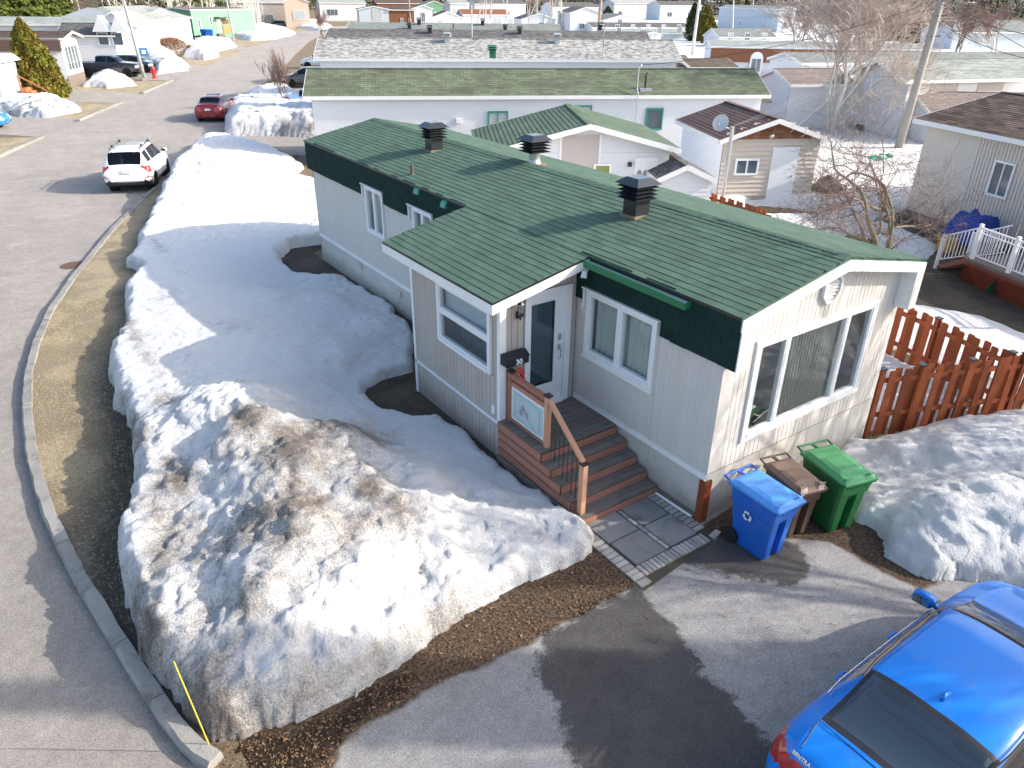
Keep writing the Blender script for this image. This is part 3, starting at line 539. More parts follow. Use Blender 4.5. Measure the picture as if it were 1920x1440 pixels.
for px in((674,499),(747,550)):
    d=ray(*px); t=(0-CC[0])/d[0]; p=CC+d*t; mb=MB(); mb.box((-.004,p[1]-.15,p[2]-.08),(.01,p[1]+.15,p[2]+.08))
    for k in range(5): mb.box((-.010,p[1]-.13,p[2]-.065+k*.03),(-.004,p[1]+.13,p[2]-.05+k*.03))
    mb.build('skirt_vent',SKIRT,H)
# mansard band with dark shingles, notched over the windows
notch=[(1.20,2.97,2.93),(10.52,11.72,2.98),(8.06,9.2,2.99)]
def mansz(y):
    for a,b_,z in notch:
        if a<y<b_: return z
    return 2.706
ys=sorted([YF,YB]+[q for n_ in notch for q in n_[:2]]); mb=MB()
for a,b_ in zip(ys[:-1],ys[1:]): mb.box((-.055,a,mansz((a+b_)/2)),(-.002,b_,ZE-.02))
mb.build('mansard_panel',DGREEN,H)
Lm=[]; r=0; z=2.706
while z<ZE-.03:
    y=YF-(r%2)*.15
    while y<YB:
        a=max(y,YF);b_=min(y+.30,YB); q=(a+b_)/2
        if b_-a>.03 and z>mansz(q)-.04 and z>mansz(a+.02)-.04 and z>mansz(b_-.02)-.04 and not(3.1<q<6.4): Lm.append((Vector((-.057,b_-.002,z+random.uniform(-.004,.004))),b_-a-.006,min(.19,ZE-z-.01),Vector((0,-1,0)),Vector((0,0,1)),Vector((-1,0,0)),.012*random.uniform(.7,1.5)))
        y+=.30
    z+=.155; r+=1
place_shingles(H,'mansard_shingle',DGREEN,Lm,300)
for a,b_,z in notch: mb=MB(); mb.box((-.075,b_-.04,z-.34),(-.001,b_+.0,z+.001)); mb.box((-.11,a,z-.002),(-.0,b_,z+.02)); mb.build('window_hood',TRIM,H)
# roof
def slab(mb,x0,z0,x1,z1,y0,y1,t):
    mb.hexa([(x0,y0,z0-t),(x1,y0,z1-t),(x1,y1,z1-t),(x0,y1,z0-t)],[(x0,y0,z0),(x1,y0,z1),(x1,y1,z1),(x0,y1,z0)])
mb=MB(); slab(mb,XE,ZE-.004,W/2,ZR-.004,YF,YB,.03); slab(mb,W/2,ZR-.004,W+.075,ZE-.004,YF,YB,.03); RF=mb.build('roof',GREEN,H)
SLv=Vector((W/2-XE,0,ZR-ZE)); SLn=Vector((-(ZR-ZE),0,W/2-XE)).normalized()
LL=shingle_field(None,'',None,(XE-.012,YB+.01,ZE),(0,-1,0),SLv,SLn,YB-YF+.02,SLv.length+.01)
rv=Vector((-(W/2+.075),0,ZR-ZE)); LR=shingle_field(None,'',None,(W+.087,YF-.01,ZE),(0,1,0),rv,Vector((ZR-ZE,0,W/2+.075)),YB-YF+.02,rv.length)
# porch roof
VX0,VX1=-1.92,XE-.01; VZ0,VZ1=3.075,3.478; VY0,VY1=2.87,6.62
mb=MB(); slab(mb,VX0+.01,VZ0-.006,VX1+.03,VZ1-.006,VY0,VY1,.03); VRF=mb.build('porch_roof',GREEN,H)
vv=Vector((VX1-VX0,0,VZ1-VZ0)); vn_=Vector((-(VZ1-VZ0),0,VX1-VX0))
LV=shingle_field(None,'',None,(VX0-.01,VY1+.01,VZ0),(0,-1,0),vv,vn_,VY1-VY0+.02,vv.length+.01)
place_shingles(H,'roof_shingle',GREEN,LL+LV+LR,300)
# ridge caps
mb=MB(); y=YF
while y<YB-.05:
    e=min(y+.2,YB); t0=.03+random.uniform(0,.004)
    for s in(-1,1):
        x1=W/2+s*.16; z1=ZR-.16*.2
        mb.hexa([(W/2,y,ZR+.004),(x1,y,z1+.004),(x1,e,z1+.004),(W/2,e,ZR+.004)],[(W/2,y,ZR+t0),(x1,y,z1+t0-.005),(x1,e,z1+t0-.013),(W/2,e,ZR+t0-.008)])
    y+=.14
mb.build('ridge_cap',GREEN,H,kind='stuff')
# gable fascia and mansard returns
def fasc(mb,x0,z0,x1,z1,h,y0,y1): mb.hexa([(x0,y0,z0-h),(x1,y0,z1-h),(x1,y1,z1-h),(x0,y1,z0-h)],[(x0,y0,z0),(x1,y0,z1),(x1,y1,z1),(x0,y1,z0)])
mb=MB(); fasc(mb,XE,ZE-.03,W/2,ZR-.03,.165,YF-.02,YF+.005); mb.build('fascia_board',TRIM,H)
mb=MB(); fasc(mb,W/2,ZR-.03,W+.075,ZE-.03,.165,YF-.02,YF+.005); mb.build('fascia_board',TRIM,H)
mb=MB(); mb.box((-.06,YF-.022,2.70),(.165,YF+.0,ZE-.12)); mb.box((.14,YF,2.70),(.165,-.01,3.4)); mb.build('corner_box',TRIM,H)
mb=MB(); mb.box((4.13,YF-.022,2.68),(W+.07,-.004,ZE-.1)); mb.box((W+.03,0.01,2.7),(W+.07,YB,ZE-.035)); mb.build('corner_box',TRIM,H)
mb=MB(); slab(mb,.17,rz(.17)-.03,W/2,rz(W/2)-.03,YF+.006,-.012,.012); slab(mb,W/2,rz(W/2)-.03,4.12,rz(4.12)-.03,YF+.006,-.012,.012); mb.build('soffit',SID,H)
# drip edges (dark line under the shingles)
mb=MB(); mb.box((XE-.018,YF,ZE-.03),(XE,YB,ZE+.002)); mb.box((VX0-.016,VY0,VZ0-.03),(VX0+.004,VY1,VZ0+.0)); mb.hexa([(VX0,VY0-.012,VZ0-.03),(VX1,VY0-.012,VZ1-.03),(VX1,VY0,VZ1-.03),(VX0,VY0,VZ0-.03)],[(VX0,VY0-.012,VZ0+.006),(VX1,VY0-.012,VZ1+.006),(VX1,VY0,VZ1+.006),(VX0,VY0,VZ0+.006)]); mb.build('drip_edge',BLACK,H)
# gable vent, octagonal with louvres
vc=Vector((2.17,-.0,3.40)); mb=MB()
oc=[(math.cos(math.pi/8+k*math.pi/4),math.sin(math.pi/8+k*math.pi/4)) for k in range(8)]
for k in range(8):
    a,b_=oc[k],oc[(k+1)%8]; R1,R2=.235,.185; zz=1.1
    q=[(vc.x+a[0]*R1,vc.z+a[1]*R1*zz),(vc.x+b_[0]*R1,vc.z+b_[1]*R1*zz),(vc.x+b_[0]*R2,vc.z+b_[1]*R2*zz),(vc.x+a[0]*R2,vc.z+a[1]*R2*zz)]
    mb.hexa([(x,-.002,z) for x,z in q],[(x,-.06,z) for x,z in q])
gv=mb.build('gable_vent',TRIM,H)
for k in range(7):
    z=vc.z-.165+k*.052; hw=.18 if abs(z-vc.z)<.09 else .12; mb=MB(); mb.hexa([(vc.x-hw,-.045,z-.012),(vc.x+hw,-.045,z-.012),(vc.x+hw,-.0,z+.02),(vc.x-hw,-.0,z+.02)],[(vc.x-hw,-.045,z-.004),(vc.x+hw,-.045,z-.004),(vc.x+hw,-.0,z+.03),(vc.x-hw,-.0,z+.03)]); mb.build('louvre',TRIM,gv)
# windows
gw_=window(H,(0,0,0),(1,0,0),NY,*GW,fw=.065,muls=(1.37,2.86),depth=.06,out=.03,recess=1.1)
mb=MB(); mb.box((.62,-.045,1.235),(3.63,-.0,1.272)); mb.box((.62,-.035,2.869),(3.63,0,2.9)); mb.box((.63,-.035,1.274),(.675,0,2.867)); mb.box((3.575,-.035,1.274),(3.62,0,2.867)); mb.build('window_casing',TRIM,gw_)
BL=M('vertical_blind',(.72,.71,.66),.8,.06); x=1.46; 
while x<2.80:
    a=math.radians(52); mb=MB(); mb.face([(x-.045*math.cos(a),.10-.045*math.sin(a),1.3),(x+.045*math.cos(a),.10+.045*math.sin(a),1.3),(x+.045*math.cos(a),.10+.045*math.sin(a),2.84),(x-.045*math.cos(a),.10-.045*math.sin(a),2.84)]); mb.build('blind_slat',BL,gw_); x+=.075
mb=MB(); mb.box((1.45,.07,2.80),(3.5,.13,2.85)); mb.build('blind_rail',WHITE,gw_)
for x in(.80,.93,1.06): 
    mb=MB(); mb.face([(x,.3,1.3),(x+.1,.24,1.3),(x+.1,.24,2.84),(x,.3,2.84)]); mb.build('blind_slat',BL,gw_)
LEAFD=M('house_plant_leaf',(.10,.12,.05),.5,.3); mb=MB()
for k in range(16):
    a=random.uniform(-.9,.9); l=random.uniform(.15,.3); p=Vector((.93+random.uniform(-.05,.05),.16,1.36)); q=p+Vector((math.sin(a)*l,random.uniform(-.05,.05),math.cos(a)*l)); s=Vector((.02,0,.006)); mb.face([p-s*.4,p+s*.4,q+s,q-s])
mb.box((.86,.1,1.29),(1.,.22,1.38)); mb.build('house_plant',LEAFD,gw_)
fw_=window(H,(0,0,0),(0,1,0),NX,*FWIN,fw=.075,muls=(2.085,),depth=.05,out=.055,recess=.5); curtain(fw_,(0,0,0),(0,1,0),NX,1.4,2.78,1.8,2.88,-.13,CURT,.13,.022)
mb=MB(); mb.box((-.075,1.24,1.70),(0,2.93,1.747)); mb.build('sill',WHITE,fw_)
w1=window(H,(0,0,0),(0,1,0),NX,*W1,fw=.065,muls=(11.1,),depth=.05,out=.05,recess=.4); curtain(w1,(0,0,0),(0,1,0),NX,10.72,11.5,1.82,2.9,-.14,CURT,.12)
w2=window(H,(0,0,0),(0,1,0),NX,*W2,fw=.065,muls=(8.6,),depth=.05,out=.05,recess=.4); curtain(w2,(0,0,0),(0,1,0),NX,8.2,9.,2.,2.9,-.14,CURT,.12)
# gutter
mb=MB(); GRN=M('green_gutter_paint',(.02,.16,.07),.35,.05); a,b_=.66,2.86
for y0,y1 in((a,b_),): 
    mb.hexa([(-.20,y0,3.33),(-.18,y0,3.33),(-.18,y1,3.35),(-.20,y1,3.35)],[(-.215,y0,3.445),(-.20,y0,3.445),(-.20,y1,3.465),(-.215,y1,3.465)]); mb.box((-.20,y0,3.335),(-.07,y1,3.35)); mb.box((-.205,y0-.006,3.335),(-.065,y0,3.445))
mb.build('gutter',GRN,H)
mb=MB(); mb.box((-.195,a+.01,3.425),(-.09,b_-.01,3.43)); mb.build('gutter_guard',STEEL,H)
for px in((783,357),(834,382)):
    d=ray(*px); p=CC+d*((-.07-CC[0])/d[0]); mb=MB(); mb.hexa([(-.14,p[1]-.1,p[2]-.07),(-.06,p[1]-.1,p[2]-.09),(-.06,p[1]+.1,p[2]-.09),(-.14,p[1]+.1,p[2]-.07)],[(-.11,p[1]-.1,p[2]+.02),(-.06,p[1]-.1,p[2]+.07),(-.06,p[1]+.1,p[2]+.07),(-.11,p[1]+.1,p[2]+.02)]); mb.build('exhaust_hood',TEAL,H,label='small teal exhaust hood on the dark shingle band')
# corner post
mb=MB(); mb.box((-.035,-.035,-.02),(.11,.0,.76)); mb.box((-.035,0,-.02),(-.0,.09,.76)); mb.build('corner_post',CEDAR,H)
mb=MB(); mb.box((-.03,.1,-.02),(-.004,.9,.10)); mb.build('base_board',TREAD,H); mb=MB(); mb.tube([(-.06,.12,.06),(-.07,.88,.05)],.02,6); mb.build('hose_pipe',WHITE,H)
# ---- porch room
PX,PY0,PY1=-1.58,3.174,6.192; zr_=lambda x:VZ1-(VX1-x)*(VZ1-VZ0)/(VX1-VX0)-.06
VW=(3.42,5.18,1.55,2.72)
def board(o,u,nrm,a,b_,z0,z1,zt=None,inset=.004):
    o=Vector(o);u=Vector(u);nrm=Vector(nrm); P=lambda uu,dd,z:o+u*uu+nrm*dd+Vector((0,0,z)); t=zt or (lambda s:z1); a+=.0;b_-=inset
    mb=MB(); c=.006
    mb.mesh([P(a,-.012,z0),P(a+c,0,z0),P(b_-c,0,z0),P(b_,-.012,z0),P(a,-.012,t(a)),P(a+c,0,t(a)),P(b_-c,0,t(b_)),P(b_,-.012,t(b_))],[(0,1,5,4),(1,2,6,5),(2,3,7,6),(4,5,6,7)]); mb.build('siding_board',SIDV,H)
y=PY0+.05
while y<PY1-.08:
    e=min(y+.122,PY1-.06); board((PX,0,0),(0,1,0),NX,y,e,-.02,.68); 
    if e<VW[0]+.03 or y>VW[1]-.03: board((PX,0,0),(0,1,0),NX,y,e,.73,zr_(PX))
    else: board((PX,0,0),(0,1,0),NX,y,e,.73,VW[2]); board((PX,0,0),(0,1,0),NX,y,e,VW[3],zr_(PX))
    y=e
x=PX+.1
while x<-.02:
    e=min(x+.122,-.0); zt=lambda s:zr_(s)-.0
    if e<-1.07 or x>-.18: board((0,PY0,0),(1,0,0),NY,x,e,.0,0,zt)
    else: board((0,PY0,0),(1,0,0),NY,x,e,2.97,0,zt)
    x=e
mb=MB(); mb.box((PX-.02,PY0-.0,.68),(PX+.005,PY1,.73)); mb.build('trim_rail',WHITE,H)
mb=MB(); mb.box((PX-.022,PY0-.022,0),(PX+.10,PY0+.0,zr_(PX)+.0)); mb.box((PX-.022,PY0,0),(PX-.0,PY0+.06,zr_(PX))); mb.build('corner_trim',WHITE,H)
mb=MB(); mb.box((PX-.02,PY1-.06,0),(PX+.0,PY1+.02,zr_(PX))); mb.build('corner_trim',WHITE,H)
mb=MB(); mb.box((PX+.012,PY0+.06,0.),(PX+.03,PY1,zr_(PX)-.02)) if False else None
mb.face([(PX+.02,PY1,0),(0,PY1,0),(0,PY1,zr_(0)),(PX+.02,PY1,zr_(PX))]); mb.face([(PX+.014,PY0+.05,0),(PX+.014,VW[0],0),(PX+.014,VW[0],zr_(PX)),(PX+.014,PY0+.05,zr_(PX))]); mb.face([(PX+.014,VW[1],0),(PX+.014,PY1,0),(PX+.014,PY1,zr_(PX)),(PX+.014,VW[1],zr_(PX))]); mb.face([(PX+.014,VW[0],0),(PX+.014,VW[1],0),(PX+.014,VW[1],VW[2]),(PX+.014,VW[0],VW[2])]); mb.build('porch_wall',SIDV,H)
vw=window(H,(PX,0,0),(0,1,0),NX,*VW,fw=.075,hm=(2.17,),depth=.05,out=.045,recess=.9)
BLI=M('roller_blind',(.5,.55,.58),.8,.05); mb=MB()
for k in range(6): mb.hexa([(PX+.10,3.48,2.21+k*.08),(PX+.13,3.48,2.21+k*.08),(PX+.13,5.12,2.21+k*.08),(PX+.10,5.12,2.21+k*.08)],[(PX+.12,3.48,2.285+k*.08),(PX+.13,3.48,2.285+k*.08),(PX+.13,5.12,2.285+k*.08),(PX+.12,5.12,2.285+k*.08)])
mb.build('window_blind',BLI,vw); curtain(vw,(PX,0,0),(0,1,0),NX,3.5,5.1,1.6,2.2,-.3,M('blue_grey_cloth',(.10,.13,.16),.9),.2,.02)
mb=MB(); mb.hexa([(VX0-.02,VY0-.02,VZ0-.185),(VX1+.02,VY0-.02,VZ1-.17),(VX1+.02,VY0+.005,VZ1-.17),(VX0-.02,VY0+.005,VZ0-.185)],[(VX0-.02,VY0-.02,VZ0-.03),(VX1+.02,VY0-.02,VZ1-.03),(VX1+.02,VY0+.005,VZ1-.03),(VX0-.02,VY0+.005,VZ0-.03)]); mb.build('fascia_board',TRIM,H)
mb=MB(); mb.box((VX0-.02,VY0+.006,VZ0-.185),(VX0+.005,VY1,VZ0-.031)); mb.build('fascia_board',TRIM,H)
mb=MB(); mb.hexa([(VX0+.006,VY0+.006,VZ0-.15),(VX1,VY0+.006,VZ1-.12),(VX1,VY1,VZ1-.12),(VX0+.006,VY1,VZ0-.15)],[(VX0+.006,VY0+.006,VZ0-.14),(VX1,VY0+.006,VZ1-.11),(VX1,VY1,VZ1-.11),(VX0+.006,VY1,VZ0-.14)]); mb.build('soffit',WHITE,H)
mb=MB(); mb.hexa([(VX0,VY1-.01,VZ0-.15),(-.06,VY1-.01,VZ0-.15),(-.06,VY1,VZ0-.15),(VX0,VY1,VZ0-.15)],[(VX0,VY1-.01,VZ0-.03),(-.06,VY1-.01,VZ1-.04),(-.06,VY1,VZ1-.04),(VX0,VY1,VZ0-.03)]); mb.build('fascia_board',TRIM,H)
# door
dy=PY0; mb=MB(); mb.box((-1.10,dy-.03,.78),(-1.0,dy+.06,2.96)); mb.box((-.27,dy-.03,.78),(-.15,dy+.06,2.96)); mb.box((-1.0,dy-.03,2.86),(-.27,dy+.06,2.96)); mb.box((-1.0,dy-.06,.78),(-.27,dy+.06,.83)); mb.build('door_frame',WHITE,H)
mb=MB(); mb.box((-.998,dy+.02,.832),(-.95,dy+.05,2.858)); mb.box((-.46,dy+.02,.832),(-.272,dy+.05,2.858)); mb.box((-.95,dy+.02,.832),(-.46,dy+.05,1.2)); mb.box((-.95,dy+.02,2.72),(-.46,dy+.05,2.858)); DR=mb.build('door',WHITE,H)
mb=MB(); mb.face([(-.95,dy+.03,1.2),(-.46,dy+.03,1.2),(-.46,dy+.03,2.72),(-.95,dy+.03,2.72)]); mb.build('door_glass',DGLASS,DR)
mb=MB(); mb.face([(-.95,dy+.09,1.2),(-.46,dy+.09,1.2),(-.46,dy+.09,2.72),(-.95,dy+.09,2.72)]); mb.build('door_backing',M('grey_hallway',(.36,.43,.46),.8),DR)
mb=MB(); mb.box((-.39,dy-.0,1.97),(-.32,dy+.02,2.09)); mb.box((-.39,dy,1.8),(-.33,dy+.02,1.9)); mb.tube([(-.36,dy,1.84),(-.36,dy-.05,1.82),(-.36,dy-.05,1.66),(-.36,dy+.01,1.62)],.012,6); mb.build('door_handle',CHROME,DR)
# wall lantern
mb=MB(); lx,ly,lz=-1.25,dy-.10,2.68; mb.box((lx-.03,dy-.025,lz-.10),(lx+.03,dy-.0,lz+.02)); mb.tube([(lx,dy-.02,lz-.06),(lx,dy-.09,lz-.1),(lx,ly,lz-.03)],.012,6); mb.lathe([(.02,-.05),(.05,-.02),(.05,0)],(lx,ly,lz),6); mb.lathe([(.065,.17),(.04,.2),(.012,.25),(.0,.28)],(lx,ly,lz),6)
for k in range(6): a=k*math.pi/3; mb.tube([(lx+.05*math.cos(a),ly+.05*math.sin(a),lz),(lx+.06*math.cos(a),ly+.06*math.sin(a),lz+.17)],.005,4)
WL=mb.build('wall_lantern',BLACK,H); mb=MB(); mb.lathe([(.045,0),(.054,.17)],(lx,ly,lz),6); mb.build('lantern_glass',GLASS,WL)
mb=MB(); mb.tube([(-.1,2.85,3.28),(-.18,2.83,3.25)],.03,8); mb.tube([(-.18,2.83,3.26),(-.22,2.8,3.17)],[.045,.055],8); mb.build('security_light',WHITE,H)
mb=MB(); mb.box((PX-.03,3.32,.83),(PX-.0,3.40,1.0)); mb.build('outlet_cover',WHITE,H)
NUMM=M('house_number_paint',(.85,.84,.82),.5); 
text_obj('house_number','3',.15,NUMM,H,mbasis((0,-1,0),(0,0,1),(-1,0,0),(-.012,3.06,2.56)),.006,True); text_obj('house_number','0',.15,NUMM,H,mbasis((0,-1,0),(0,0,1),(-1,0,0),(-.012,2.985,2.49)),.006,True)
# pipe and roof ventilators
slope=lambda x:ZE+(ZR-ZE)*(x-XE)/(W/2-XE) if x<W/2 else ZR-(x-W/2)*.196
mb=MB(); mb.tube([(.25,9.51,3.52),(.25,9.51,3.78)],.035,10); mb.lathe([(.09,-.01),(.05,.03)],(.25,9.51,slope(.25)+.01),10); mb.build('vent_pipe',M('rusty_pipe',(.10,.08,.07),.7),H)
def ventilator(x,y,mat,rnd=False,h=.30):
    z=slope(x); mb=MB()
    if rnd: mb.lathe([(.18,-.03),(.15,.02),(.12,.1),(.12,h)],(x,y,z),16)
    else: mb.box((x-.16,y-.16,z-.05),(x+.16,y+.16,z+h))
    v=mb.build('roof_ventilator',STEEL if rnd else mat,H)
    mb=MB(); mb.box((x-.2,y-.2,z-.04),(x+.2,y+.2,z+.025)); mb.build('flashing',M('tan_flashing',(.2,.15,.11),.7),v)
    mb=MB(); mb.box((x-.13,y-.13,z+h),(x+.13,y+.13,z+h+.24)); mb.build('throat',mat,v)
    for k in range(4):
        zz=z+h+.01+k*.065; mb=MB(); a,b_=.27,.17; mb.hexa([(x-a,y-a,zz),(x+a,y-a,zz),(x+a,y+a,zz),(x-a,y+a,zz)],[(x-b_,y-b_,zz+.035),(x+b_,y-b_,zz+.035),(x+b_,y+b_,zz+.035),(x-b_,y+b_,zz+.035)]); mb.build('louvre_plate',mat,v)
    zz=z+h+.27; mb=MB(); a,b_=.29,.15; mb.hexa([(x-a,y-a,zz-.02),(x+a,y-a,zz-.02),(x+a,y+a,zz-.02),(x-a,y+a,zz-.02)],[(x-b_,y-b_,zz+.09),(x+b_,y-b_,zz+.09),(x+b_,y+b_,zz+.09),(x-b_,y+b_,zz+.09)]); mb.build('cap',mat,v)
VB=M('black_vent_metal',(.022,.025,.03),.22,.1,coat=.3)
ventilator(1.49,3.50,VB); ventilator(1.51,10.72,VB); ventilator(2.33,7.66,VB,True,.27)
# ------------------------------------------------------------------ porch steps
S=thing('porch_steps','reddish cedar landing with four steps and etched glass panel at the foreground home door','steps',(-.8,2,0))
def sb(name,mat,a,b_,bevel=0,par=None):
    mb=MB(); mb.box(Vector(a)-S.location,Vector(b_)-S.location); return mb.build(name,mat,par or S,bevel=bevel)
DZ=.785; yy=3.165
while yy>2.0: e=max(yy-.138,1.97); sb('deck_board',TREAD,(-1.62,e+.009,DZ-.035),(-.02,yy,DZ),.004); yy=e
RZ=DZ/5
for k in range(5):
    ya=1.97-.26*k; z=DZ-RZ*k
    sb('riser',PINKX,(-1.60,ya-.028,z-RZ),(-.03,ya-.002,z-.037 if k else z-.037),.003)
    if k: sb('tread',TREAD,(-1.62,ya+.0-.0,z-.038),(-.02,ya+.13-.003,z-.002),.004); sb('tread',TREAD,(-1.62,ya+.13,z-.038),(-.02,ya+.258,z-.002),.004)
for k in range(4):
    z=DZ-RZ*k; sb('side_board',PINK,(-1.645,1.95-.26*k,z-RZ+.012),(-1.621,3.165,z-.012 if k else z),.003)
sb('side_board',TREAD,(-1.66,.91,0),(-1.625,3.165,.14),.003)
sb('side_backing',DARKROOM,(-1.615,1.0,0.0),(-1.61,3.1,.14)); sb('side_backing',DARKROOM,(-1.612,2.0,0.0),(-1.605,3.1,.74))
RP=[(-1.42,3.08),(-1.42,2.07)]; 
for i,(x,y) in enumerate(RP):
    p=sb('rail_post',POSTW if i else PINK,(x-.045,y-.045,DZ-.3),(x+.045,y+.045,1.70),.006); mb=MB(); mb.box(Vector((x-.055,y-.055,1.70))-S.location,Vector((x+.055,y+.055,1.725))-S.location); mb.hexa([Vector(q)-S.location for q in((x-.055,y-.055,1.725),(x+.055,y-.055,1.725),(x+.055,y+.055,1.725),(x-.055,y+.055,1.725))],[Vector(q)-S.location for q in((x-.03,y-.03,1.745),(x+.03,y-.03,1.745),(x+.03,y+.03,1.745),(x-.03,y+.03,1.745))]); mb.build('post_cap',BLACK,p)
x,y=-1.50,1.06; p=sb('rail_post',POSTW,(x-.05,y-.05,0),(x+.05,y+.05,1.04),.006); mb=MB(); mb.box(Vector((x-.06,y-.06,1.04))-S.location,Vector((x+.06,y+.06,1.06))-S.location); mb.build('post_cap',BLACK,p)
sb('top_rail',PINK,(-1.46,2.115,1.60),(-1.38,3.035,1.69),.005); sb('bottom_rail',PINK,(-1.45,2.115,.80),(-1.39,3.035,.86),.004); sb('upper_rail',PINK,(-1.45,2.115,1.47),(-1.39,3.035,1.55),.004)
GP=sb('glass_panel_frame',WHITE,(-1.445,2.12,.865),(-1.40,3.03,1.465)); 
mb=MB(); o_=S.location; ET=M('etched_glass',(.42,.52,.52),.25,.12,3); mb.box(Vector((-1.452,2.16,.905))-o_,Vector((-1.444,2.99,1.425))-o_); mb.build('etched_glass',ET,GP)
mb=MB(); q=[(2.24,.97),(2.30,.93),(2.85,.93),(2.91,.97),(2.91,1.35),(2.85,1.39),(2.30,1.39),(2.24,1.35)]
mb.tube([Vector((-1.455,a,b_))-o_ for a,b_ in q+q[:1]],.0035,4); mb.build('etched_border',M('etch_line',(.25,.3,.3),.5),GP)
mb=MB(); ETP=M('etch_flower',(.36,.30,.33),.5)
for c_ in((2.68,1.2),(2.58,1.13),(2.74,1.1)):
    for k in range(6):
        a=k*math.pi/3; u1=Vector((0,math.cos(a),math.sin(a))); u2=Vector((0,-math.sin(a),math.cos(a))); cc=Vector((-1.456,c_[0],c_[1]))-o_; mb.face([cc,cc+u1*.04+u2*.02,cc+u1*.07,cc+u1*.04-u2*.02])
mb.tube([Vector((-1.455,2.62,1.1))-o_,Vector((-1.455,2.5,1.0))-o_,Vector((-1.455,2.38,.97))-o_],.004,4); mb.build('etched_flower',ETP,GP)
mb=MB(); A=Vector((-1.43,2.03,1.66))-o_; B=Vector((-1.495,1.08,1.06))-o_; mb.beam(A,B,.085,.045); mb.build('hand_rail',POSTW,S,bevel=.006)
for k in range(7):
    t=(k+.7)/8; p=A.lerp(B,t); stepi=min(4,int((1.97-(p.y+o_.y))/.26)+1); zb_=DZ-RZ*stepi-o_.z; mb=MB(); mb.tube([(p.x,p.y,zb_),(p.x,p.y,p.z-.02)],.0085,5)
    if k%2: m_=(zb_+p.z)/2; mb.lathe([(.009,-.05),(.022,-.02),(.022,.02),(.009,.05)],(p.x,p.y,m_),6)
    mb.build('baluster',IRON,S)
# ------------------------------------------------------------------ small things at the porch
mbx=thing('mailbox','black wall mailbox with white number 30 beside the glass door','mailbox',(-1.37,3.06,1.93))
mb=MB(); mb.prism([(-.22,-.10,-.08),(-.22,.10,-.08),(-.22,.10,.11),(-.22,.02,.11),(-.22,-.10,.05)],(.44,0,0)); bo=mb.build('box_body',BLACK,mbx,bevel=.006)
mb=MB(); mb.hexa([(-.23,-.11,.045),(.23,-.11,.045),(.23,.02,.115),(-.23,.02,.115)],[(-.23,-.11,.055),(.23,-.11,.055),(.23,.02,.125),(-.23,.02,.125)]); mb.build('box_lid',BLACK,mbx)
text_obj('number','30',.135,WHITE,mbx,mbasis((1,0,0),(0,0,1),(0,-1,0),(.02,-.104,-.02)),.002,True)
RED=M('red_plastic',(.55,.015,.02),.35,.08,coat=.2)
sv=thing('shovel','shovel with a red grip leaning below the black mailbox','shovel',(-1.12,2.75,DZ))
mb=MB(); mb.tube([(0,0,.05),(-.14,.2,.80)],.014,8); mb.build('shaft',STEEL,sv); mb=MB(); mb.tube([(-.14,.2,.78),(-.18,.22,.90),(-.22,.27,.95),(-.16,.28,.98),(-.14,.22,.86)],[.03,.03,.022,.022,.028],8); mb.build('grip',RED,sv)
mb=MB(); mb.hexa([(-.12,-.02,.0),(.12,-.02,.0),(.1,.03,.28),(-.1,.03,.28)],[(-.12,0,.0),(.12,0,.0),(.1,.045,.28),(-.1,.045,.28)]); mb.build('blade',RED,sv)
# ------------------------------------------------------------------ paving
PV=M('paving_slab_stone',(.22,.215,.21),.75,.2,1.2,.2,60,bmp=.3,bs=40,kind='pos',rnd=.18,dirt=((.09,.08,.06),3,.7)); PB=M('paving_brick_stone',(.33,.31,.29),.8,.15,3,.15,60,bmp=.3,bs=40,kind='pos',rnd=.22,dirt=((.13,.11,.09),4,.6))
pave=bpy.data.objects.new('paved_path',None); SC.collection.objects.link(pave); pave['kind']='structure'
sheetpv=[(-1.78,.9),(-.04,.95),(-.04,-.2),(-.2,-.45),(-1.75,-.62)]
mb=MB(); mb.face([(x,y,.013) for x,y in sheetpv]); mb.build('joint_sand',M('joint_soil',(.07,.06,.045),.95,.3,8),pave)
def pav(name,mat,x0,y0,x1,y1,z=.035,rot=0):
    cx,cy=(x0+x1)/2,(y0+y1)/2; mb=MB(); mb.box((x0-cx,y0-cy,0),(x1-cx,y1-cy,z+random.uniform(-.006,.006))); o=mb.build(name,mat,pave,bevel=.006); o.location=(cx,cy,.002); o.rotation_euler=(random.uniform(-.008,.008),random.uniform(-.008,.008),rot+random.uniform(-.015,.015))
for a in[(-1.52,.38,-.93,.90),(-1.50,-.20,-.92,.355),(-.82,.40,-.27,.90),(-.82,-.18,-.26,.375)]: pav('paving_slab',PV,*a)
for k in range(5): pav('paving_brick',PB,-.905,-.18+k*.215,-.835,-.18+k*.215+.20)
for k in range(17): 
    x=-1.53+k*.078; pav('paving_brick',PB,x,-.42,x+.07,-.215)
for k in range(12):
    y=-.42+k*.105; pav('paving_brick',PB,-1.75,y,-1.55,y+.09)
for k in range(11):
    y=-.15+k*.1; pav('paving_brick',PB,-.245,y,-.05,y+.085)
pav('paving_brick',PB,-1.75,-.56,-1.55,-.44); pav('paving_brick',PB,-.14,-.40,.06,-.30,rot=.2)
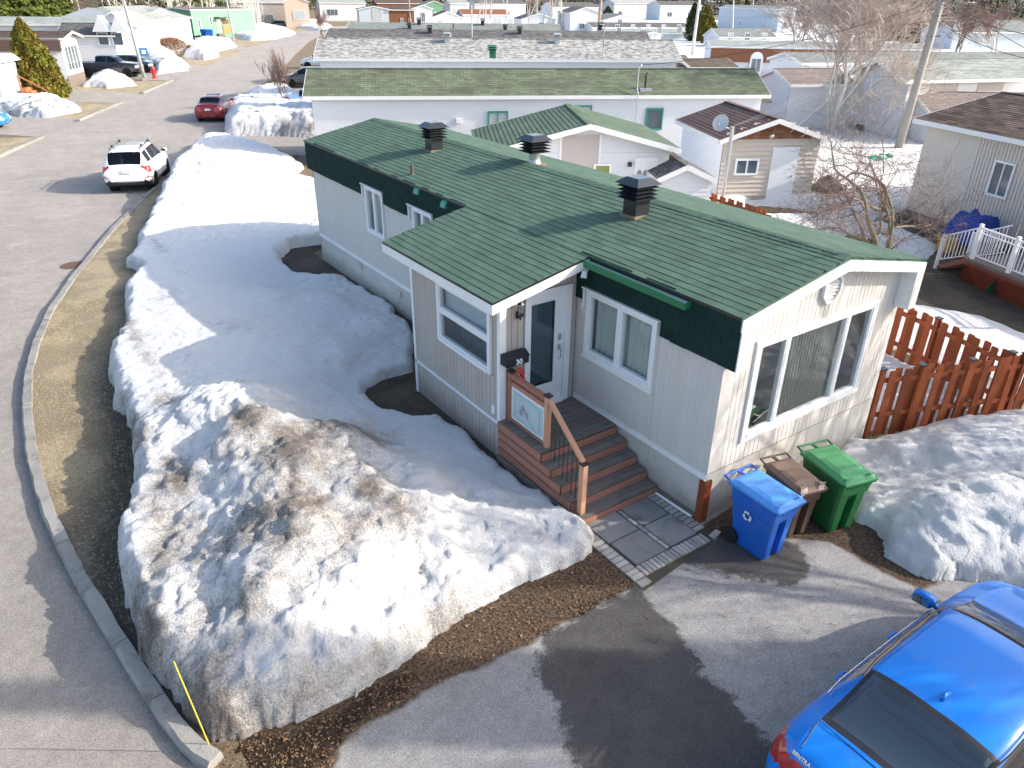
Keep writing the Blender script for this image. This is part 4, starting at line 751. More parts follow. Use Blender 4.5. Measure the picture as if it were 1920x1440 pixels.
# ------------------------------------------------------------------ wheeled bins
def bin_(label,loc,rz,mat,mlid,Wd,Dp,Ht,style=0):
    t=thing('wheeled_bin',label,'wheelie bin',loc,rz,'wheeled bins beside the gable end')
    w0,w1=Wd*.36,Wd*.45; d0f,d0b=-.33*Dp/.8,.22*Dp/.8; d1f,d1b=-.40*Dp/.8,.34*Dp/.8; zt=Ht-.1; n_=10
    # body as stacked rounded rectangles with a kick recess in the lower front
    mb=MB(); rings=[]; zs=[0.02,.05,.25,.5,.72*zt,.74*zt,zt-.03,zt]
    for z in zs:
        k=z/zt; w_=w0+(w1-w0)*k; f=d0f+(d1f-d0f)*k; b_=d0b+(d1b-d0b)*k
        if z>=.74*zt: w_+=.018; f-=.02
        if z<=.03: w_*=.95; f*=.93; b_*=.95
        rec=.10 if z<.60*zt and z>.0 else 0.0; ch=.045; kw=w_*.32
        pts=[(-w_,b_-ch),(-w_,f+ch),(-w_+ch*.4,f+ch*.3),(-w_+ch,f),(-kw,f),(-kw+.015,f+rec),(kw-.015,f+rec),(kw,f),(w_-ch,f),(w_-ch*.4,f+ch*.3),(w_,f+ch),(w_,b_-ch),(w_-ch,b_),(-w_+ch,b_)]
        rings.append([(x,y,z) for x,y in pts])
    k=len(rings[0]); V=[p for r in rings for p in r]; Fc=[]
    for i in range(len(rings)-1):
        for j in range(k): Fc.append((i*k+j,i*k+(j+1)%k,(i+1)*k+(j+1)%k,(i+1)*k+j))
    Fc.append(tuple(range(k))[::-1]); Fc.append(tuple((len(rings)-1)*k+j for j in range(k))); mb.mesh(V,Fc); body=mb.build('bin_body',mat,t,bevel=.006)
    # rim with gussets
    mb=MB(); W_=Wd/2*.97; F_=d1f-.05; B_=d1b+.02; mb.box((-W_,F_,zt-.03),(W_,B_,zt)); mb.box((-W_,F_,zt-.07),(W_,F_+.02,zt-.03))
    for i in range(7):
        x=-W_+.05+i*(2*W_-.1)/6; mb.prism([(x-.006,F_+.0,zt-.03),(x-.006,F_+.06,zt-.19),(x-.006,F_+.07,zt-.03)],(.012,0,0))
    mb.build('rim',mat,t)
    # lid: shallow crowned panel
    mb=MB(); nx,ny=8,10; LW=Wd/2; lf,lb=F_-.03,B_+.0; g=[]
    for j in range(ny+1):
        for i in range(nx+1):
            u=i/nx*2-1; v=j/ny; x=u*LW*(1-.06*(v<.05)); y=lf+(lb-lf)*v; e=min(1,(1-abs(u))*6)*min(1,v*8,(1-v)*9); z=zt+.012+.045*e+.02*v
            if abs(u)<.6 and .2<v<.62: z+=.016
            if style and .45<abs(u)<.85 and .08<v<.2: z+=.03
            g.append((x,y,z))
    Fc=[(j*(nx+1)+i,j*(nx+1)+i+1,(j+1)*(nx+1)+i+1,(j+1)*(nx+1)+i) for j in range(ny) for i in range(nx)]; k0=len(g)
    per=[i for i in range(nx+1)]+[j*(nx+1)+nx for j in range(1,ny+1)]+[ny*(nx+1)+i for i in range(nx-1,-1,-1)]+[j*(nx+1) for j in range(ny-1,0,-1)]
    g+=[(g[i][0],g[i][1],zt-.012) for i in per]; Fc+=[(per[i],k0+i,k0+(i+1)%len(per),per[(i+1)%len(per)]) for i in range(len(per))]
    mb.mesh(g,Fc); lid=mb.build('lid',mlid,t,smooth=False,bevel=.004)
    for s in(-1,1):
        mb=MB(); x0=s*LW*.68; mb.tube([(x0-.06,lf+.10,zt+.05),(x0-.045,lf+.05,zt+.085),(x0+.045,lf+.05,zt+.085),(x0+.06,lf+.10,zt+.05)],.011,6); mb.build('lid_handle',mlid,t)
    # rear grab bar (two open loops)
    mb=MB(); hb=lb+.10; mb.tube([(-LW*.92,lb-.02,zt+.03),(-LW*.92,hb,zt+.05),(LW*.92,hb,zt+.05),(LW*.92,lb-.02,zt+.03)],.018,6); mb.box((-.02,lb-.02,zt+.02),(.02,hb,zt+.05)); mb.build('grab_bar',mat,t)
    mb=MB(); mb.tube([(-w0-.05,d0b+.0,.13),(w0+.05,d0b+.0,.13)],.012,6); mb.build('axle',STEEL,t)
    for s in(-1,1):
        mb=MB(); a=s*(w0+.012); b_=s*(w0+.075); mb.lathe([(.0,min(a,b_)),(.12,min(a,b_)),(.135,min(a,b_)+.012),(.135,max(a,b_)-.012),(.12,max(a,b_)),(.07,max(a,b_)),(.06,max(a,b_)-.01),(0,max(a,b_)-.01)],(0,d0b+.0,.135),18,'x'); mb.build('wheel',RUBBER,t,smooth=False)
    return t,(w1,d1f,zt)
BLU=M('blue_bin_plastic',(.008,.10,.45),.45,.10,2,spec=.5,dirt=((.10,.16,.28),3,.35)); BLUL=M('blue_bin_lid',(.06,.25,.62),.4,.08,5,dirt=((.2,.4,.7),4,.3)); BRN=M('brown_bin_plastic',(.10,.062,.046),.42,.08); BRNL=M('brown_bin_lid',(.155,.10,.075),.42,.12,dirt=((.10,.06,.04),5,.6)); GRB=M('green_bin_plastic',(.012,.11,.028),.45,.12,2,dirt=((.08,.13,.07),3,.35)); GRBL=M('green_bin_lid',(.045,.22,.08),.4,.12)
bluebin,inf=bin_('bright blue wheeled bin with white recycling arrows, nearest the porch steps',(.27,-.80,0),-.04,BLU,BLUL,.60,.86,1.09)
bin_('brown wheeled bin between the blue bin and the green bin',(1.02,-.74,0),-.24,BRN,BRNL,.52,.78,1.02,1)
b3,_i=bin_('dark green wheeled bin with a white sticker, beside the snow bank',(1.70,-.98,0),-.24,GRB,GRBL,.63,.92,1.10)
# recycling arrows on the left flank of the blue bin
mb=MB()
for k in range(3):
    a0=k*2*math.pi/3+.5; P=lambda r,a:(-inf[0]*1-.0,-.02+r*math.cos(a),.66+r*math.sin(a))
    c1=a0; c2=a0+1.2; q=[P(.075,c1),P(.075,c2),P(.045,c2),P(.045,c1)]; mid=(c1+c2)/2; mb.face([P(.075,c1),P(.085,mid),P(.052,mid),P(.045,c1)]); mb.face([P(.085,mid),P(.075,c2),P(.045,c2),P(.052,mid)]); mb.face([P(.095,c2),P(.062,c2+.55),P(.025,c2)])
rc=mb.build("recycling_arrows",WHITE,bluebin); rc.location=(.018,0,0); rc.rotation_euler=(0,-.055,0)
mb=MB(); mb.face([(.02,0,.85),(.18,0,.85),(.18,0,.92),(.02,0,.92)]); s_=mb.build('sticker',M('sticker_paper',(.6,.68,.62),.5,.3,30),b3); s_.location=(0,-.463,0)
# ------------------------------------------------------------------ cedar fences (shadow-box pickets)
def fence(label,a,b_,h,step=.165,pw=.14,posts=(),group='cedar fences round the side yard',par=None,z0=0.03):
    a=Vector((a[0],a[1],0));b_=Vector((b_[0],b_[1],0)); d=(b_-a); Ln=d.length; d.normalize(); nn=Vector((d.y,-d.x,0))
    t=thing('cedar_fence',label,'fence',a,math.atan2(d.y,d.x),group); n_=int(Ln/step)
    for z in(.35*h,.85*h): 
        mb=MB(); mb.box((0,-.02,z-.045),(Ln,.02,z+.045)); mb.build('fence_rail',CEDAR,t)
    me=[]
    for q in range(3):
        mb=MB(); c=.02; hh=h*random.uniform(.99,1.01); mb.prism([(0,-.009,z0),(pw,-.009,z0),(pw,-.009,hh-c),(pw-c,-.009,hh),(c,-.009,hh),(0,-.009,hh-c)],(0,.018,0)); m_=bpy.data.meshes.new('picket'); m_.from_pydata(mb.v,[],mb.f); m_.materials.append(CEDAR); me.append(m_)
    for i in range(n_):
        side=-1 if i%2 else 1; o=link('picket',random.choice(me),t); o.location=(i*step+.01,side*.031,random.uniform(-.012,.012)); o.rotation_euler=(random.uniform(-.02,.02),random.uniform(-.012,.012),0)
    for p in posts:
        mb=MB(); mb.box((p*Ln-.045,-.045,0),(p*Ln+.045,.045,h+.02)); po=mb.build('fence_post',CEDAR,t); mb=MB(); mb.box((p*Ln-.06,-.06,h+.02),(p*Ln+.06,.06,h+.045)); mb.build('post_cap',BLACK,po)
    return t
pA=G(1905,668,1.4); pB=G(1694,569,1.4)
dAB=(Vector((pA.x,pA.y,0))-Vector((4.36,.02,0))); eA=Vector((4.36,.02,0))+dAB*1.5
fence('near cedar fence running from the gable corner along the snow bank',(4.36,.02),(eA.x,eA.y),1.4,posts=(.01,.2,.45,.72,.97))
cA=Vector((4.36,.02,0))+dAB*1.02; dB=Vector((pB.x,pB.y,0))-cA; eB=cA+dB*2.2
fence('farther cedar fence behind, with snow on both sides, leading away from the near fence',(cA.x,cA.y),(eB.x,eB.y),1.4,step=.19,pw=.145,posts=(.02,.3,.6))
hb=thing('straw_tuft','flattened tuft of dead hay at the foot of the cedar fence','dead plant',(G(1650,826).x,G(1650,826).y,0)); mb=MB()
for i in range(500):
    p=Vector((random.gauss(0,.22),random.gauss(0,.10),.02)); a=random.uniform(0,6.28); l=random.uniform(.06,.2); q=p+Vector((math.cos(a)*l,math.sin(a)*l,random.uniform(0,.1))); s=Vector((-math.sin(a),math.cos(a),0))*.003; mb.face([p-s,p+s,q])
mb.build('straw',M('straw',(.32,.24,.11),.9,.3,9),hb)
# driveway stake
p0=G(398,1411); p1=zat(p0,332,1245); st=thing('marker_stake','thin yellow driveway stake with a red foot at the corner of the snow bank','marker stake',p0)
dv=(p1-p0); dv=Vector((dv.x-.02,dv.y+.05,dv.z)); mb=MB(); mb.tube([(0,0,.02),dv],.0065,6); mb.build('rod',M('yellow_fibreglass',(.75,.55,.06),.4),st); mb=MB(); mb.lathe([(.03,0),(.032,.03),(.012,.05)],(0,0,0),8); mb.build('foot',RED,st)
# manhole
mh=G(137,498); mb=MB(); mb.lathe([(.34,.0),(.34,.012),(.29,.014),(.0,.014)],(mh.x,mh.y,.004),24); mc=mb.build('manhole_cover',M('rusty_iron',(.12,.07,.05),.8,.3,20)); tag(mc,'round rusty manhole cover in the road near the kerb','manhole cover')
mb=MB(); d=G(1370,930) 
# litter of leaves, needles and twigs on soil, drive and snow
mb=MB(); 
polyL=soilA
for i in range(6500):
    while 1:
        x,y=random.uniform(-7.3,-1.2),random.uniform(-1.2,1.2)
        if sdist(np.array([x]),np.array([y]),soilA)[0]>-.02: break
    a=random.uniform(0,6.28); l=random.uniform(.006,.018)*(1 if random.random()<.93 else 2.); w_=l*random.uniform(.15,.7); u1=Vector((math.cos(a),math.sin(a),random.uniform(-.3,.3)))*l; u2=Vector((-math.sin(a),math.cos(a),random.uniform(-.3,.3)))*w_; c_=Vector((x,y,.022)); mb.face([c_-u1,c_-u2,c_+u1,c_+u2])
mb.build('leaf_litter',M('dead_leaf',(.17,.105,.06),.9,.4,30,rnd=.5),kind='stuff')
mb=MB()
for i in range(170):
    x,y=random.uniform(-4,1.5),random.uniform(-3.4,-.6); a=random.uniform(0,6.28); p=Vector((x,y,.02)); pts=[p]
    for k in range(random.randint(1,3)): a+=random.uniform(-.6,.6); pts.append(pts[-1]+Vector((math.cos(a),math.sin(a),0))*random.uniform(.02,.05))
    mb.tube(pts,.0028,3)
mb.build('fallen_twigs',TWIG,kind='stuff')
# grass blades on the verge
mb=MB(); 
for i in range(26000):
    j=random.random(); k=int(j*(len(vpoly)))
    x=random.uniform(-8.2,-5.4); y=random.uniform(1.5,15)
    if sdist(np.array([x]),np.array([y]),vpoly)[0]<.12: continue
    a=random.uniform(0,6.28); l=random.uniform(.02,.06); c_=Vector((x,y,.105)); s=Vector((math.cos(a),math.sin(a),0))*.004; mb.face([c_-s,c_+s,c_+Vector((random.uniform(-1,1)*l,random.uniform(-1,1)*l,l*.5))])
mb.build('dry_grass',M('dead_grass_blade',(.42,.34,.19),.9,.3,3,rnd=.45),kind='stuff')
# ------------------------------------------------------------------ vehicles
def interp(xs,ys,x):
    xs=np.array(xs,float);ys=np.array(ys,float); h=np.diff(xs);dl=np.diff(ys)/h; m_=np.zeros(len(xs))
    for i in range(1,len(xs)-1):
        if dl[i-1]*dl[i]>0: w1_=2*h[i]+h[i-1];w2_=h[i]+2*h[i-1]; m_[i]=(w1_+w2_)/(w1_/dl[i-1]+w2_/dl[i])
    m_[0]=dl[0];m_[-1]=dl[-1]; i=np.clip(np.searchsorted(xs,x)-1,0,len(xs)-2); t=(x-xs[i])/h[i]
    return ys[i]*(2*t**3-3*t**2+1)+m_[i]*h[i]*(t**3-2*t**2+t)+ys[i+1]*(-2*t**3+3*t**2)+m_[i+1]*h[i]*(t**3-t**2)
def vehicle(label,cat,name,loc,rz,sp,paint,group,res=(70,5),wheelmat=None,extras=None):
    t=thing(name,label,cat,loc,rz,group); K=sp['keys']; xs=[k[0] for k in K]; nx=res[0]; X=np.unique(np.concatenate([np.linspace(xs[0],xs[-1],nx),[w_+s*sp['wr']*1.12 for w_ in sp['wx'] for s in(-1,1)]]))
    cols=[interp(xs,[k[j] for k in K],X) for j in range(1,7)]  # zbot, zbelt, ztop, hw(max), hbelt, hroof
    zb_,zl,zt,hw,hb_,hr=cols; ctl=[]
    for i in range(len(X)):
        cab=zt[i]-zl[i]; e=min(1,max(0,cab/.3)); zed=zl[i]+cab*(.86 if cab>.05 else .6)
        ctl.append([(0,zb_[i]),(hw[i]*.86,zb_[i]),(hw[i]*.965,zb_[i]+.07),(hw[i],zb_[i]+(zl[i]-zb_[i])*.42),(hw[i]*.992,zb_[i]+(zl[i]-zb_[i])*.78),(hb_[i],zl[i]),(hr[i],zed),(hr[i]*.84,zt[i]-.012-.02*e),(hr[i]*.45,zt[i]-.004),(0,zt[i])])
    sub=res[1]; S=[]; nC=10
    for s in range((nC-1)*sub+1):
        q=s/sub; i=min(int(q),nC-2); f=q-i; S.append((i,f))
    P=np.zeros((len(X),len(S),3))
    for a in range(len(X)):
        c_=np.array(ctl[a])
        for b_,(i,f) in enumerate(S):
            p0=c_[max(i-1,0)];p1=c_[i];p2=c_[i+1];p3=c_[min(i+2,nC-1)]; tn=.5 if i not in(0,) else 0
            m1=(p2-p0)*tn;m2=(p3-p1)*tn
            if i==5 or i==0: m1=m2=(p2-p1)
            if i==4: m2=(p2-p1)
            if i==6: m1=(p2-p1)*1.
            v=p1*(2*f**3-3*f**2+1)+m1*(f**3-2*f**2+f)+p2*(-2*f**3+3*f**2)+m2*(f**3-f**2); P[a,b_]=(X[a],v[0],v[1])
    parts={'body':MB(),'window_glass':MB(),'black_trim':MB(),'tail_light':MB(),'head_light':MB(),'sunroof':MB()}
    wr=sp['wr']; 
    def cls(x,sc,z,y,a):
        cab=zt[a]-zl[a]
        for w_ in sp['wx']:
            if sc<4.8 and math.hypot(x-w_,z-wr)<wr*1.13 and y>.3: return None
        return sp['cls'](x,sc,z,y,cab)
    # snap wheel-arch rims
    for w_ in sp['wx']:
        dx=P[:,:,0]-w_; dz=P[:,:,2]-wr; r=np.hypot(dx,dz); R=wr*1.13; band=(abs(r-R)<.05)&(P[:,:,1]>.35)&(P[:,:,2]>zb_[:,None]+.0)
        idx=np.zeros(len(S),bool); idx[:int(4.8*sub)]=True; band&=idx[None,:]
        P[:,:,0]=np.where(band,w_+dx/np.maximum(r,1e-3)*R,P[:,:,0]); P[:,:,2]=np.where(band,wr+dz/np.maximum(r,1e-3)*R,P[:,:,2])
    for a in range(len(X)-1):
        for b_ in range(len(S)-1):
            q=[P[a,b_],P[a+1,b_],P[a+1,b_+1],P[a,b_+1]]; c_=sum(q)/4; sc=(b_+.5)/sub; k=cls(c_[0],sc,c_[2],c_[1],a)
            if k is None: continue
            m_=parts[k]; m_.face(q); k2=k+'_' if k in('tail_light','head_light') else k; parts.setdefault(k2,MB()).face([(p[0],-p[1],p[2]) for p in q[::-1]])
    for a in(0,len(X)-1):
        for b_ in range(len(S)-1):
            q=[(P[a,b_][0],P[a,b_][1],P[a,b_][2]),(P[a,b_+1][0],P[a,b_+1][1],P[a,b_+1][2]),(P[a,b_+1][0],0,P[a,b_+1][2]),(P[a,b_][0],0,P[a,b_][2])]; k=sp['cls'](X[a],(b_+.5)/sub,P[a,b_][2],P[a,b_][1],0); m_=parts['body']
            m_.face(q); m_.face([(p[0],-p[1],p[2]) for p in q])
    mats={'body':paint,'window_glass':sp.get('glass',CARG),'black_trim':BLACK,'tail_light':LENS,'head_light':M('headlamp',(.6,.62,.65),.1,.1,coat=1),'sunroof':BLACK}
    for k,m_ in parts.items():
        k=k.rstrip('_')
        if not m_.f: continue
        me=bpy.data.meshes.new(k); me.from_pydata(m_.v,[],m_.f); bm=bmesh.new(); bm.from_mesh(me); bmesh.ops.remove_doubles(bm,verts=bm.verts,dist=.0008); bmesh.ops.recalc_face_normals(bm,faces=bm.faces); bm.to_mesh(me); bm.free(); me.materials.append(mats[k]); me.polygons.foreach_set('use_smooth',[True]*len(me.polygons)); link(k,me,t)
    mb=MB()
    for w_ in sp['wx']:
        mb.lathe([(wr*1.13,-sp['hw']+.03),(wr*1.13,-sp['hw']+.3),(0.01,-sp['hw']+.3)],(w_,0,wr),20,'y'); mb.lathe([(0.01,sp['hw']-.3),(wr*1.13,sp['hw']-.3),(wr*1.13,sp['hw']-.03)],(w_,0,wr),20,'y')
    mb.box((xs[0]+.3,-sp['hw']*.8,.2),(xs[-1]-.3,sp['hw']*.8,.3)); mb.build('underbody',RUBBER,t)
    for w_ in sp['wx']:
        for s in(-1,1):
            yo=s*(sp['hw']-.03); yi=s*(sp['hw']-.24); lo,hi=min(yo,yi),max(yo,yi); mb=MB(); mb.lathe([(wr*.66,lo),(wr*.93,lo),(wr,lo+.03),(wr,hi-.03),(wr*.93,hi),(wr*.66,hi)],(w_,0,wr),24,'y'); wh=mb.build('wheel',RUBBER,t,smooth=False)
            mb=MB(); yf=yo-s*.015
            mb.lathe([(wr*.66,yf-s*.0-.004),(wr*.66,yf+.004),(wr*.6,yf+.004),(wr*.6,yf-.004)],(w_,0,wr),24,'y')
            for k in range(7):
                a=k*2*math.pi/7; c1=Vector((w_+math.cos(a)*wr*.1,yf,wr+math.sin(a)*wr*.1)); c2=Vector((w_+math.cos(a)*wr*.64,yf,wr+math.sin(a)*wr*.64)); mb.beam(c1,c2,.035,.015,(0,1,0))
            mb.lathe([(.06,yf-.006),(.06,yf+.006)],(w_,0,wr),10,'y'); mb.build('rim',wheelmat or CHROME,wh)
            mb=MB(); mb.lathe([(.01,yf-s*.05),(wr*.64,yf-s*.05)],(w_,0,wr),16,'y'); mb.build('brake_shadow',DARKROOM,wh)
    for s in(-1,1):
        mb=MB(); mx,mz=sp['mir']; yb=s*(sp['hw']-.16); 
        pr=[(mx-.05,yb+s*.10,mz-.02),(mx+.1,yb+s*.10,mz-.02),(mx+.04,yb+s*.34,mz-.0),(mx-.08,yb+s*.32,mz-.0)]; pt=[(p[0]*1.+.01,p[1]-s*.01,p[2]+.13) for p in pr]
        mb.hexa(pr,pt); mb.box((mx,yb-s*.02,mz-.01),(mx+.06,yb+s*.14,mz+.03)); mr=mb.build('wing_mirror',paint,t,bevel=.02,smooth=True)
        mb=MB(); mb.face([(mx-.058,yb+s*.13,mz+.0),(mx-.085,yb+s*.30,mz+.01),(mx-.075,yb+s*.29,mz+.115),(mx-.048,yb+s*.13,mz+.11)]); mb.build('mirror_glass',M('mirror',(.6,.62,.65),.03,0,metal=1),mr)
    if extras: extras(t,sp,paint)
    return t
hwS=.91
sedan=dict(wr=.33,wx=(-1.32,1.38),hw=.90,mir=(.62,1.0),keys=[ # x zbot zbelt ztop hw hbelt hroof
 (-2.32,.42,.60,.72,.60,.56,.40),(-2.29,.33,.74,.90,.74,.68,.50),(-2.22,.27,.86,1.045,.82,.74,.58),(-2.02,.24,.95,1.085,.88,.79,.62),(-1.72,.23,.975,1.115,.90,.80,.63),(-1.50,.22,.98,1.19,.905,.81,.62),(-1.12,.21,.97,1.395,.91,.83,.60),(-.6,.2,.955,1.45,.91,.84,.60),(0,.2,.945,1.452,.91,.845,.60),(.32,.2,.94,1.40,.91,.845,.60),(.85,.2,.935,1.16,.91,.84,.62),(1.20,.2,.92,.99,.905,.82,.64),(1.7,.22,.85,.91,.89,.78,.60),(2.1,.26,.74,.80,.83,.7,.5),(2.27,.3,.62,.68,.70,.6,.42),(2.32,.34,.52,.56,.6,.5,.36)])
def cls_sedan(x,sc,z,y,cab):
    if 5.12<sc<5.93:
        if -1.18<x<.72 and cab>.12:
            if abs(x+.18)<.035: return 'black_trim'
            if sc<5.2 or sc>5.86: return 'black_trim'
            return 'window_glass'
    if sc>=6.0:
        if -1.80<x<-1.10: 
            if x<-1.72 or x>-1.16 or sc<6.55: return 'black_trim'
            return 'window_glass'
        if .36<x<1.16 and sc>6.1: return 'window_glass' if x<1.1 and sc>6.35 else 'black_trim'
    if x<-1.96 and .74<z<.94 and y>.42 and (sc<5.3 or x<-2.15): return 'tail_light'
    if x>1.85 and .56<z<.74 and y>.4: return 'head_light'
    if z<.26 : return 'black_trim'
    return 'body'
sedan['cls']=cls_sedan
def paintm(name,c,m_=.25): return M(name,c,.22,.03,coat=1,metal=m_)
BLUEP=M('blue_car_paint',(.0,.17,.60),.3,.04,coat=.35,metal=.0,spec=.3,dirt=((.12,.2,.32),7,.2))
def ex_near(t,sp,paint):
    for s in(-1,1):
        for x in(-.98,.0):
            mb=MB(); mb.tube([(x-.09,s*.875,.86),(x-.07,s*.925,.865),(x+.07,s*.925,.865),(x+.09,s*.875,.86)],[.012,.016,.016,.012],8); mb.build('door_handle',paint,t,smooth=True)
        mb=MB(); mb.tube([(-1.25,s*.60,1.35),(-1.0,s*.625,1.385),(-.6,s*.625,1.425),(0,s*.625,1.43),(.28,s*.625,1.385)],.010,5); mb.build('roof_moulding',BLACK,t)
        mb=MB(); mb.tube([(-1.42,s*.795,1.02),(-1.15,s*.835,.985),(-.6,s*.85,.968),(0,s*.855,.958),(.7,s*.85,.95)],.009,5); mb.build('window_moulding',CHROME,t)
        mb=MB(); mb.tube([(-.60,s*.915,.30),(-.58,s*.918,.6),(-.60,s*.90,.9),(-.62,s*.85,.96)],.005,4); mb.tube([(.45,s*.905,.28),(.47,s*.918,.6),(.45,s*.90,.88),(.44,s*.855,.95)],.005,4); mb.build('door_seam',BLACK,t)
    mb=MB(); mb.hexa([(-.98,-.02,1.41),(-.80,-.02,1.425),(-.80,.02,1.425),(-.98,.02,1.41)],[(-.97,-.006,1.49),(-.93,-.006,1.485),(-.93,.006,1.485),(-.97,.006,1.49)]); mb.build('roof_aerial',paint,t,smooth=True)
    mb=MB(); mb.tube([(-1.83,-.63,1.098),(-1.85,0,1.105),(-1.83,.63,1.098)],.005,4); mb.tube([(-1.83,.63,1.098),(-2.17,.56,1.05),(-2.25,.54,.95)],.0045,4); mb.tube([(-1.83,-.63,1.098),(-2.17,-.56,1.05),(-2.25,-.54,.95)],.0045,4); mb.build('boot_seam',BLACK,t)
    text_obj('boot_lettering','SENTRA',.052,CHROME,t,mbasis((0,-1,0),(.45,0,.89),(-.89,0,.45),(-2.245,.50,1.005)),.003,True)
    mb=MB(); CL=M('seat_cloth',(.15,.18,.19),.9)
    mb.box((-1.6,-.6,.5),(-.9,.6,.90)); mb.box((-1.02,-.58,.7),(-.88,.58,1.10)); mb.build('rear_seat',CL,t)
    for y in(-.36,.36):
        mb=MB(); mb.box((-1.06,y-.13,1.08),(-.97,y+.13,1.24)); mb.box((.0,y-.22,.6),(.12,y+.22,1.12)); mb.box((.02,y-.12,1.14),(.1,y+.12,1.28)); mb.build('head_rest',M('head_rest_cloth',(.05,.055,.06),.9),t,bevel=.02)
    mb=MB(); mb.box((-1.68,-.62,.90),(-1.05,.62,.93)); mb.build('parcel_shelf',M('shelf_felt',(.2,.23,.24),.9),t)
CARG2=glass('rear_screen_glass',(.6,.68,.7),.16,.02)
s1=dict(sedan); s1['glass']=CARG2
vehicle('bright blue sedan in the driveway at the bottom right corner','car','parked_car',(-.63,-4.22,0),0,s1,BLUEP,'parked cars',(240,11),extras=ex_near)
# white SUV
suv=dict(wr=.345,wx=(-1.30,1.37),hw=.90,mir=(.85,1.12),keys=[(-2.14,.48,.66,.78,.66,.6,.5),(-2.12,.38,.80,.98,.80,.74,.56),(-2.06,.33,1.0,1.14,.87,.80,.60),(-1.98,.3,1.05,1.28,.89,.82,.62),(-1.72,.28,1.07,1.57,.90,.83,.63),(-1.3,.27,1.06,1.615,.90,.84,.63),(-.5,.27,1.03,1.64,.90,.85,.64),(.2,.27,1.01,1.62,.90,.85,.63),(.5,.27,1.0,1.54,.90,.85,.63),(.95,.27,.99,1.28,.90,.84,.65),(1.25,.27,.97,1.09,.90,.82,.68),(1.7,.28,.93,1.0,.88,.8,.66),(2.02,.3,.84,.88,.82,.72,.55),(2.14,.36,.6,.65,.66,.6,.45)])
def cls_suv(x,sc,z,y,cab):
    if 5.12<sc<5.93 and -1.72<x<.85 and cab>.12:
        if abs(x+.15)<.05 or abs(x+1.05)<.06: return 'body' if x<-1 else 'black_trim'
        return 'window_glass'
    if x<-1.70 and sc>=6.0 and z>1.14 and z<1.55: return 'window_glass' if sc>6.1 else 'body'
    if .58<x<1.2 and sc>6.1: return 'window_glass'
    if x<-1.80 and .90-.1*(y>.8)<z<1.07 and y>.38 and (sc<5.6 or x<-1.95): return 'tail_light'
    if x<-2.0 and .60<z<.66 and y>.5: return 'tail_light'
    if x>1.75 and .62<z<.82 and y>.45: return 'head_light'
    if z<.50 and (x<-1.9 or x>1.9) : return 'black_trim'
    if z<.36: return 'black_trim'
    return 'body'
suv['cls']=cls_suv
PLATE=M('plate_white',(.7,.7,.68),.4,.1)
def ex_suv(t,sp,paint):
    for s in(-1,1):
        mb=MB(); mb.tube([(-1.55,s*.56,1.60),(-1.5,s*.56,1.66),(.2,s*.57,1.68),(.3,s*.57,1.62)],.018,6); mb.build('roof_rail',BLACK,t)
        for x in(-1.15,.1):
            mb=MB(); mb.box((x-.05,s*.54-.03,1.65),(x+.05,s*.54+.03,1.74)); mb.build('rack_foot',BLACK,t)
    for x in(-1.15,.1):
        mb=MB(); mb.box((x-.03,-.62,1.735),(x+.03,.62,1.765)); mb.build('rack_bar',M('rack_metal',(.4,.41,.42),.3,metal=.6),t)
    mb=MB(); mb.box((-2.165,-.16,.80),(-2.14,.16,.93)); mb.build('licence_plate',PLATE,t)
    mb=MB()
    for k in range(3):
        a=math.pi/2+k*2*math.pi/3; c_=Vector((-2.13,math.cos(a)*.035,1.02+math.sin(a)*.035)); u1=Vector((0,math.cos(a),math.sin(a)))*.035; u2=Vector((0,-math.sin(a),math.cos(a)))*.02; mb.face([c_-u1,c_-u2,c_+u1,c_+u2])
    mb.build('badge',CHROME,t)
    mb=MB(); mb.box((-2.17,-.6,.36),(-2.1,.6,.46)); mb.build('rear_bumper_insert',BLACK,t); mb=MB(); mb.box((-2.16,-.35,.45),(-2.10,.35,.5)); mb.build('skid_plate',STEEL,t)
    mb=MB(); mb.beam((-2.03,-.25,1.2),(-2.0,.1,1.22),.015,.015); mb.build('rear_wiper',BLACK,t)
a_=G(240,358); b_=G(300,352); rr=G(325,318); rl=G(205,352); 
WHP=paintm('white_car_paint',(.78,.79,.80),0)
sx=(G(205,356)+G(299,356))*.5; hdg=math.atan2((G(326,318)-G(297,352)).y,(G(326,318)-G(297,352)).x)
vehicle('white sport utility car with roof rack driving away on the road','car','parked_car',(sx.x+math.cos(hdg)*1.45,sx.y+math.sin(hdg)*1.45,0),hdg,suv,WHP,'parked cars',(110,6),extras=ex_suv)
# red sedan
REDP=paintm('red_car_paint',(.20,.004,.012),.3)
def ex_red(t,sp,paint):
    mb=MB(); mb.box((-2.33,-.16,.72),(-2.29,.16,.84)); mb.build('licence_plate',PLATE,t); mb=MB(); mb.box((-.5,-.4,1.452),(.1,.4,1.458)); mb.build('sunroof',BLACK,t)
    mb=MB(); mb.box((-2.12,-.62,1.11),(-2.0,.62,1.135)); mb.build('spoiler',paint,t)
rs=(G(368,230)+G(420,230))*.5; hr_=math.radians(63)
vehicle('dark red sedan parked on the road beside a snow bank','car','parked_car',(rs.x+math.cos(hr_)*2.2,rs.y+math.sin(hr_)*2.2,0),hr_,sedan,REDP,'parked cars',(90,5),extras=ex_red)
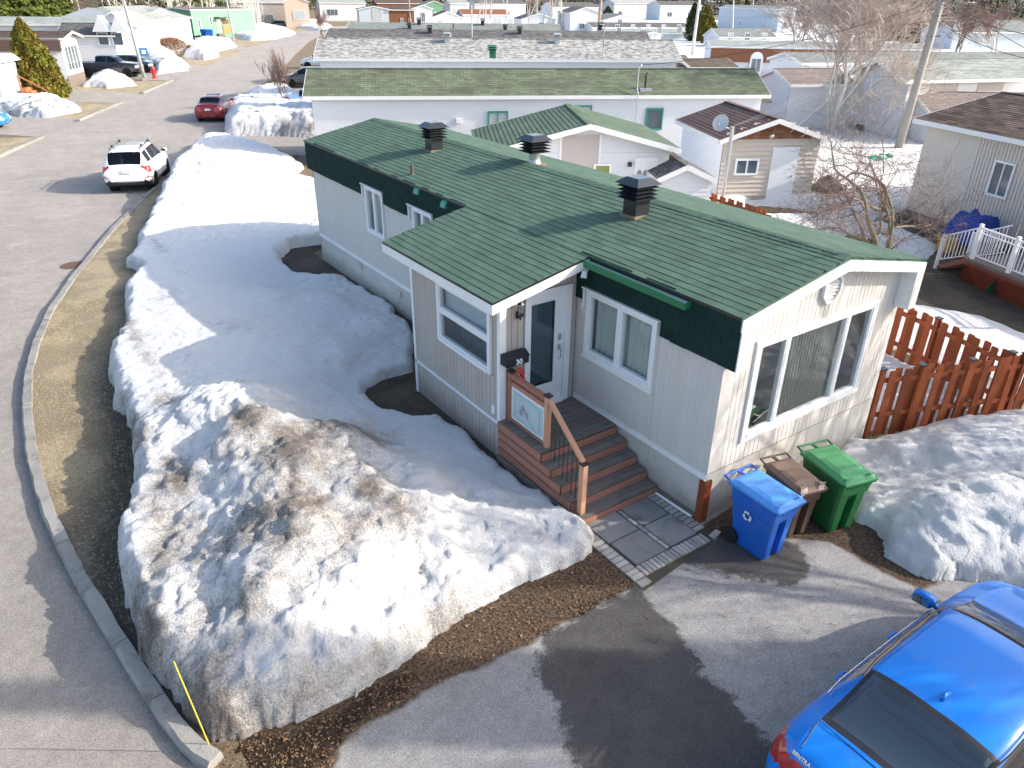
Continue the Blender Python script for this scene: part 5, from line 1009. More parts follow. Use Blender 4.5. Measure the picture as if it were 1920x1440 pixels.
# pickup
pk=dict(wr=.41,wx=(-1.85,1.85),hw=1.0,mir=(1.0,1.25),keys=[(-2.92,.6,1.1,1.12,.9,.86,.7),(-2.88,.55,1.30,1.32,.98,.93,.85),(-1.0,.5,1.31,1.33,1.,.95,.85),(-.92,.5,1.31,1.36,1.,.94,.75),(-.84,.5,1.30,1.86,1.,.92,.70),(-.5,.5,1.28,1.93,1.,.92,.70),(.4,.5,1.26,1.92,1.,.92,.70),(.75,.5,1.25,1.80,1.,.92,.72),(1.35,.5,1.24,1.36,1.,.92,.78),(2.2,.5,1.2,1.28,.99,.9,.76),(2.75,.5,1.12,1.18,.95,.86,.72),(2.92,.55,.95,1.0,.88,.8,.66)])
def cls_pk(x,sc,z,y,cab):
    if 5.12<sc<5.93 and -.8<x<1.15 and cab>.14: return 'black_trim' if abs(x-.15)<.05 else 'window_glass'
    if .82<x<1.3 and sc>6.1: return 'window_glass'
    if x<-2.8 and z>.9 and y>.75: return 'tail_light'
    if x>2.65 and .85<z<1.05 and y>.5: return 'head_light'
    if sc>6.2 and x<-1.05 and x>-2.8: return 'black_trim'
    return 'body'
pk['cls']=cls_pk
BKP=paintm('black_car_paint',(.012,.014,.018),.2)
pc=G(213,146); vehicle('black crew cab pickup truck parked beyond the small snow heap at left','pickup truck','parked_car',(pc.x,pc.y+1.2,0),math.radians(-28),pk,BKP,'parked cars',(90,5))
hs=[('dark blue sport utility car half hidden behind the black pickup truck',G(252,135),math.radians(-28),suv,paintm('navy_paint',(.02,.03,.06)),(50,4)),
('dark grey sport utility car nosing out beside the end of the mossy roofed home',G(540,163)+Vector((1.6,-.8,0)),math.radians(152+4),suv,paintm('graphite_paint',(.035,.042,.05)),(90,5)),
('light blue car parked beside the end of the mossy roofed home',G(560,206)+Vector((1.3,-.7,0)),math.radians(-28),sedan,paintm('pale_blue_paint',(.30,.42,.55)),(60,4)),
('snow dusted silver blue car behind the dark grey sport utility car',G(572,128)+Vector((1.6,-.8,0)),math.radians(152),suv,paintm('silver_blue_paint',(.45,.52,.6)),(50,4)),
('navy hatchback parked before the beige house in the distance',G(520,52),math.radians(160),suv,paintm('deep_navy_paint',(.02,.03,.07)),(50,4)),
('blue car entering the picture at the far left edge',G(-62,242),math.radians(-25),sedan,paintm('bright_blue_paint',(.02,.2,.45)),(60,4)),
('blue car glimpsed beyond roofs between the two tall cedars at right',G(1697,70,.8),math.radians(-28),sedan,paintm('mid_blue_paint',(.1,.2,.35)),(40,3)),
('dark car below the no entry sign in the distance',G(1412,48,.8),math.radians(-28),sedan,paintm('dark_paint',(.03,.03,.035)),(40,3))]
for lab,p,rz,sp,pm,rs_ in hs: vehicle(lab,'car','parked_car',(p.x,p.y,0),rz,sp,pm,'parked cars',rs_)
# quad bike
qp=G(368,76); qd=thing('quad_bike','dark quad bike parked at the end of the mint green home','quad bike',qp)
for sx_ in(-.6,.6):
    for sy in(-.45,.45):
        mb=MB(); mb.lathe([(.1,-.12),(.3,-.12),(.3,.12),(.1,.12)],(sx_,sy,.3),14,'y'); mb.build('wheel',RUBBER,qd)
mb=MB(); mb.prism([(-.9,-.25,.5),(.9,-.25,.5),(.8,-.25,.85),(.3,-.25,.8),(.0,-.25,.75),(-.8,-.25,.9)],(0,.5,0)); mb.box((-.9,-.5,.68),(-.35,.5,.74)); mb.box((.35,-.5,.68),(.9,.5,.74)); mb.build('body',BKP,qd); mb=MB(); mb.tube([(.35,-.4,1.15),(.4,0,1.05),(.35,.4,1.15)],.03,6); mb.tube([(.4,0,1.05),(.55,0,.8)],.03,6); mb.build('handlebar',BLACK,qd)
# ------------------------------------------------------------------ neighbouring buildings
def wbox(parent,name,face,fm,u,z,w_,h,frame=WHITE,gl=None,muls=1,depth=.085):
    F=fm[face]; P=lambda a,d,zz:F[0]+F[1]*a+F[2]*d+Vector((0,0,zz)); f=.07
    def bx(mb,a,b_,d0,d1,za,zb_): mb.hexa([P(a,d0,za),P(b_,d0,za),P(b_,d1,za),P(a,d1,za)],[P(a,d0,zb_),P(b_,d0,zb_),P(b_,d1,zb_),P(a,d1,zb_)])
    mb=MB(); bx(mb,u,u+f,0,depth,z,z+h); bx(mb,u+w_-f,u+w_,0,depth,z,z+h); bx(mb,u+f,u+w_-f,0,depth,z+h-f,z+h); bx(mb,u+f,u+w_-f,0,depth+.01,z,z+f)
    for k in range(muls): m_=u+w_*(k+1)/(muls+1); bx(mb,m_-.025,m_+.025,0,depth-.004,z+f,z+h-f)
    o=mb.build(name,frame,parent); mb=MB(); mb.face([P(u+f,.05,z+f),P(u+w_-f,.05,z+f),P(u+w_-f,.05,z+h-f),P(u+f,.05,z+h-f)]); mb.build('pane',gl or BGL,o); return o
BGL=M('window_pane_blue',(.09,.12,.14),.06,.3,.6,spec=1.); BGC=M('curtained_pane',(.42,.45,.45),.15,.15,2,spec=.8)
def house(label,p0,p1,W,ze,zr,wall=LAPW,roof=R_GREY,cat='mobile home',yr=.5,zeb=None,ov=.25,lap=0,wins=(),group=None,fasc=TRIM,vents=(),name='mobile_home',hip=False,gend=.15,planks=None,zbase=0.,steps=False,mans=None):
    """p0,p1: ends of the near eave wall on the ground; W depth away from it; ridge runs parallel to p0-p1"""
    p0=Vector((p0[0],p0[1],0));p1=Vector((p1[0],p1[1],0)); d=p1-p0; Lh=d.length
    t=thing(name,label,cat,p0,math.atan2(d.y,d.x),group); zeb=ze if zeb is None else zeb; ry=W*yr
    V=Vector; fm={'f':(V((0,0,0)),V((1,0,0)),V((0,-1,0)),Lh),'r':(V((Lh,0,0)),V((0,1,0)),V((1,0,0)),W),'l':(V((0,W,0)),V((0,-1,0)),V((-1,0,0)),W),'b':(V((Lh,W,0)),V((-1,0,0)),V((0,1,0)),Lh)}
    sl0=(zr-ze)/(ry+ov); sl1=(zr-zeb)/(W-ry+ov); wz=lambda y: (ze+sl0*(y+ov) if y<ry else zeb+sl1*(W+ov-y))-.07
    if lap:
        mb=MB(); lap_wall(mb,fm['f'][0],fm['f'][1],fm['f'][2],Lh,0,wz(0),lap=lap)
        for fc in('r','l'):
            Y=(lambda u:u) if fc=='r' else (lambda u:W-u)
            zmin=min(wz(0),wz(W)); 
            if planks==fc: continue
            lap_wall(mb,fm[fc][0],fm[fc][1],fm[fc][2],W,0,zmin,lap=lap)
            def gb(z,fc=fc):
                if z<=zmin: return (0,W)
                zp=wz(ry); ya=0 if z<=wz(0) else (z-wz(0))/(zp-wz(0))*ry; yb=W if z<=wz(W) else W-(z-wz(W))/(zp-wz(W))*(W-ry)
                return (ya,yb) if fc=='r' else (W-yb,W-ya)
            lap_wall(mb,fm[fc][0],fm[fc][1],fm[fc][2],W,zmin,wz(ry)-.0,lap=lap,gable=gb)
        mb.face([(Lh,W,0),(0,W,0),(0,W,wz(W)),(Lh,W,wz(W))]); mb.build('wall',wall,t)
        if planks:
            z=0; F=fm[planks]
            while z<wz(ry)-.05:
                z1=min(z+lap,wz(ry)); zp=wz(ry)
                ya=0 if z<=wz(0) else (z-wz(0))/(zp-wz(0))*ry; yb=W if z<=wz(W) else W-(z-wz(W))/(zp-wz(W))*(W-ry)
                P=lambda uu,dd,zz:F[0]+F[1]*uu+F[2]*dd+Vector((0,0,zz)); a,b_=(ya,yb) if planks=='r' else (W-yb,W-ya)
                mb=MB(); mb.hexa([P(a,-.02,z),P(b_,-.02,z),P(b_,.038,z),P(a,.038,z)],[P(a,-.02,z1),P(b_,-.02,z1),P(b_,.003,z1),P(a,.003,z1)]); mb.build('siding_plank',wall,t); z=z1
    else:
        mb=MB(); a=[(0,0),(Lh,0),(Lh,W),(0,W)]
        mb.face([(0,0,0),(Lh,0,0),(Lh,0,wz(0)),(0,0,wz(0))]); mb.face([(Lh,W,0),(0,W,0),(0,W,wz(W)),(Lh,W,wz(W))])
        for x,s in((Lh,1),(0,-1)):
            q=[(x,0,0),(x,W,0),(x,W,wz(W)),(x,ry,wz(ry)),(x,0,wz(0))]; mb.face(q if s>0 else q[::-1])
        mb.build('wall',wall,t)
    mb=MB(); e=gend; hx=min(W/2,Lh/2)*.9 if hip else 0
    def rslab(q0,q1,q2,q3,th=.05): mb.hexa([Vector(q)-Vector((0,0,th)) for q in(q0,q1,q2,q3)],[q0,q1,q2,q3])
    if lap and not hip:   # stepped courses
        nc=max(6,int((ry+ov)/.16)); 
        for k in range(nc):
            y0=-ov+(ry+ov)*k/nc; y1=-ov+(ry+ov)*(k+1)/nc; z0=ze+(zr-ze)*k/nc; z1=ze+(zr-ze)*(k+1)/nc
            mb.hexa([(-e,y0,z0-.04),(Lh+e,y0,z0-.04),(Lh+e,y1,z1-.04),(-e,y1,z1-.04)],[(-e,y0,z0+.012),(Lh+e,y0,z0+.012),(Lh+e,y1,z1),(-e,y1,z1)])
        nc=max(6,int((W-ry+ov)/.16))
        for k in range(nc):
            y0=W+ov-(W-ry+ov)*k/nc; y1=W+ov-(W-ry+ov)*(k+1)/nc; z0=zeb+(zr-zeb)*k/nc; z1=zeb+(zr-zeb)*(k+1)/nc
            mb.hexa([(-e,y1,z1-.04),(Lh+e,y1,z1-.04),(Lh+e,y0,z0-.04),(-e,y0,z0-.04)],[(-e,y1,z1),(Lh+e,y1,z1),(Lh+e,y0,z0+.012),(-e,y0,z0+.012)])
        mb.box((-e,ry-.12,zr-.02),(Lh+e,ry+.12,zr+.012))
    else:
        rslab((-e,-ov,ze),(Lh+e,-ov,ze),(Lh+e-hx,ry,zr),(-e+hx,ry,zr)); rslab((-e+hx,ry,zr),(Lh+e-hx,ry,zr),(Lh+e,W+ov,zeb),(-e,W+ov,zeb))
        if hip: mb.face([(-e,-ov,ze),(-e+hx,ry,zr),(-e,W+ov,zeb)]); mb.face([(Lh+e,-ov,ze),(Lh+e,W+ov,zeb),(Lh+e-hx,ry,zr)])
    mb.build('roof',roof,t)
    mb=MB(); mb.box((-e,-ov-.02,ze-.16),(Lh+e,-ov-.003,ze+.0)); mb.box((-e,W+ov+.003,zeb-.16),(Lh+e,W+ov+.02,zeb))
    if not hip:
        for x in(-e-.02,Lh+e+.003):
            for ya,za,yb,zb2 in((-ov,ze,ry,zr),(ry,zr,W+ov,zeb)): mb.hexa([(x,ya,za-.17),(x+.017,ya,za-.17),(x+.017,yb,zb2-.17),(x,yb,zb2-.17)],[(x,ya,za+.01),(x+.017,ya,za+.01),(x+.017,yb,zb2+.01),(x,yb,zb2+.01)])
    mb.build('fascia_board',fasc,t); mb=MB(); mb.box((-e,-ov,ze-.15),(Lh+e,0.,ze-.13)); mb.build('soffit',WHITE,t)
    for wn in wins: 
        if wn[0]=='door':
            F=fm[wn[1]]; P=lambda a,dd,zz:F[0]+F[1]*a+F[2]*dd+Vector((0,0,zz)); u,z,w_,h=wn[2:6]; mb=MB(); mb.hexa([P(u,0,z),P(u+w_,0,z),P(u+w_,.06,z),P(u,.06,z)],[P(u,0,z+h),P(u+w_,0,z+h),P(u+w_,.06,z+h),P(u,.06,z+h)]); do=mb.build('door',wn[6] if len(wn)>6 else WHITE,t); mb=MB(); mb.box(*[tuple(P(u+w_*.85,.05,z+h*.45)+Vector((s,s,s))*.03) for s in(-1,1)]); mb.build('handle',CHROME,do)
        else: wbox(t,'window',wn[0],fm,*wn[1:5],frame=wn[5] if len(wn)>5 else WHITE,gl=wn[6] if len(wn)>6 else None,muls=wn[7] if len(wn)>7 else 1)
    for (u,s,m_,kind_) in vents:
        y=-ov+(ry+ov)*s; z=ze+(zr-ze)*s; mb=MB()
        if kind_=='pipe': mb.tube([(u,y,z-.05),(u,y,z+.4)],.05,8); mb.build('vent_pipe',m_,t); continue
        mb.box((u-.15,y-.15,z-.05),(u+.15,y+.15,z+.3)); v=mb.build('roof_ventilator',m_,t)
        for k in range(3):
            mb=MB(); zz=z+.3+k*.09; mb.hexa([(u-.26,y-.26,zz),(u+.26,y-.26,zz),(u+.26,y+.26,zz),(u-.26,y+.26,zz)],[(u-.16,y-.16,zz+.06),(u+.16,y-.16,zz+.06),(u+.16,y+.16,zz+.06),(u-.16,y+.16,zz+.06)]); mb.build('louvre_plate',m_,v)
    return t,fm,Lh
def U(a,b_): return (Vector((b_[0],b_[1],0))-Vector((a[0],a[1],0))).normalized()
def xy(p): return Vector((p[0],p[1],0))
def away(u): return Vector((-u.y,u.x,0))
def eave(pl,pr,z,ov=.25): a,b_=xy(G(*pl,z)),xy(G(*pr,z)); n_=away((b_-a).normalized()); return a+n_*ov,b_+n_*ov
def ridgez(p0,p1,W,px,s=.5,at=.5): # height of the ridge seen at px
    n_=away(U(p0,p1)); m_=Vector(p0).lerp(Vector(p1),at)+n_*W*s; return zat(m_,*px).z
VG=M('green_vent',(.01,.13,.07),.4); VS=M('grey_vent',(.45,.47,.48),.4,metal=.3); VK=VB
# mossy-roofed home right behind
a,b_=eave((567,181),(1452,178),3.1); zr=ridgez(a,b_,4.3,(1000,128)); Lh=(b_-a).length
t,fm,_=house('long white home with mossy green roof and teal framed windows behind the foreground home',a+U(a,b_)*.35,b_-U(a,b_)*.5,4.3,3.1,zr,LAPW,R_MOSS,lap=.115,gend=.35,ov=.2,wins=[('f',Lh*.362,1.35,.95,1.05,TEAL,BGC,1),('f',Lh*.545,1.85,.9,.8,TEAL,BGC,1),('f',Lh*.705,1.5,.85,1.0,TEAL,BGL,0)],vents=[(Lh*.385,1.45,VG,'v')])
mb=MB(); u=Lh*.68; mb.tube([(u,-.30,1.6),(u,-.30,3.2),(u,-.1,3.4),(u,-.1,4.35)],.03,8); mb.tube([(u,-.1,4.35),(u+.08,-.1,4.45),(u+.12,-.1,4.36)],.035,6); mb.build('service_mast',STEEL,t); mb=MB(); mb.tube([(u+.5,.3,3.2),(u+.5,.3,3.95),(u+.55,.3,4.05)],.05,8); mb.build('stove_pipe',BLACK,t); mb=MB(); mb.box((u+.2,.05,3.22),(u+.8,.6,3.36)); mb.build('pipe_flashing',STEEL,t)
mb=MB(); u=Lh*.30; mb.box((u-.12,-.22,1.9),(u+.12,0,2.1)); mb.build('dryer_hood',WHITE,t)
mb=MB(); mb.hexa([(Lh-1.05,.4,2.65),(Lh-.1,.4,2.65),(Lh+.2,2.2,3.),(Lh-1.05,2.2,3.)],[(Lh-1.05,.4,2.72),(Lh-.1,.4,2.72),(Lh+.2,2.2,3.07),(Lh-1.05,2.2,3.07)]); mb.build('side_canopy',R_MOSS,t)
mast_top=t.matrix_world@Vector((0,0,0)); bpy.context.view_layer.update(); mast_top=t.matrix_world@Vector((Lh*.68,-.1,4.4))
# grey shingled home
a,b_=eave((597,109),(1270,112),3.9); zr=ridgez(a,b_,4.6,(920,72)); Lh=(b_-a).length
t3,_,_=house('long white home with a pale grey shingle roof and two grey roof ventilators',a,b_,4.6,3.9,zr,LAPW,R_GREY,lap=.13,gend=.3,vents=[(Lh*.352,.8,VS,'v'),(Lh*.668,.8,VS,'v')]); mb=MB(); mb.tube([(Lh*.79,.2,3.9),(Lh*.79,.2,5.6),(Lh*.80,.2,5.75)],.04,6); mb.build('service_mast',STEEL,t3)
a,b_=eave((612,76),(1215,82),4.2); zr=ridgez(a,b_,4.6,(900,56)); Lh=(b_-a).length
t4,_,_=house('home with a charcoal shingle roof and black ventilators behind the pale grey roof',a,b_,4.6,4.2,zr,LAPW,R_DARK,gend=.3,vents=[(Lh*.315,.7,VK,'v'),(Lh*.60,.7,VK,'v'),(Lh*.86,1.1,VK,'v')]); mb=MB(); mb.tube([(Lh*.45,.8,4.4),(Lh*.45,.8,6.6)],.05,6); mb.build('service_mast',STEEL,t4)
a,b_=eave((652,58),(1045,62),4.4); zr=ridgez(a,b_,4.6,(850,43)); Lh=(b_-a).length
house('home with a weathered green grey roof behind the charcoal roof',a,b_,4.6,4.4,zr,LAPW,R_GG,gend=.3,vents=[(Lh*.33,.8,VK,'v'),(Lh*.29,.3,VK,'v'),(Lh*.64,.8,VK,'v'),(Lh*.75,.2,VK,'v'),(Lh*.5,.4,VK,'pipe')])
# white cabin with green roof (gable to the viewer)
ax=Vector((.50,.866,0)); FL=Vector((6.2,16.2,0)); BLp=FL+ax*4.6
t,fm,Lh=house('white cottage with ribbed green roof and a door with three arched panes',BLp+Vector((.866,-.5,0))*.25,FL+Vector((.866,-.5,0))*.25,6.45,2.42,3.4,LAPW,tabroof('green_strip_roof',(.095,.135,.095),.9,.16,.12,dark=.2),cat='cottage',name='cottage',yr=3.55/6.45,zeb=2.58,lap=.12,ov=.3,gend=.35,wins=[('r',3.8,1.3,.62,.75,WHITE,M('olive_blind',(.25,.27,.1),.5),0),('door','r',5.25,.25,.8,2.0)])
for k in range(3):
    u=5.35+k*.21; mb=MB(); mb.prism([(Lh+.062,u,1.0),(Lh+.062,u+.16,1.0),(Lh+.062,u+.16,1.75),(Lh+.062,u+.08,1.85),(Lh+.062,u,1.75)],(.01,0,0)); mb.build('door_pane',M('beige_pane',(.25,.2,.17),.3),t)
mb=MB(); u0,u1=2.65,3.95; z=0
while z<2.9:
    mb.hexa([(Lh+.016,u0,z),(Lh+.016,u1,z),(Lh+.036,u1,z),(Lh+.036,u0,z)],[(Lh+.016,u0,z+.12),(Lh+.016,u1,z+.12),(Lh+.02,u1,z+.12),(Lh+.02,u0,z+.12)]); z+=.12
mb.build('taupe_panel',LAPN,t); mb=MB(); mb.box((Lh+.016,u0-.07,0),(Lh+.045,u0,2.95)); mb.box((Lh+.016,u1,0),(Lh+.045,u1+.07,3.02)); mb.build('panel_trim',WHITE,t)
mb=MB(); mb.box((Lh+.02,5.0,1.95),(Lh+.14,5.12,2.1)); mb.build('porch_light',BLACK,t)
# little shed next to it
sL=xy(G(1235,340,1.7)); sR=xy(G(1315,331,1.7)); sa=Vector((.5,.866,0)); wdt=(sR-sL).length
house('small white garden shed with a dark corrugated roof beside the cottage',sL+sa*2.0,sL,wdt,1.8,zat((sL+sR)*.5,1262,304).z,LAPW,R_DARK,cat='shed',name='garden_shed',lap=.15,ov=.1,gend=.12)
# brown roofed shed with shingled gable
ax=Vector((.46,.888,0)); FL=Vector((15.04,13.21,0)); FRr=Vector((18.75,10.95,0)); wv=Vector((.888,-.46,0)); Ws=4.35
t,fm,Lh=house('tan sided shed with brown roof, brown shingled gable, white door and small window',FL+ax*4.9+wv*.25,FL+wv*.25+ax*.3,Ws-.5,2.5,3.24,LAPT,BROWNS and tabroof('brown_strip_roof',(.13,.085,.075),.9,.15,.14,dark=.25),cat='shed',name='garden_shed',lap=.17,ov=.28,gend=.3,planks='r',wins=[('r',.55,1.15,.95,.62,WHITE,BGL,1),('door','r',2.0,.18,1.05,2.0)])
mb=MB(); mb.face([(0,-.026,0),(Lh,-.026,0),(Lh,-.026,2.45),(0,-.026,2.45)]); mb.build('white_side_wall',M('white_vinyl',(.8,.81,.82),.4,.03),t)
L_=[]; z=2.48; Wg=Ws-.5; r=0
while z<3.18:
    hwid=(3.24-z-.08)/(3.24-2.5)*(Wg/2+.28); y=Wg/2-hwid-(r%2)*.12
    while y<Wg/2+hwid:
        a_,c_=max(y,Wg/2-hwid),min(y+.24,Wg/2+hwid)
        if c_-a_>.06: L_.append((Vector((Lh+.03,a_,z)),c_-a_-.006,.15,Vector((0,1,0)),Vector((0,0,1)),Vector((1,0,0)),.022*random.uniform(.8,1.4)))
        y+=.24
    z+=.125; r+=1
GSH=shinglemat('cedar_brown_shingle',(.24,.11,.06),.2,1.5,rnd=.3)
for q in L_:
    mb=MB(); p,w_,l,u,v,n_,tt=q; f=lambda a,b2,c_:p+u*a+v*b2+n_*c_; mb.hexa([f(0,0,0),f(w_,0,0),f(w_,l,0),f(0,l,0)],[f(0,0,tt),f(w_,0,tt),f(w_,l,.003),f(0,l,.003)]); mb.build('gable_shingle',GSH,t)
mb=MB(); mb.tube([(Lh+.05,1.9,2.62),(Lh+.2,1.85,2.66)],.02,6); mb.tube([(Lh+.18,1.85,2.66),(Lh+.3,1.7,2.6)],[.03,.07],8); mb.build('flood_light',STEEL,t)
stp=thing('shed_step','brown wooden step platform at the white shed door','steps',G(1500,412)); mb=MB(); mb.box((-.9,-.5,0),(.7,.5,.16)); stp.rotation_euler=(0,0,-.5); mb.build('platform',M('brown_step',(.10,.05,.04),.8,.3,6),stp)
# satellite dish on a pole
dp=xy(G(1352,385)); dp=xy(zat(Vector((13.2,11.7,0)),1352,385)); top=zat(dp,1374,238)
ds=thing('satellite_dish','grey satellite dish on a steel pole in front of the brown roofed shed','satellite dish',dp); tv=Vector((top.x-dp.x,top.y-dp.y,top.z)); mb=MB(); mb.tube([(0,0,0),tv],.06,10); mb.build('pole',STEEL,ds)
dc=zat(dp,1352,232); dcl=Vector((dc.x-dp.x,dc.y-dp.y,dc.z)); nd=Vector((-.75,-.35,.45)).normalized(); mb=MB(); R_=.27
q=nd.to_track_quat('Z','Y')
g=[]
for i in range(7):
    r=R_*i/6
    for j in range(20): a=j*math.pi/10; g.append(dcl+q@Vector((r*math.cos(a),r*math.sin(a)*1.08,.09*(i/6)**2)))
mb.mesh(g,[(i*20+j,i*20+(j+1)%20,(i+1)*20+(j+1)%20,(i+1)*20+j) for i in range(6) for j in range(20)]); mb.build('dish_reflector',M('dish_grey',(.42,.45,.47),.4),ds,smooth=True)
mb=MB(); mb.tube([dcl,tv*.96],.02,6); mb.tube([dcl-q@Vector((0,.25,0)),dcl+q@Vector((0,-.12,.34))],.012,6); mb.tube([dcl+q@Vector((0,-.12,.30)),dcl+q@Vector((0,-.12,.40))],.035,8); mb.build('feed_arm',STEEL,ds)
# small stained fence in front of shed
fa=xy(zat(Vector((12.2,12.6,0)),1302,372)); fb=xy(zat(Vector((13.3,8.0,0)),1440,440)); fence('low orange cedar fence in front of the tan shed and satellite pole',(fa.x,fa.y),(fb.x,fb.y),1.2,step=.2,pw=.14,group=None)
# brown roofed house at right edge
a=xy(G(1717,222,3.3)); b_=xy(G(1920,263,3.3)); u=(b_-a).normalized(); n_=away(u); b2=a+u*13
zr=zat(a+n_*3.6,1838,172).z
t,fm,Lh=house('beige sided house with a dark brown shingle roof at the right edge',a+n_*.35+u*.3,b2+n_*.35,6.6,3.3,zr,M('beige_wide_lap',(.55,.50,.44),.5,.05),tabroof('dark_brown_roof',(.105,.075,.06),.45,.17,.5,dark=.3),cat='house',name='house',lap=.14,ov=.4,gend=.35)
wbox(t,'window','f',fm,Lh*.268,1.35,.85,1.15,WHITE,BGL,1)
mb=MB(); pw=Lh*.195; 
x=pw
while x<Lh: mb.box((x,-.03,0),(x+.10,-.016,3.2)); x+=.14
mb.build('ribbed_cladding',M('beige_ribs',(.55,.50,.44),.5,.05),t)
# deck with white railing
dk=G(1820,484,.7); ddir=(xy(G(1908,519,.7))-xy(dk)).normalized(); nn=away(ddir); DK=thing('side_deck','raised deck with white metal railing and red lattice skirt at the right edge','deck',(dk.x,dk.y,0),math.atan2(ddir.y,ddir.x))
mb=MB(); 
y=0
while y<2.2:
    mb=MB(); mb.box((-.1,y,.64),(4.0,y+.13,.68)); mb.build('deck_board',TREAD,DK); y+=.137
mb=MB(); mb.box((-.1,-.03,.5),(4.0,-.004,.68)); mb.build('edge_board',TREAD,DK)
LAT=M('red_lattice_paint',(.24,.055,.03),.7,.15,4); mb=MB(); k=-.9
while k<4.0:
    a1=max(k,-.1);b1=k+.62
    if b1<=4: mb.beam((k if k>-.1 else -.1,-.02,.02 if k>-.1 else .02+(-.1-k)),(b1,-.02,.6),.012,.035,(0,1,0))
    if k>-.1: mb.beam((k,-.035,.6),(min(k+.58,4.),-.035,.02),.012,.035,(0,1,0))
    k+=.085
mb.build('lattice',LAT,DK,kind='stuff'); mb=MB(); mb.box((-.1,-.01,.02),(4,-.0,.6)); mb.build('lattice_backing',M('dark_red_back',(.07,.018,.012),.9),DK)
for x in(0,1.25,2.5,3.75):
    mb=MB(); mb.box((x-.045,.0,.68),(x+.045,.09,1.68)); mb.build('railing_post',WHITE,DK)
for x0,x1 in((.05,1.2),(1.3,2.45),(2.55,3.7)):
    mb=MB(); mb.box((x0,.025,1.56),(x1,.065,1.60)); mb.box((x0,.03,1.43),(x1,.06,1.45)); mb.box((x0,.03,.78),(x1,.06,.81)); mb.build('railing_bar',WHITE,DK)
    k=x0+.06
    while k<x1: mb=MB(); mb.box((k,.037,.81),(k+.018,.053,1.56)); mb.build('railing_baluster',WHITE,DK); k+=.105
sd0=Vector((-.1,.1,.68)); 
for k in range(4): mb=MB(); mb.box((-.1-.27*(k+1),.05,.56-.15*k-.03),(-.1-.27*k,1.1,.56-.15*k)); mb.build('stair_tread',M('red_stair',(.22,.07,.04),.7,.2),DK)
for yy_ in(.05,1.1):
    mb=MB(); mb.box((-1.22,yy_-.04,0),(-1.14,yy_+.04,1.05)); mb.build('railing_post',WHITE,DK); mb=MB(); mb.beam((-1.18,yy_,1.0),(0,yy_,1.58),.04,.04); mb.beam((-1.18,yy_,.28),(0,yy_,.8),.03,.03); mb.build('railing_bar',WHITE,DK)
    for k in range(9): x=-1.07+k*.12; z=1.0+(x+1.18)*.49; mb=MB(); mb.box((x-.009,yy_-.009,z-.72),(x+.009,yy_+.009,z)); mb.build('railing_baluster',WHITE,DK)
# rake leaning on the lattice
rk=G(1858,552,.05); RKt=zat(Vector((rk.x+.25,rk.y+.75,0)),1912,425); rake=thing('garden_rake','green fan rake leaning against the red lattice of the deck','rake',rk); hv=Vector((RKt.x-rk.x,RKt.y-rk.y,RKt.z)); mb=MB(); mb.tube([hv*.2,hv],.016,6); mb.build('shaft',M('rake_wood',(.3,.24,.17),.7),rake)
GRK=M('green_rake_plastic',(.01,.09,.05),.4); sdv=hv.cross(Vector((0,-1,.3))).normalized()
for k in range(13):
    s=(k-6)/6; mb=MB(); mb.beam(hv*.24,Vector((0,0,.02))+sdv*s*.36+Vector((0,-.03*abs(s),0)),.05,.008,(0,-1,.3)); mb.build('tine',GRK,rake)
# generic farther buildings: (x0,x1,ybase,yeave,yridge) read off the photograph, standing on the ground
def far(label,x0,x1,yb,ye,yr_,W=5,gable=False,cat='mobile home',name='mobile_home',y1b=None,**k):
    p0=xy(G(x0,yb)); p1=xy(G(x1,y1b or yb)); ze=zat(p0,x0,ye).z; wl_=(p1-p0).length
    if not k.get('wins'):
        rr=random.Random(int(x0)); k['wins']=([('f',u_,1.3,.9,1.1,WHITE,rr.choice([BGL,BGC]),1) for u_ in np.arange(1.5,wl_-1.5,rr.uniform(2.8,4))]+[('r',W*.35,1.3,1.3,1.2,WHITE,BGC,1)]) if not gable else [('r',wl_*rr.uniform(.15,.5),1.4,min(1.2,wl_*.25),1.1,WHITE,rr.choice([BGL,BGC]),1),('f',W*.4,1.3,.9,1.1),('door','r',wl_*.68,.1,.9,2.05)]
    u=(p1-p0).normalized(); n_=away(u)
    if not gable:
        zr=max(ridgez(p0,p1,W,((x0+x1)/2,yr_)),ze+.3); return house(label,p0,p1,W,ze,zr,cat=cat,name=name,**k)
    zr=max(zat((p0+p1)*.5,(x0+x1)/2,yr_).z,ze+.2); return house(label,p0+n_*W,p0,(p1-p0).length,ze,zr,cat=cat,name=name,**k)
# left of the street
p=xy(G(133,166)); q=xy(G(167,147)); uL=xy(G(-200,169)); Wd_=4.1
zz=zat(p,113,71).z
t,fm,Lh=house('white home with brown roof and bay windows behind the tall cedar shrub',uL,p,Wd_,zz,zat((p+q)*.5,133,56).z,LAPW,R_BROWN,lap=.2,ov=.3,gend=.5,wins=[('r',Wd_*.12,1.3,Wd_*.76,1.9,WHITE,BGL,3),('f',Lh-4,1.4,.9,1.2),('f',Lh-9,1.4,.9,1.2)])
mb=MB(); mb.box((0,-.32,zz-.95),(Lh+.1,-.02,zz-.02)); mb.build('mansard_band',M('brown_band',(.12,.08,.07),.8),t); mb=MB(); mb.box((Lh-.0,-.02,0),(Lh+.03,Wd_,1.)); mb.build('skirting',M('taupe_skirt',(.16,.13,.11),.8),t)
t,fm,Lh=far('white home with two small steep gables left of the white hip roofed house',120,225,122,66,43,5,lap=.2,roof=R_DARK,ov=.2,wins=[('f',4.2,2.0,1.15,1.3,WHITE,BGL,0),('f',5.7,2.0,1.15,1.3,WHITE,BGL,0)])
ze_=zat(xy(G(120,138)),120,66).z
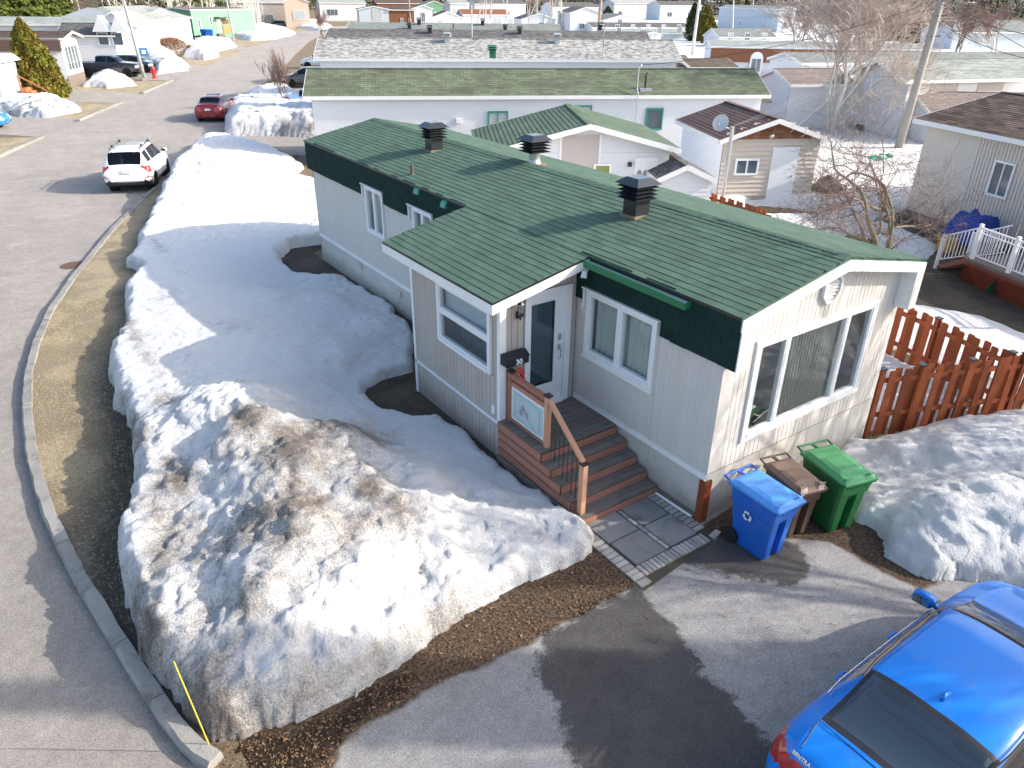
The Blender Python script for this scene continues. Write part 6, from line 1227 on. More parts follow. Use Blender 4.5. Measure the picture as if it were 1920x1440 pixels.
for k,u_ in enumerate((4.8,6.6)):
    mb=MB(); mb.prism([(u_-.9,-.3,ze_-.1),(u_+.9,-.3,ze_-.1),(u_,-.3,ze_+1.5)],(0,1.6,0)); mb.build('dormer',WHITE,t)
p0=xy(G(258,112)); p1=xy(G(365,92)); u_=(p1-p0).normalized(); ze_=zat(p0,250,40).z
t,fm,Lh=house('white house with grey hip roof behind its snow heap',p0,p1,9,ze_,ze_+1.5,LAPW,R_LGREY,cat='house',name='house',hip=True,lap=.25,ov=.5,wins=[('f',1.8,1.4,.8,1.4,WHITE,BGC,1),('f',6.5,1.4,1.,1.4,WHITE,BGC,1)])
far('white garage wing with low grey gable at the left of the hip roofed house',188,268,118,50,22,8,gable=True,roof=R_LGREY,cat='house',name='house',wins=[('r',2.2,1.2,.7,2.0,WHITE,BGC,0)])
t,fm,Lh=far('mint green home with orange wood panel porch at the bend of the street',366,480,74,18,14,8,y1b=68,wall=LAPM,roof=R_DARK,cat='house',name='house',lap=.3,ov=.1,wins=[('f',1.2,1.6,.6,1.6,WHITE,BGL,0),('f',3.9,2.2,.6,1.5,WHITE,BGL,0),('door','f',5.6,.9,.9,2.2)])
mb=MB(); mb.box((5.2,-.06,3.35),(8.,-1.2,3.5)); mb.build('porch_canopy',R_DARK,t); mb=MB(); mb.box((6.8,-.15,.8),(8.6,-.05,2.1)); mb.build('wood_panel',M('orange_wood',(.45,.2,.08),.6,.15,5),t)
for k in range(6): mb=MB(); mb.box((6.9,-.12,2.3+k*.15),(8.5,-.08,2.38+k*.15)); mb.build('slat',WOODB,t)
for k in range(4): mb=MB(); mb.box((5.2,-.4-.3*k,.0),(6.4,-.1-.3*k,.8-.2*k)); mb.build('porch_step',M('grey_brown_step',(.15,.12,.1),.8),t)
t,fm,Lh=far('beige house with white porch columns in the distance',432,540,50,4,-6,8,wall=LAPB,roof=R_GREY,cat='house',name='house',wins=[('door','f',14.5,.3,1.2,2.6),('f',9,1.2,1.6,1.6)])
far('cream gable wing with curtained window of the beige house',538,583,53,3,-7,8,gable=True,wall=LAPC,roof=R_GREY,cat='house',name='house',wins=[('r',1.8,1.9,2.8,1.9,WHITE,BGC,2)])
far('long home with pale grey roof under the hillside at far left',-160,240,118,44,31,5,roof=R_LGREY)
far('grey roofed building between the white hip roofed house and the wooded slope',172,300,100,22,15,7,roof=R_LGREY)
# porch with orange steps at the left edge
lp=thing('porch','white porch with orange brown steps at the left edge','porch',G(-5,205),math.radians(-28)); mb=MB(); mb.box((-4.5,0,0),(.6,3,2.9)); mb.build('wall',LAPG,lp)
mb=MB(); mb.hexa([(-4.6,-.4,2.9),(.9,-.4,2.9),(.9,3.4,2.9),(-4.6,3.4,2.9)],[(-4.6,.8,3.4),(.9,.8,3.4),(.9,2.2,3.4),(-4.6,2.2,3.4)]); mb.build('roof',TRIM,lp)
OST=M('orange_step',(.42,.17,.08),.6,.15)
for k in range(5): mb=MB(); mb.box((1.0+.3*k,2.,.0),(1.28+.3*k,3.6,1.15-.22*k)); mb.build('step',OST,lp)
for y_ in(2.,3.6): mb=MB(); mb.beam((.9,y_,2.0),(2.6,y_,1.0),.06,.08); mb.beam((.95,y_,0),(.95,y_,2.),.08,.08,(0,1,0)); mb.build('handrail',OST,lp)
# centre and right background rows
FARB=[('white bay fronted house at the far end of the street',602,688,40,5,-4,9,False,LAPW,R_LGREY,[('f',2,1.6,3.4,1.8,WHITE,BGL,2),('f',12,1.6,3,2.2,WHITE,BGL,2)]),
('pale blue grey gable end house with curtained window behind the green grey roof',676,731,60,17,11,9,True,LAPG,R_BROWN,[('r',2.9,2.5,2.,2.2,WHITE,BGC,0)]),
('home with brown wood wall beside the pale blue grey gable',731,778,60,18,11,8,False,WOODB,R_BROWN,[('f',2.5,1,.6,1.8),('f',4.3,1,.6,1.8)]),
('narrow white gable house with brown roof',776,812,60,16,9,9,True,LAPW,R_BROWN,[('r',1.8,2.0,.9,2)]),
('white garage with shallow gable and purple brown roof',812,868,60,33,21,8,True,LAPW,R_BROWN,[]),
('home with brown mansard and paired windows behind the birch stems',868,955,60,27,17,7,False,LAPW,WOODB,[('f',7,1.2,2,1.6,WHITE,BGC,1),('f',10.5,1.2,2,1.6,WHITE,BGC,1)]),
('pale green house with grey gable at the top of the picture',797,832,38,9,1,8,True,LAPM,R_GG,[]),
('brown and white house at the top of the picture left of the pale green house',708,795,34,6,-3,8,False,WOODB,R_BROWN,[('f',3,1.2,2,1.4)]),
('white house with tall bay windows at the top of the picture',845,880,45,6,-1,8,False,LAPW,R_LGREY,[('f',1,1.4,3.4,2.6,WHITE,BGC,3)]),
('white shed with grey gable among the birches',978,1041,66,36,24,8,True,LAPW,R_DARK,[]),
('tall plain white gable wall right of the birches',1068,1124,68,24,13,10,True,LAPW,R_DARK,[]),
('house with charcoal roof and black roof turrets behind the white gable',1035,1120,42,13,4,10,False,LAPW,R_DARK,[]),
('white gable with dark green roof left of the distant row',1132,1206,56,38,26,12,True,LAPW,R_GG,[]),
('long home with dark grey roof and one round ventilator',1110,1290,70,51,42,6,False,LAPW,R_DARK,[]),
('home with a pale flat roof below the dark grey roof',1140,1283,78,62,54,5,False,LAPG,R_LGREY,[]),
('small white gabled shed beside the two tall cedars',1208,1235,94,66,59,5,True,LAPW,R_GREY,[]),
('white two part house at the top of the picture',1150,1235,36,6,-2,10,False,LAPW,R_GREY,[('f',2,1.4,1.6,1.4)]),
('pale blue house with dark roof at the top of the picture',1236,1312,40,10,2,10,False,LAPG,R_DARK,[('f',3,1.4,2,1.6)]),
('white home with a grey roof right of the two tall cedars',1345,1450,92,69,53,6,False,LAPW,R_GG,[]),
('dark green house with white window in the distance',1408,1450,46,16,12,10,False,M('forest_green_lap',(.09,.16,.09),.6),R_GG,[('f',3.5,1.2,3.5,2.2,WHITE,BGC,1)]),
('pale blue end wall with grey roof right of the dark green house',1455,1485,64,17,11,30,True,LAPG,R_GREY,[]),
('low grey roofed house at the upper right behind bare trees',1640,1735,46,25,8,10,False,LAPW,R_TAUPE,[('f',3,1,3,1.4)]),
('white house at the top of the picture between the birches and the wood pole',890,985,38,7,-2,10,False,LAPW,R_DARK,[('f',6,1.4,3,1.3,WHITE,BGL,2)]),
('grey roofed house beyond the utility pole at the upper right',1780,1925,96,60,38,8,False,LAPG,R_GG,[('f',4.5,1.,3.2,1.9,WHITE,BGC,2)]),
('white house at the top edge right of the wood pole',1128,1150,32,8,0,9,True,LAPW,R_DARK,[])]
for i,(lab,x0,x1,yb,ye,yr_,W_,gb,wl,rf,wn) in enumerate(FARB):
    far(lab,x0,x1,yb,ye,yr_,W_,gable=gb,wall=wl,roof=rf,wins=wn,cat='house',name='house',lap=0,ov=.3)
# brown walled long home with arched window
t,fm,Lh=far('long home with brown wood upper wall, pale flat roof and arched white window',1327,1735,142,86,78,5,wall=LAPW,roof=R_LGREY,cat='mobile home',y1b=150,wins=[])
zT=zat(xy(G(1327,142)),1327,87).z
mb=MB(); mb.box((0,-.2,zT-1.45),(Lh,-.02,zT-.16)); mb.build('wood_band',WOODB,t)
def arch(par,u,w_,zb2,zt2,mat,d=-.26,th=.06):
    mb=MB(); pts=[(u-w_/2,d,zb2),(u+w_/2,d,zb2)]+[(u+w_/2*math.cos(a),d,zt2-w_/2+w_/2*math.sin(a)) for a in [k*math.pi/8 for k in range(9)]]; mb.prism(pts,(0,th,0)); return mb.build('arched_window',mat,par)
aw=arch(t,Lh*.215,1.3,zT-2.6,zT-.42,WHITE); mb=MB(); mb.box((Lh*.215-.45,-.30,zT-2.3),(Lh*.215-.04,-.27,zT-1.1)); mb.box((Lh*.215+.04,-.30,zT-2.3),(Lh*.215+.45,-.27,zT-1.1)); mb.build('pane',BGL,aw)
arch(t,Lh*.76,2.6,zT-1.5,zT-.35,WHITE); arch(t,Lh*.93,2.6,zT-1.5,zT-.35,WHITE)
house('small grey roofed addition at the end of the pale grey roofed home',*eave((1262,127),(1300,127),3.4),4,3.4,4.0,LAPG,R_DARK); 
house('low building with mossy dark brown roof behind the mossy green roof',*eave((1300,126),(1383,126),3.5),4,3.5,ridgez(*eave((1300,126),(1383,126),3.5),4,(1340,109)),WOODB,tabroof('mossy_brown_roof',(.10,.075,.06),.3,.15,.3,moss=((.09,.12,.06),3,.5)))
a,b_=eave((1487,158),(1605,157),2.9); house('white outbuilding with a dark taupe roof seen through the birch branches',a,b_,4,2.9,ridgez(a,b_,4,(1530,128)),LAPW,R_TAUPE,cat='outbuilding',name='outbuilding',lap=.15)
a,b_=eave((1507,118),(1960,116),3.3); house('long white home with a weathered green grey roof behind the pale green grey one',a,b_,4.5,3.3,ridgez(a,b_,4.5,(1700,97)),LAPW,R_GG)
a,b_=eave((1712,151),(1980,146),3.4); t,fm,Lh=house('long white home with taupe wall panels and a pale green grey roof at the right',a,b_,4.5,3.4,ridgez(a,b_,4.5,(1850,110)),LAPW,R_LGREY,lap=.14,gend=.5)
for u0_,u1_ in((.15,.34),(.48,.66)): mb=MB(); mb.box((Lh*u0_,-.04,.2),(Lh*u1_,-.018,3.2)); mb.build('taupe_panel',LAPN,t)
a,b_=eave((1750,211),(1960,214),2.0); house('white garage with a taupe shingle roof behind the brown roofed house',a,b_,4.5,2.0,ridgez(a,b_,4.5,(1800,172)),LAPW,R_TAUPE,cat='garage',name='garage',lap=.15)
# ------------------------------------------------------------------ poles, wires, signs
def pole(label,pb,ptop,r0,r1,mat,name='utility_pole',cat='utility pole',parts=None,group=None):
    b0=xy(G(*pb)); tp=zat(b0,*ptop); t=thing(name,label,cat,b0,0,group); tv=Vector((tp.x-b0.x,tp.y-b0.y,tp.z)); mb=MB(); mb.tube([(0,0,-.1),tv*.5,tv],[r0,(r0+r1)/2,r1],14); mb.build('shaft',mat,t,smooth=True)
    if parts: parts(t,tv)
    return t,b0+tv
def pparts(t,tv):
    for k,(f,s) in enumerate(((.93,1),(.86,1),(.79,-1),(.72,1),(.62,1))):
        c_=tv*f; mb=MB(); mb.box(c_+Vector((-.14,-.14,-.05)),c_+Vector((.14,.14,.05))); mb.tube([c_+Vector((.1,-.15,0)),c_+Vector((.35*s,-.3,.05))],.03,6); mb.build('wire_bracket',BLACK,t)
P1,T1=pole('thick leaning weathered wooden utility pole at the right',(1680,292),(1790,-85),.21,.16,POLE,parts=pparts)
P2,T2=pole('white painted pole beside the pair of tall cedars',(1297,108),(1318,-50),.22,.16,M('white_pole',(.62,.60,.57),.7),group=None)
P3,T3=pole('brown wooden utility pole standing above the charcoal roof',(1120,72),(1131,-40),.3,.24,M('tan_pole',(.35,.26,.18),.8))
def lamp(t,tv):
    mb=MB(); mb.box((-.3,-.3,0),(.3,.3,.25)); mb.build('concrete_base',CONC,t)
    mb=MB(); mb.tube([tv,tv+Vector((.6,.2,.25)),tv+Vector((1.6,.5,.3))],.06,6); mb.build('lamp_arm',STEEL,t); mb=MB(); e=tv+Vector((1.6,.5,.3)); mb.box(e+Vector((-.3,-.12,-.06)),e+Vector((.3,.12,.06))); mb.build('lamp_head',STEEL,t)
def lampsign(t,tv):
    lamp(t,tv); c_=tv*.32; mb=MB(); mb.box(c_+Vector((.15,-.1,-.35)),c_+Vector((.85,-.07,.35))); s_=mb.build('street_sign',M('blue_sign',(.02,.12,.28),.4),t); mb=MB(); mb.box(c_+Vector((.35,-.11,-.15)),c_+Vector((.65,-.101,.15))); mb.build('sign_mark',WHITE,s_)
pole('grey street lamp post with a small blue sign beside the black pickup truck',(272,151),(226,-22),.16,.1,M('lamp_post_grey',(.36,.36,.35),.6),'street_lamp','street lamp',lampsign)
pole('street lamp post in front of the mint green home',(440,84),(421,-20),.17,.11,M('lamp_post_grey',(.36,.36,.35),.6),'street_lamp','street lamp',lamp)
pole('thin wooden pole left of the birch stand',(770,60),(765,-30),.2,.15,M('tan_pole',(.35,.26,.18),.8))
for k,(pb,pt,lab) in enumerate([((962,74),(962,14),'tall thin antenna mast above the charcoal roof'),((1373,82),(1376,-20),'thin pole between the cedar pairs'),((1055,66),(1052,-20),'pale thin pole beside the white gable wall'),((1410,52),(1413,-12),'slim pole with a no entry sign in the distance')]):
    tq,tp_=pole(lab,pb,pt,.12,.09,M('white_pole',(.62,.60,.57),.7))
    if k==3:
        b0=tq.location; s0=zat(b0,1409,34); lc=Vector((s0.x-b0.x,s0.y-b0.y,s0.z)); dn=Vector((-.57,-.82,0)); mb=MB(); qd_=dn.to_track_quat('Z','Y'); pts=[lc+dn*.15+qd_@Vector((.75*math.cos(a),.75*math.sin(a),0)) for a in [j*math.pi/8 for j in range(16)]]; mb.prism(pts,dn*.05); sg=mb.build('no_entry_sign',RED,tq)
        mb=MB(); mb.prism([lc+dn*.21+qd_@Vector(v) for v in((-.5,-.13,0),(.5,-.13,0),(.5,.13,0),(-.5,.13,0))],dn*.02); mb.build('sign_bar',WHITE,sg)
def wire(label,pts,r=.012,sag=.3,mat=BLACK):
    mb=MB(); 
    for a,b_ in zip(pts[:-1],pts[1:]):
        a=Vector(a);b_=Vector(b_); mb.tube([a.lerp(b_,i/14)-Vector((0,0,sag*4*(i/14)*(1-i/14))) for i in range(15)],r,4,False)
    o=mb.build('overhead_wire',mat); tag(o,label,'power line'); return o
GW_=M('grey_wire',(.16,.16,.16),.5); dtop=dp+tv
pt1=lambda f:xy(P1.location).lerp(T1,f)
wire('black service wire from the mossy roofed home up to the right pole',[mast_top,pt1(.80)],.012,.5)
wire('black wire from the white painted pole to the right pole',[xy(P2.location).lerp(T2,.55),pt1(.84)],.015,.9)
wire('grey wire rising from the brown shed gable to the right pole',[Vector((16.6,11.4,2.9)),pt1(.86)],.008,.2,GW_)
for k in range(3): wire('thin grey wires fanning from the satellite pole area past the shed gable',[ds.location+ds_off if False else Vector((13.3+.1*k,11.8,3.2)),pt1(.6+.06*k)],.004,.35,GW_)['group']='thin wires past the shed gable'
for k,(f,y_,lab) in enumerate([(.93,.3,'uppermost pale cable running right from the thick pole'),(.86,.9,'second pale cable running right from the thick pole'),(.79,0,'dark cable with black splice boxes running right from the thick pole')]):
    e=G(2100,[18,42,52][k],7.2); st_=pt1(f); e=zat(st_+Vector((12,-8,0)),2250,[28,52,70][k]); wire(lab,[st_,e],.028 if k<2 else .02,.1,GW_ if k<2 else BLACK)
s_=pt1(.83); mb=MB()
wire('dark wire from the right pole toward the brown roofed house',[s_,Vector((24,4,4.6))],.012,.4); wire('dark wire from the pale green grey roof mast to the right edge',[zat(G(1800,150),1803,92),zat(G(1980,160),1990,185)],.014,.2); wire('upper dark wire crossing the pale green grey roof',[zat(G(1850,150),1810,60),zat(G(1980,160),2000,240)],.016,.1)
wire('long pale wire rising from the shed area to the top of the picture',[Vector((18.6,11,3.6)),zat(Vector((40,26,0)),1735,-20)],.008,.2,GW_)
for k,(x0_,y0_,f_,lab) in enumerate([(1180,92,.70,'dark wire from the charcoal roof area across to the thick pole'),(1600,30,.90,'dark wire entering the thick pole from the left above the birch'),(1330,70,.76,'dark wire from the distant cedars to the thick pole')]):
    wire(lab,[zat(xy(G(x0_,150 if k!=1 else 120)),x0_,y0_),pt1(f_)],.012,.5)
for k,(px_,lab) in enumerate([((1985,70),'dark wire low across the right edge from the thick pole'),((1985,120),'lowest dark wire across the right edge from the thick pole')]):
    wire(lab,[pt1(.78-.08*k),zat(Vector((40,-2,0)),*px_)],.014,.3)
# hydrant, bins at mint house, hedge, odd yard items
hp=G(290,147); hy=thing('fire_hydrant','red fire hydrant beside the lamp post and black pickup truck','fire hydrant',hp); mb=MB(); mb.lathe([(.22,0),(.22,.08),(.15,.1),(.15,.75),(.2,.78),(.2,.85),(.14,.98),(.05,1.06),(0,1.1)],(0,0,0),12); mb.build('barrel',RED,hy)
for s in((1,0),(-1,0),(0,-1)): mb=MB(); mb.tube([(0,0,.6),(.28*s[0],.28*s[1],.6)],.09,8); mb.build('outlet_cap',RED,hy)
for k,(px,lab) in enumerate([((385,75),'blue wheeled bin nearer the mint green home steps'),((396,76),'larger blue wheeled bin right of its neighbour at the mint green home')]):
    c0=copy_tree(bluebin); c0.location=G(*px); c0.rotation_euler=(0,0,-.4); c0.scale=(1.9,1.6,1.7); c0['label']=lab; c0['group']='blue bins at the mint green home'
bt=thing('tarpaulin_pile','blue tarpaulin over stored things beside the white deck stair','tarpaulin',G(1815,455)); X,Y=np.meshgrid(np.linspace(-.9,.9,24),np.linspace(-.6,.6,18)); Z=1.1*np.clip(1.2-np.maximum(abs(X)/.9,abs(Y)/.6)**3,0,1)*(.8+.35*fbm(X*2.3,Y*2.3)); 
grid_obj('tarp_sheet',X,Y,Z,np.ones((17,23),bool),M('blue_tarp',(.03,.06,.28),.5,.2,3),parent=bt)
yb_=thing('yellow_crate','yellow crate in front of the blue tarpaulin','crate',G(1772,470)); mb=MB(); mb.box((-.25,-.2,0),(.25,.2,.4)); mb.build('crate_shell',M('yellow_plastic',(.55,.33,.03),.5),yb_,bevel=.02); mb=MB(); mb.box((-.27,-.22,.36),(.27,.22,.42)); mb.build('crate_rim',M('yellow_plastic',(.55,.33,.03),.5),yb_)
gc=thing('toppled_green_cover','crumpled green garden cover lying on the snow by the right pole','garden cover',G(1655,298,.3)); X,Y=np.meshgrid(np.linspace(-1.1,1.1,24),np.linspace(-.4,.4,12)); grid_obj('cover_sheet',X,Y,.05+.28*np.abs(fbm(X*2,Y*2+4))*np.clip(1.1-abs(X)/1.1,0,1)*2,np.ones((11,23),bool),M('green_tarp',(.01,.2,.1),.5,.25,4),parent=gc)
sk=thing('tree_stump','snow dusted stump with fallen branches below the birch','stump',G(1618,256)); mb=MB(); mb.tube([(0,0,0),(0,0,.7)],[.6,.5],10); mb.build('stump',BARK,sk); mb=MB()
for k in range(14): a=random.uniform(-1.2,.3); mb.tube([(0,0,.4),(2.2*math.cos(a)*random.random()+.5,1.2*math.sin(a),random.uniform(.1,.9))],.04,4)
mb.build('branch',BARK,sk)
# ------------------------------------------------------------------ trees
def bare_tree(label,loc,h,spread,lean=(0,0),stems=1,depth=6,r0=.12,trunkmat=BARK,twigmat=TWIG,seed=1,up=.6,kids=(2,4),cat='bare tree',name='bare_tree',group=None,ls=.76,first=.30,minr=.004,rv=.68,jit=.5,tv0=None):
    rs=random.Random(seed); t=thing(name,label,cat,loc,0,group); tm=MB(); cm=MB()
    def grow(p,d,l,r,dep):
        pts=[p]; q=p.copy(); dd=d.copy(); n_=3 if dep<2 else 4
        for i in range(n_):
            dd=(dd+Vector((rs.gauss(0,1),rs.gauss(0,1),rs.gauss(0,1)))*jit*.28+Vector((0,0,up*.10))).normalized(); q=q+dd*l/n_; pts.append(q.copy())
        re=r*rv; rr=[max(minr,r+(re-r)*i/n_) for i in range(n_+1)]; (tm if dep>=depth-1 else cm).tube(pts,rr,7 if dep>=depth-1 else (5 if dep>2 else 3),False)
        if dep<=0: return
        k=rs.randint(*kids)
        for i in range(k):
            f=1. if i==0 else rs.uniform(.35,1); bp=pts[min(n_,max(1,int(f*n_)))]
            ax=Vector((rs.gauss(0,1),rs.gauss(0,1),rs.gauss(0,1))); ax=(ax-dd*ax.dot(dd)).normalized(); sp_=spread*rs.uniform(.5,1.2)*(.45 if i==0 else 1); nd_=(dd*math.cos(sp_)+ax*math.sin(sp_)+Vector((0,0,up*.25))).normalized()
            grow(bp,nd_,l*ls*rs.uniform(.8,1.15),max(minr,re*(.95 if i==0 else .66)),dep-1)
    for s in range(stems):
        d=Vector((lean[0]+rs.gauss(0,.16)*(stems>1),lean[1]+rs.gauss(0,.16)*(stems>1),1)).normalized(); grow(Vector((rs.gauss(0,.15)*(stems>1),rs.gauss(0,.15)*(stems>1),-.05)),tv0 or d,h*first,r0*rs.uniform(.75,1.1),depth)
    tm.build('trunk',trunkmat,t,smooth=True); 
    if cm.f: cm.build('crown',twigmat,t)
    return t
g=xy(G(1548,262)); bare_tree('tall bare birch with white stems behind the brown roofed shed',g,13,.72,(-.16,.12),4,7,.12,BIRCH,M('pale_twig',(.45,.38,.34),.9,.25,5),seed=5,up=.32,ls=.77,first=.27,minr=.0075,rv=.72,kids=(2,4))
g=xy(G(1650,508)); bare_tree('spreading bare crab apple tree behind the green roof ridge, reaching over the white deck',(g.x,g.y,0),8.2,1.1,(-.1,.1),4,7,.10,M('lichen_bark',(.22,.20,.14),.9,.35,6),M('reddish_twig',(.24,.18,.15),.9,.25,5),seed=8,up=.10,ls=.80,first=.19,minr=.0045,jit=.8,kids=(2,3))
for k,(px,h,s,lab) in enumerate([((1725,118),11,21,'bare tree with twin pale trunks right of the thick pole'),((1860,112),9,22,'bare tree before the far right house'),((1590,110),8,25,'reddish bare tree beyond the tall birch'),((1790,112),8,27,'dark bare tree between the pole and the far right house'),((1490,100),7,29,'bare tree beyond the brown walled home')]):
    g=xy(G(*px)); bare_tree(lab,g,h,.5,(.12 if k==0 else 0,0),2,6,.16,BIRCH if k in(0,1) else BARK,M('grey_red_twig',(.25,.17,.145),.9,.25,5),seed=s,up=.45,minr=.014,group=None)
for k,x in enumerate([893,905,918,945,988,1003,1022,1035,1046]):
    g=xy(G(x,66)); bare_tree('one of the slim bare birches standing in a loose row behind the charcoal roof',g,12,.35,(random.uniform(-.05,.05),0),1,4,.17,BIRCH,M('pale_twig',(.36,.29,.26),.9,.25,5),seed=40+k,up=1.2,minr=.025,first=.42,group='slim birches behind the charcoal roof')
g=xy(G(603,66)); bare_tree('many stemmed bare shrub at the left end of the charcoal roof',g,5.5,.45,(0,0),7,4,.05,BARK,TWIG,seed=61,up=1.,minr=.014,cat='bare shrub',name='bare_shrub')
g=xy(G(541,203)); bare_tree('slender bare young tree beside the silver blue car and snow bank',g,4.2,.5,(-.12,0),2,5,.05,BARK,TWIG,seed=63,up=.9,minr=.008)
# off-frame trees toward the sun that dapple the gable, bins and snow
bare_tree('tall bare maple outside the picture, right of the driveway',(13.2,-6.6,0),9.5,.6,(0,0),2,6,.17,BARK,TWIG,seed=77,up=.7,minr=.009)
bare_tree('bare lilac tree outside the picture, close to the cedar fence',(8.9,-5.0,0),10.,.55,(0,0),2,4,.10,BARK,TWIG,seed=81,up=.55,minr=.012,kids=(3,4))
bare_tree('second bare maple outside the picture, behind the blue sedan',(7.6,-10.2,0),9,.6,(0,0),2,6,.16,BARK,TWIG,seed=78,up=.7,minr=.009)
# evergreens: many small leaf sprays through the crown volume
def leafmat(name,c1,c2,c3):
    m,n,b=newmat(name); co=coord(n,'pos'); isl=N(n,'ShaderNodeNewGeometry').outputs['Random Per Island']; f=noise(n,co,1.1,3,.6)
    c=mixc(n,ramp(n,f,.38,.62),c1,c2); c=mixc(n,mth(n,'MULTIPLY',isl,.6),c,c3); n.links.new(c,b.inputs[0]); b.inputs['Roughness'].default_value=.8; b.inputs['Specular IOR Level'].default_value=.2; return m
CL=leafmat('cedar_foliage',(.16,.17,.025),(.22,.15,.03),(.07,.085,.015)); CLD=leafmat('dark_cedar_foliage',(.035,.06,.015),(.08,.085,.02),(.015,.03,.01)); SPR=leafmat('spruce_foliage',(.03,.05,.02),(.06,.08,.02),(.015,.025,.012)); SPRY=leafmat('sunlit_pine_foliage',(.07,.11,.02),(.12,.13,.025),(.03,.05,.012))
def column(label,base,top,rad,mat,n_=5000,leaf=.1,shape='egg',group=None,name='cedar_shrub',cat='cedar shrub',tips=1,seed=3):
    rs=random.Random(seed); base=Vector(base); h=top.z; t=thing(name,label,cat,(base.x,base.y,0),0,group); mb=MB(); off=Vector((top.x-base.x,top.y-base.y,0))
    cl=[(rs.uniform(0,6.28),rs.random()) for _ in range(40)]
    tipl=[(0,0,1.)]+[(rs.uniform(-.3,.3)*rad,rs.uniform(-.3,.3)*rad,rs.uniform(.75,.93)) for _ in range(tips-1)]
    for i in range(n_):
        tx,ty,th=rs.choice(tipl) if tips>1 else tipl[0]; z=rs.random()**.85; a=rs.uniform(0,6.28)
        prof=(min(1,(z+.06)/.22)**.5)*(1-z**1.7)**.8 if shape=='egg' else (1-z)**.9*min(1,(z+.03)/.08)
        bumpy=1+.13*math.sin(a*5+z*14)+.10*math.sin(a*9-z*23)+rs.gauss(0,.05); r=rad*prof*bumpy*(rs.random()**.22)*(.75 if tips>1 and (tx or ty) else 1)
        if shape!='egg': r*=(.62+.38*((z*11+.15*math.sin(a*3))%1)**.6)
        c_=Vector((tx+r*math.cos(a),ty+r*math.sin(a),z*h*th))+off*z; s=leaf*rs.uniform(.5,1.3); u1=Vector((rs.gauss(0,1),rs.gauss(0,1),rs.gauss(0,1)+1.2)).normalized()*s; u2=Vector((rs.gauss(0,1),rs.gauss(0,1),rs.gauss(0,.6))).normalized()*s*.55
        mb.face([c_-u2*.6,c_+u1*.5-u2,c_+u1,c_+u2])
    mb.build('crown',mat,t); mb=MB(); mb.tube([(0,0,0),off*.7+Vector((0,0,h*.75))],[rad*.09,.02],6); mb.build('trunk',BARK,t)
    return t
bs=xy(G(85,190)); tp=zat(bs,35,36); rr_=(xy(G(128,190))-xy(G(40,190))).length/2; column('tall golden green cedar shrub at the far left',bs,tp,rr_,CL,60000,.15,tips=3)
for (px,tpx,w_,m_,lab,sd_) in [((1328,84),(1326,10),38,CL,'right one of the two tall cedars by the white pole',5),((1305,80),(1303,6),40,CLD,'left one of the two tall cedars by the white pole',6),((1372,54),(1372,4),22,CLD,'leftmost cedar of the distant trio',7),((1388,54),(1384,2),20,CL,'middle cedar of the distant trio',8),((1402,54),(1400,-1),22,CLD,'rightmost cedar of the distant trio',9),((1668,80),(1682,12),36,CLD,'dark cedar left of the thick pole',10),((1705,86),(1722,-4),42,CLD,'taller dark cedar just left of the thick pole',11),((1140,40),(1140,12),22,CLD,'round dark evergreen right of the wood pole',12),((1275,36),(1275,14),16,CLD,'small dark spruce before the pale blue house',13),((795,30),(795,-4),30,SPR,'dark evergreen behind the pale green house',14)]:
    b0=xy(G(*px)); tp=zat(b0,*tpx); rad=(xy(G(px[0]+w_/2,px[1]))-xy(G(px[0]-w_/2,px[1]))).length/2; column(lab,b0,tp,rad,m_,12000,max(.2,rad*.10),seed=sd_)
column('dense spruce outside the picture, sun side of the driveway',(9.3,-10.4,0),Vector((9.3,-10.4,12.0)),1.9,SPR,8000,.2,shape='cone',name='spruce_tree',cat='spruce tree',seed=21)
# brown hedge by the white house, small plants by shed
b0=xy(G(323,103)); hg=thing('clipped_hedge','rounded brown leafless hedge in front of the white hip roofed house','hedge',b0,math.radians(-25)); mb=MB(); rs=random.Random(4)
for i in range(5000):
    c_=Vector((rs.gauss(0,.9),rs.gauss(0,.5),0)); c_.x=max(-2.2,min(2.2,c_.x*1.6)); z=rs.random()**.6*2.*math.sqrt(max(0,1-(c_.x/2.6)**2)); p=Vector((c_.x,c_.y,z)); s=Vector((rs.gauss(0,.1),rs.gauss(0,.1),.28)); u2=Vector((rs.gauss(0,1),rs.gauss(0,1),0)).normalized()*.02; mb.face([p-u2,p+u2,p+s])
mb.build('hedge_twigs',M('brown_hedge',(.20,.10,.05),.9,.3,6),hg)
b0=xy(G(1545,375)); column('low green juniper with bare stems at the corner of the tan shed',b0,Vector((b0.x,b0.y,.9)),.7,CLD,2500,.12,name='juniper',cat='shrub')
# hillside and forest
X,Y=np.meshgrid(np.linspace(-300,900,120),np.linspace(100,1000,110)); az=np.degrees(np.arctan2(X-CC[0],Y-CC[1])); D=np.hypot(X-CC[0],Y-CC[1])
Zh=np.where(True,sstep(160,230,D)*24*sstep(18,8,az)+sstep(430,800,D)*(38+14*fbm(X*.008,Y*.008))*(1),0)-.5+.6*fbm(X*.03,Y*.03)*sstep(150,200,D)
m,n,b=newmat('wooded_slope'); co=coord(n,'pos'); c=mixc(n,ramp(n,noise(n,co,.06,5,.65),.45,.6),(.10,.075,.05),(.045,.05,.03)); c=mixc(n,ramp(n,noise(n,co,.09,4,.6),.62,.7),c,(.7,.7,.72)); n.links.new(c,b.inputs[0]); b.inputs['Roughness'].default_value=1
ho=grid_obj('hillside',X,Y,Zh,np.ones((109,119),bool)&(Zh[:-1,:-1]>-.2),m,kind='structure')
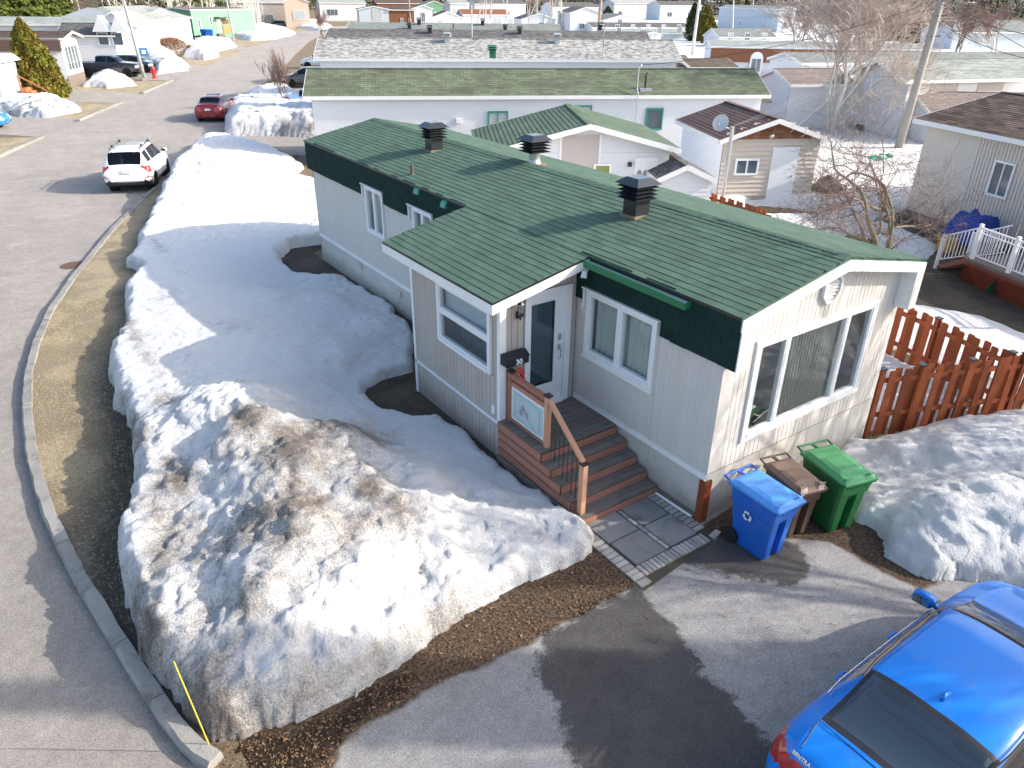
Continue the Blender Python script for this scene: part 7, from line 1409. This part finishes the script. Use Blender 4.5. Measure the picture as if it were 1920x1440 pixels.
def hz(x,y):
    D=math.hypot(x-CC[0],y-CC[1]); az=math.degrees(math.atan2(x-CC[0],y-CC[1])); s=lambda a,b_,v:(lambda t:t*t*(3-2*t))(min(1,max(0,(v-a)/(b_-a))))
    return s(160,230,D)*24*s(18,8,az)+s(430,800,D)*38
def tuft(mb,rs,x,y,z,h,r,nq,sz=.34):
    for i in range(nq):
        t_=rs.random(); a=rs.uniform(0,6.28); rr=r*(1-t_)**.8*(.7+.5*((t_*7)%1))*rs.random()**.3; c_=Vector((x+rr*math.cos(a),y+rr*math.sin(a),z+.08*h+t_*h*.92)); s=r*sz*(1.2-t_); u1=Vector((math.cos(a),math.sin(a),-.35))*s; u2=Vector((-math.sin(a),math.cos(a),rs.uniform(-.3,.3)))*s*.6; mb.face([c_-u2,c_+u1,c_+u2,c_+Vector((0,0,s*.7))])
rs=random.Random(9); mbs=[MB(),MB(),MB()]; trees=0
for i in range(1500):
    az=math.radians(rs.uniform(-2,76)); 
    left=az<math.radians(16); D=rs.uniform(172,300) if left else rs.uniform(400,640)
    x=CC[0]+D*math.sin(az); y=CC[1]+D*math.cos(az); h=rs.uniform(6,12) if left else rs.uniform(10,17); k=rs.choice([0,0,1]) if left else (0 if rs.random()<.8 else 2)
    tuft(mbs[k],rs,x,y,hz(x,y)-.5,h,h*rs.uniform(.16,.24),70 if left else 45)
mbs[0].build('distant_forest',SPR,kind='stuff'); mbs[1].build('distant_pines',SPRY,kind='stuff'); 
if mbs[2].f: mbs[2].build('distant_bare_wood',M('far_twig',(.2,.14,.12),.9),kind='stuff')
mb=MB()
for i in range(260):
    az=math.radians(rs.uniform(1,18)); D=rs.uniform(168,260); x=CC[0]+D*math.sin(az); y=CC[1]+D*math.cos(az); z=hz(x,y)-.5; h=rs.uniform(5,9); mb.tube([(x,y,z),(x+rs.uniform(-.5,.5),y,z+h)],[.14,.04],3,False)
    for j in range(9): a=rs.uniform(0,6.28); zz=z+h*rs.uniform(.3,.9); l=h*.22; mb.tube([(x,y,zz),(x+l*math.cos(a),y+l*math.sin(a),zz+l*.8)],[.05,.02],3,False)
mb.build('distant_birches',BIRCH,kind='stuff')
for k,(px,dd,hh) in enumerate([((20,40),168,13),((48,40),165,14),((75,40),170,12),((95,42),172,10),((120,42),175,9),((5,44),160,11),((165,30),190,11),((214,26),200,12)]):
    d_=ray(px[0],px[1]); az=math.atan2(d_[0],d_[1]); x=CC[0]+dd*math.sin(az); y=CC[1]+dd*math.cos(az); z=hz(x,y)-.5; t=thing('pine_tree','one of the sunlit yellow green pines on the slope at the upper left','pine tree',(x,y,z),0,'sunlit pines on the slope'); mb=MB(); tuft(mb,rs,0,0,0,hh,hh*.3,2600,.16); mb.build('crown',SPRY,t); mb=MB(); mb.tube([(0,0,0),(0,0,hh*.8)],[.25,.05],6); mb.build('trunk',BARK,t)
# thin spring haze
bpy.context.view_layer.update()
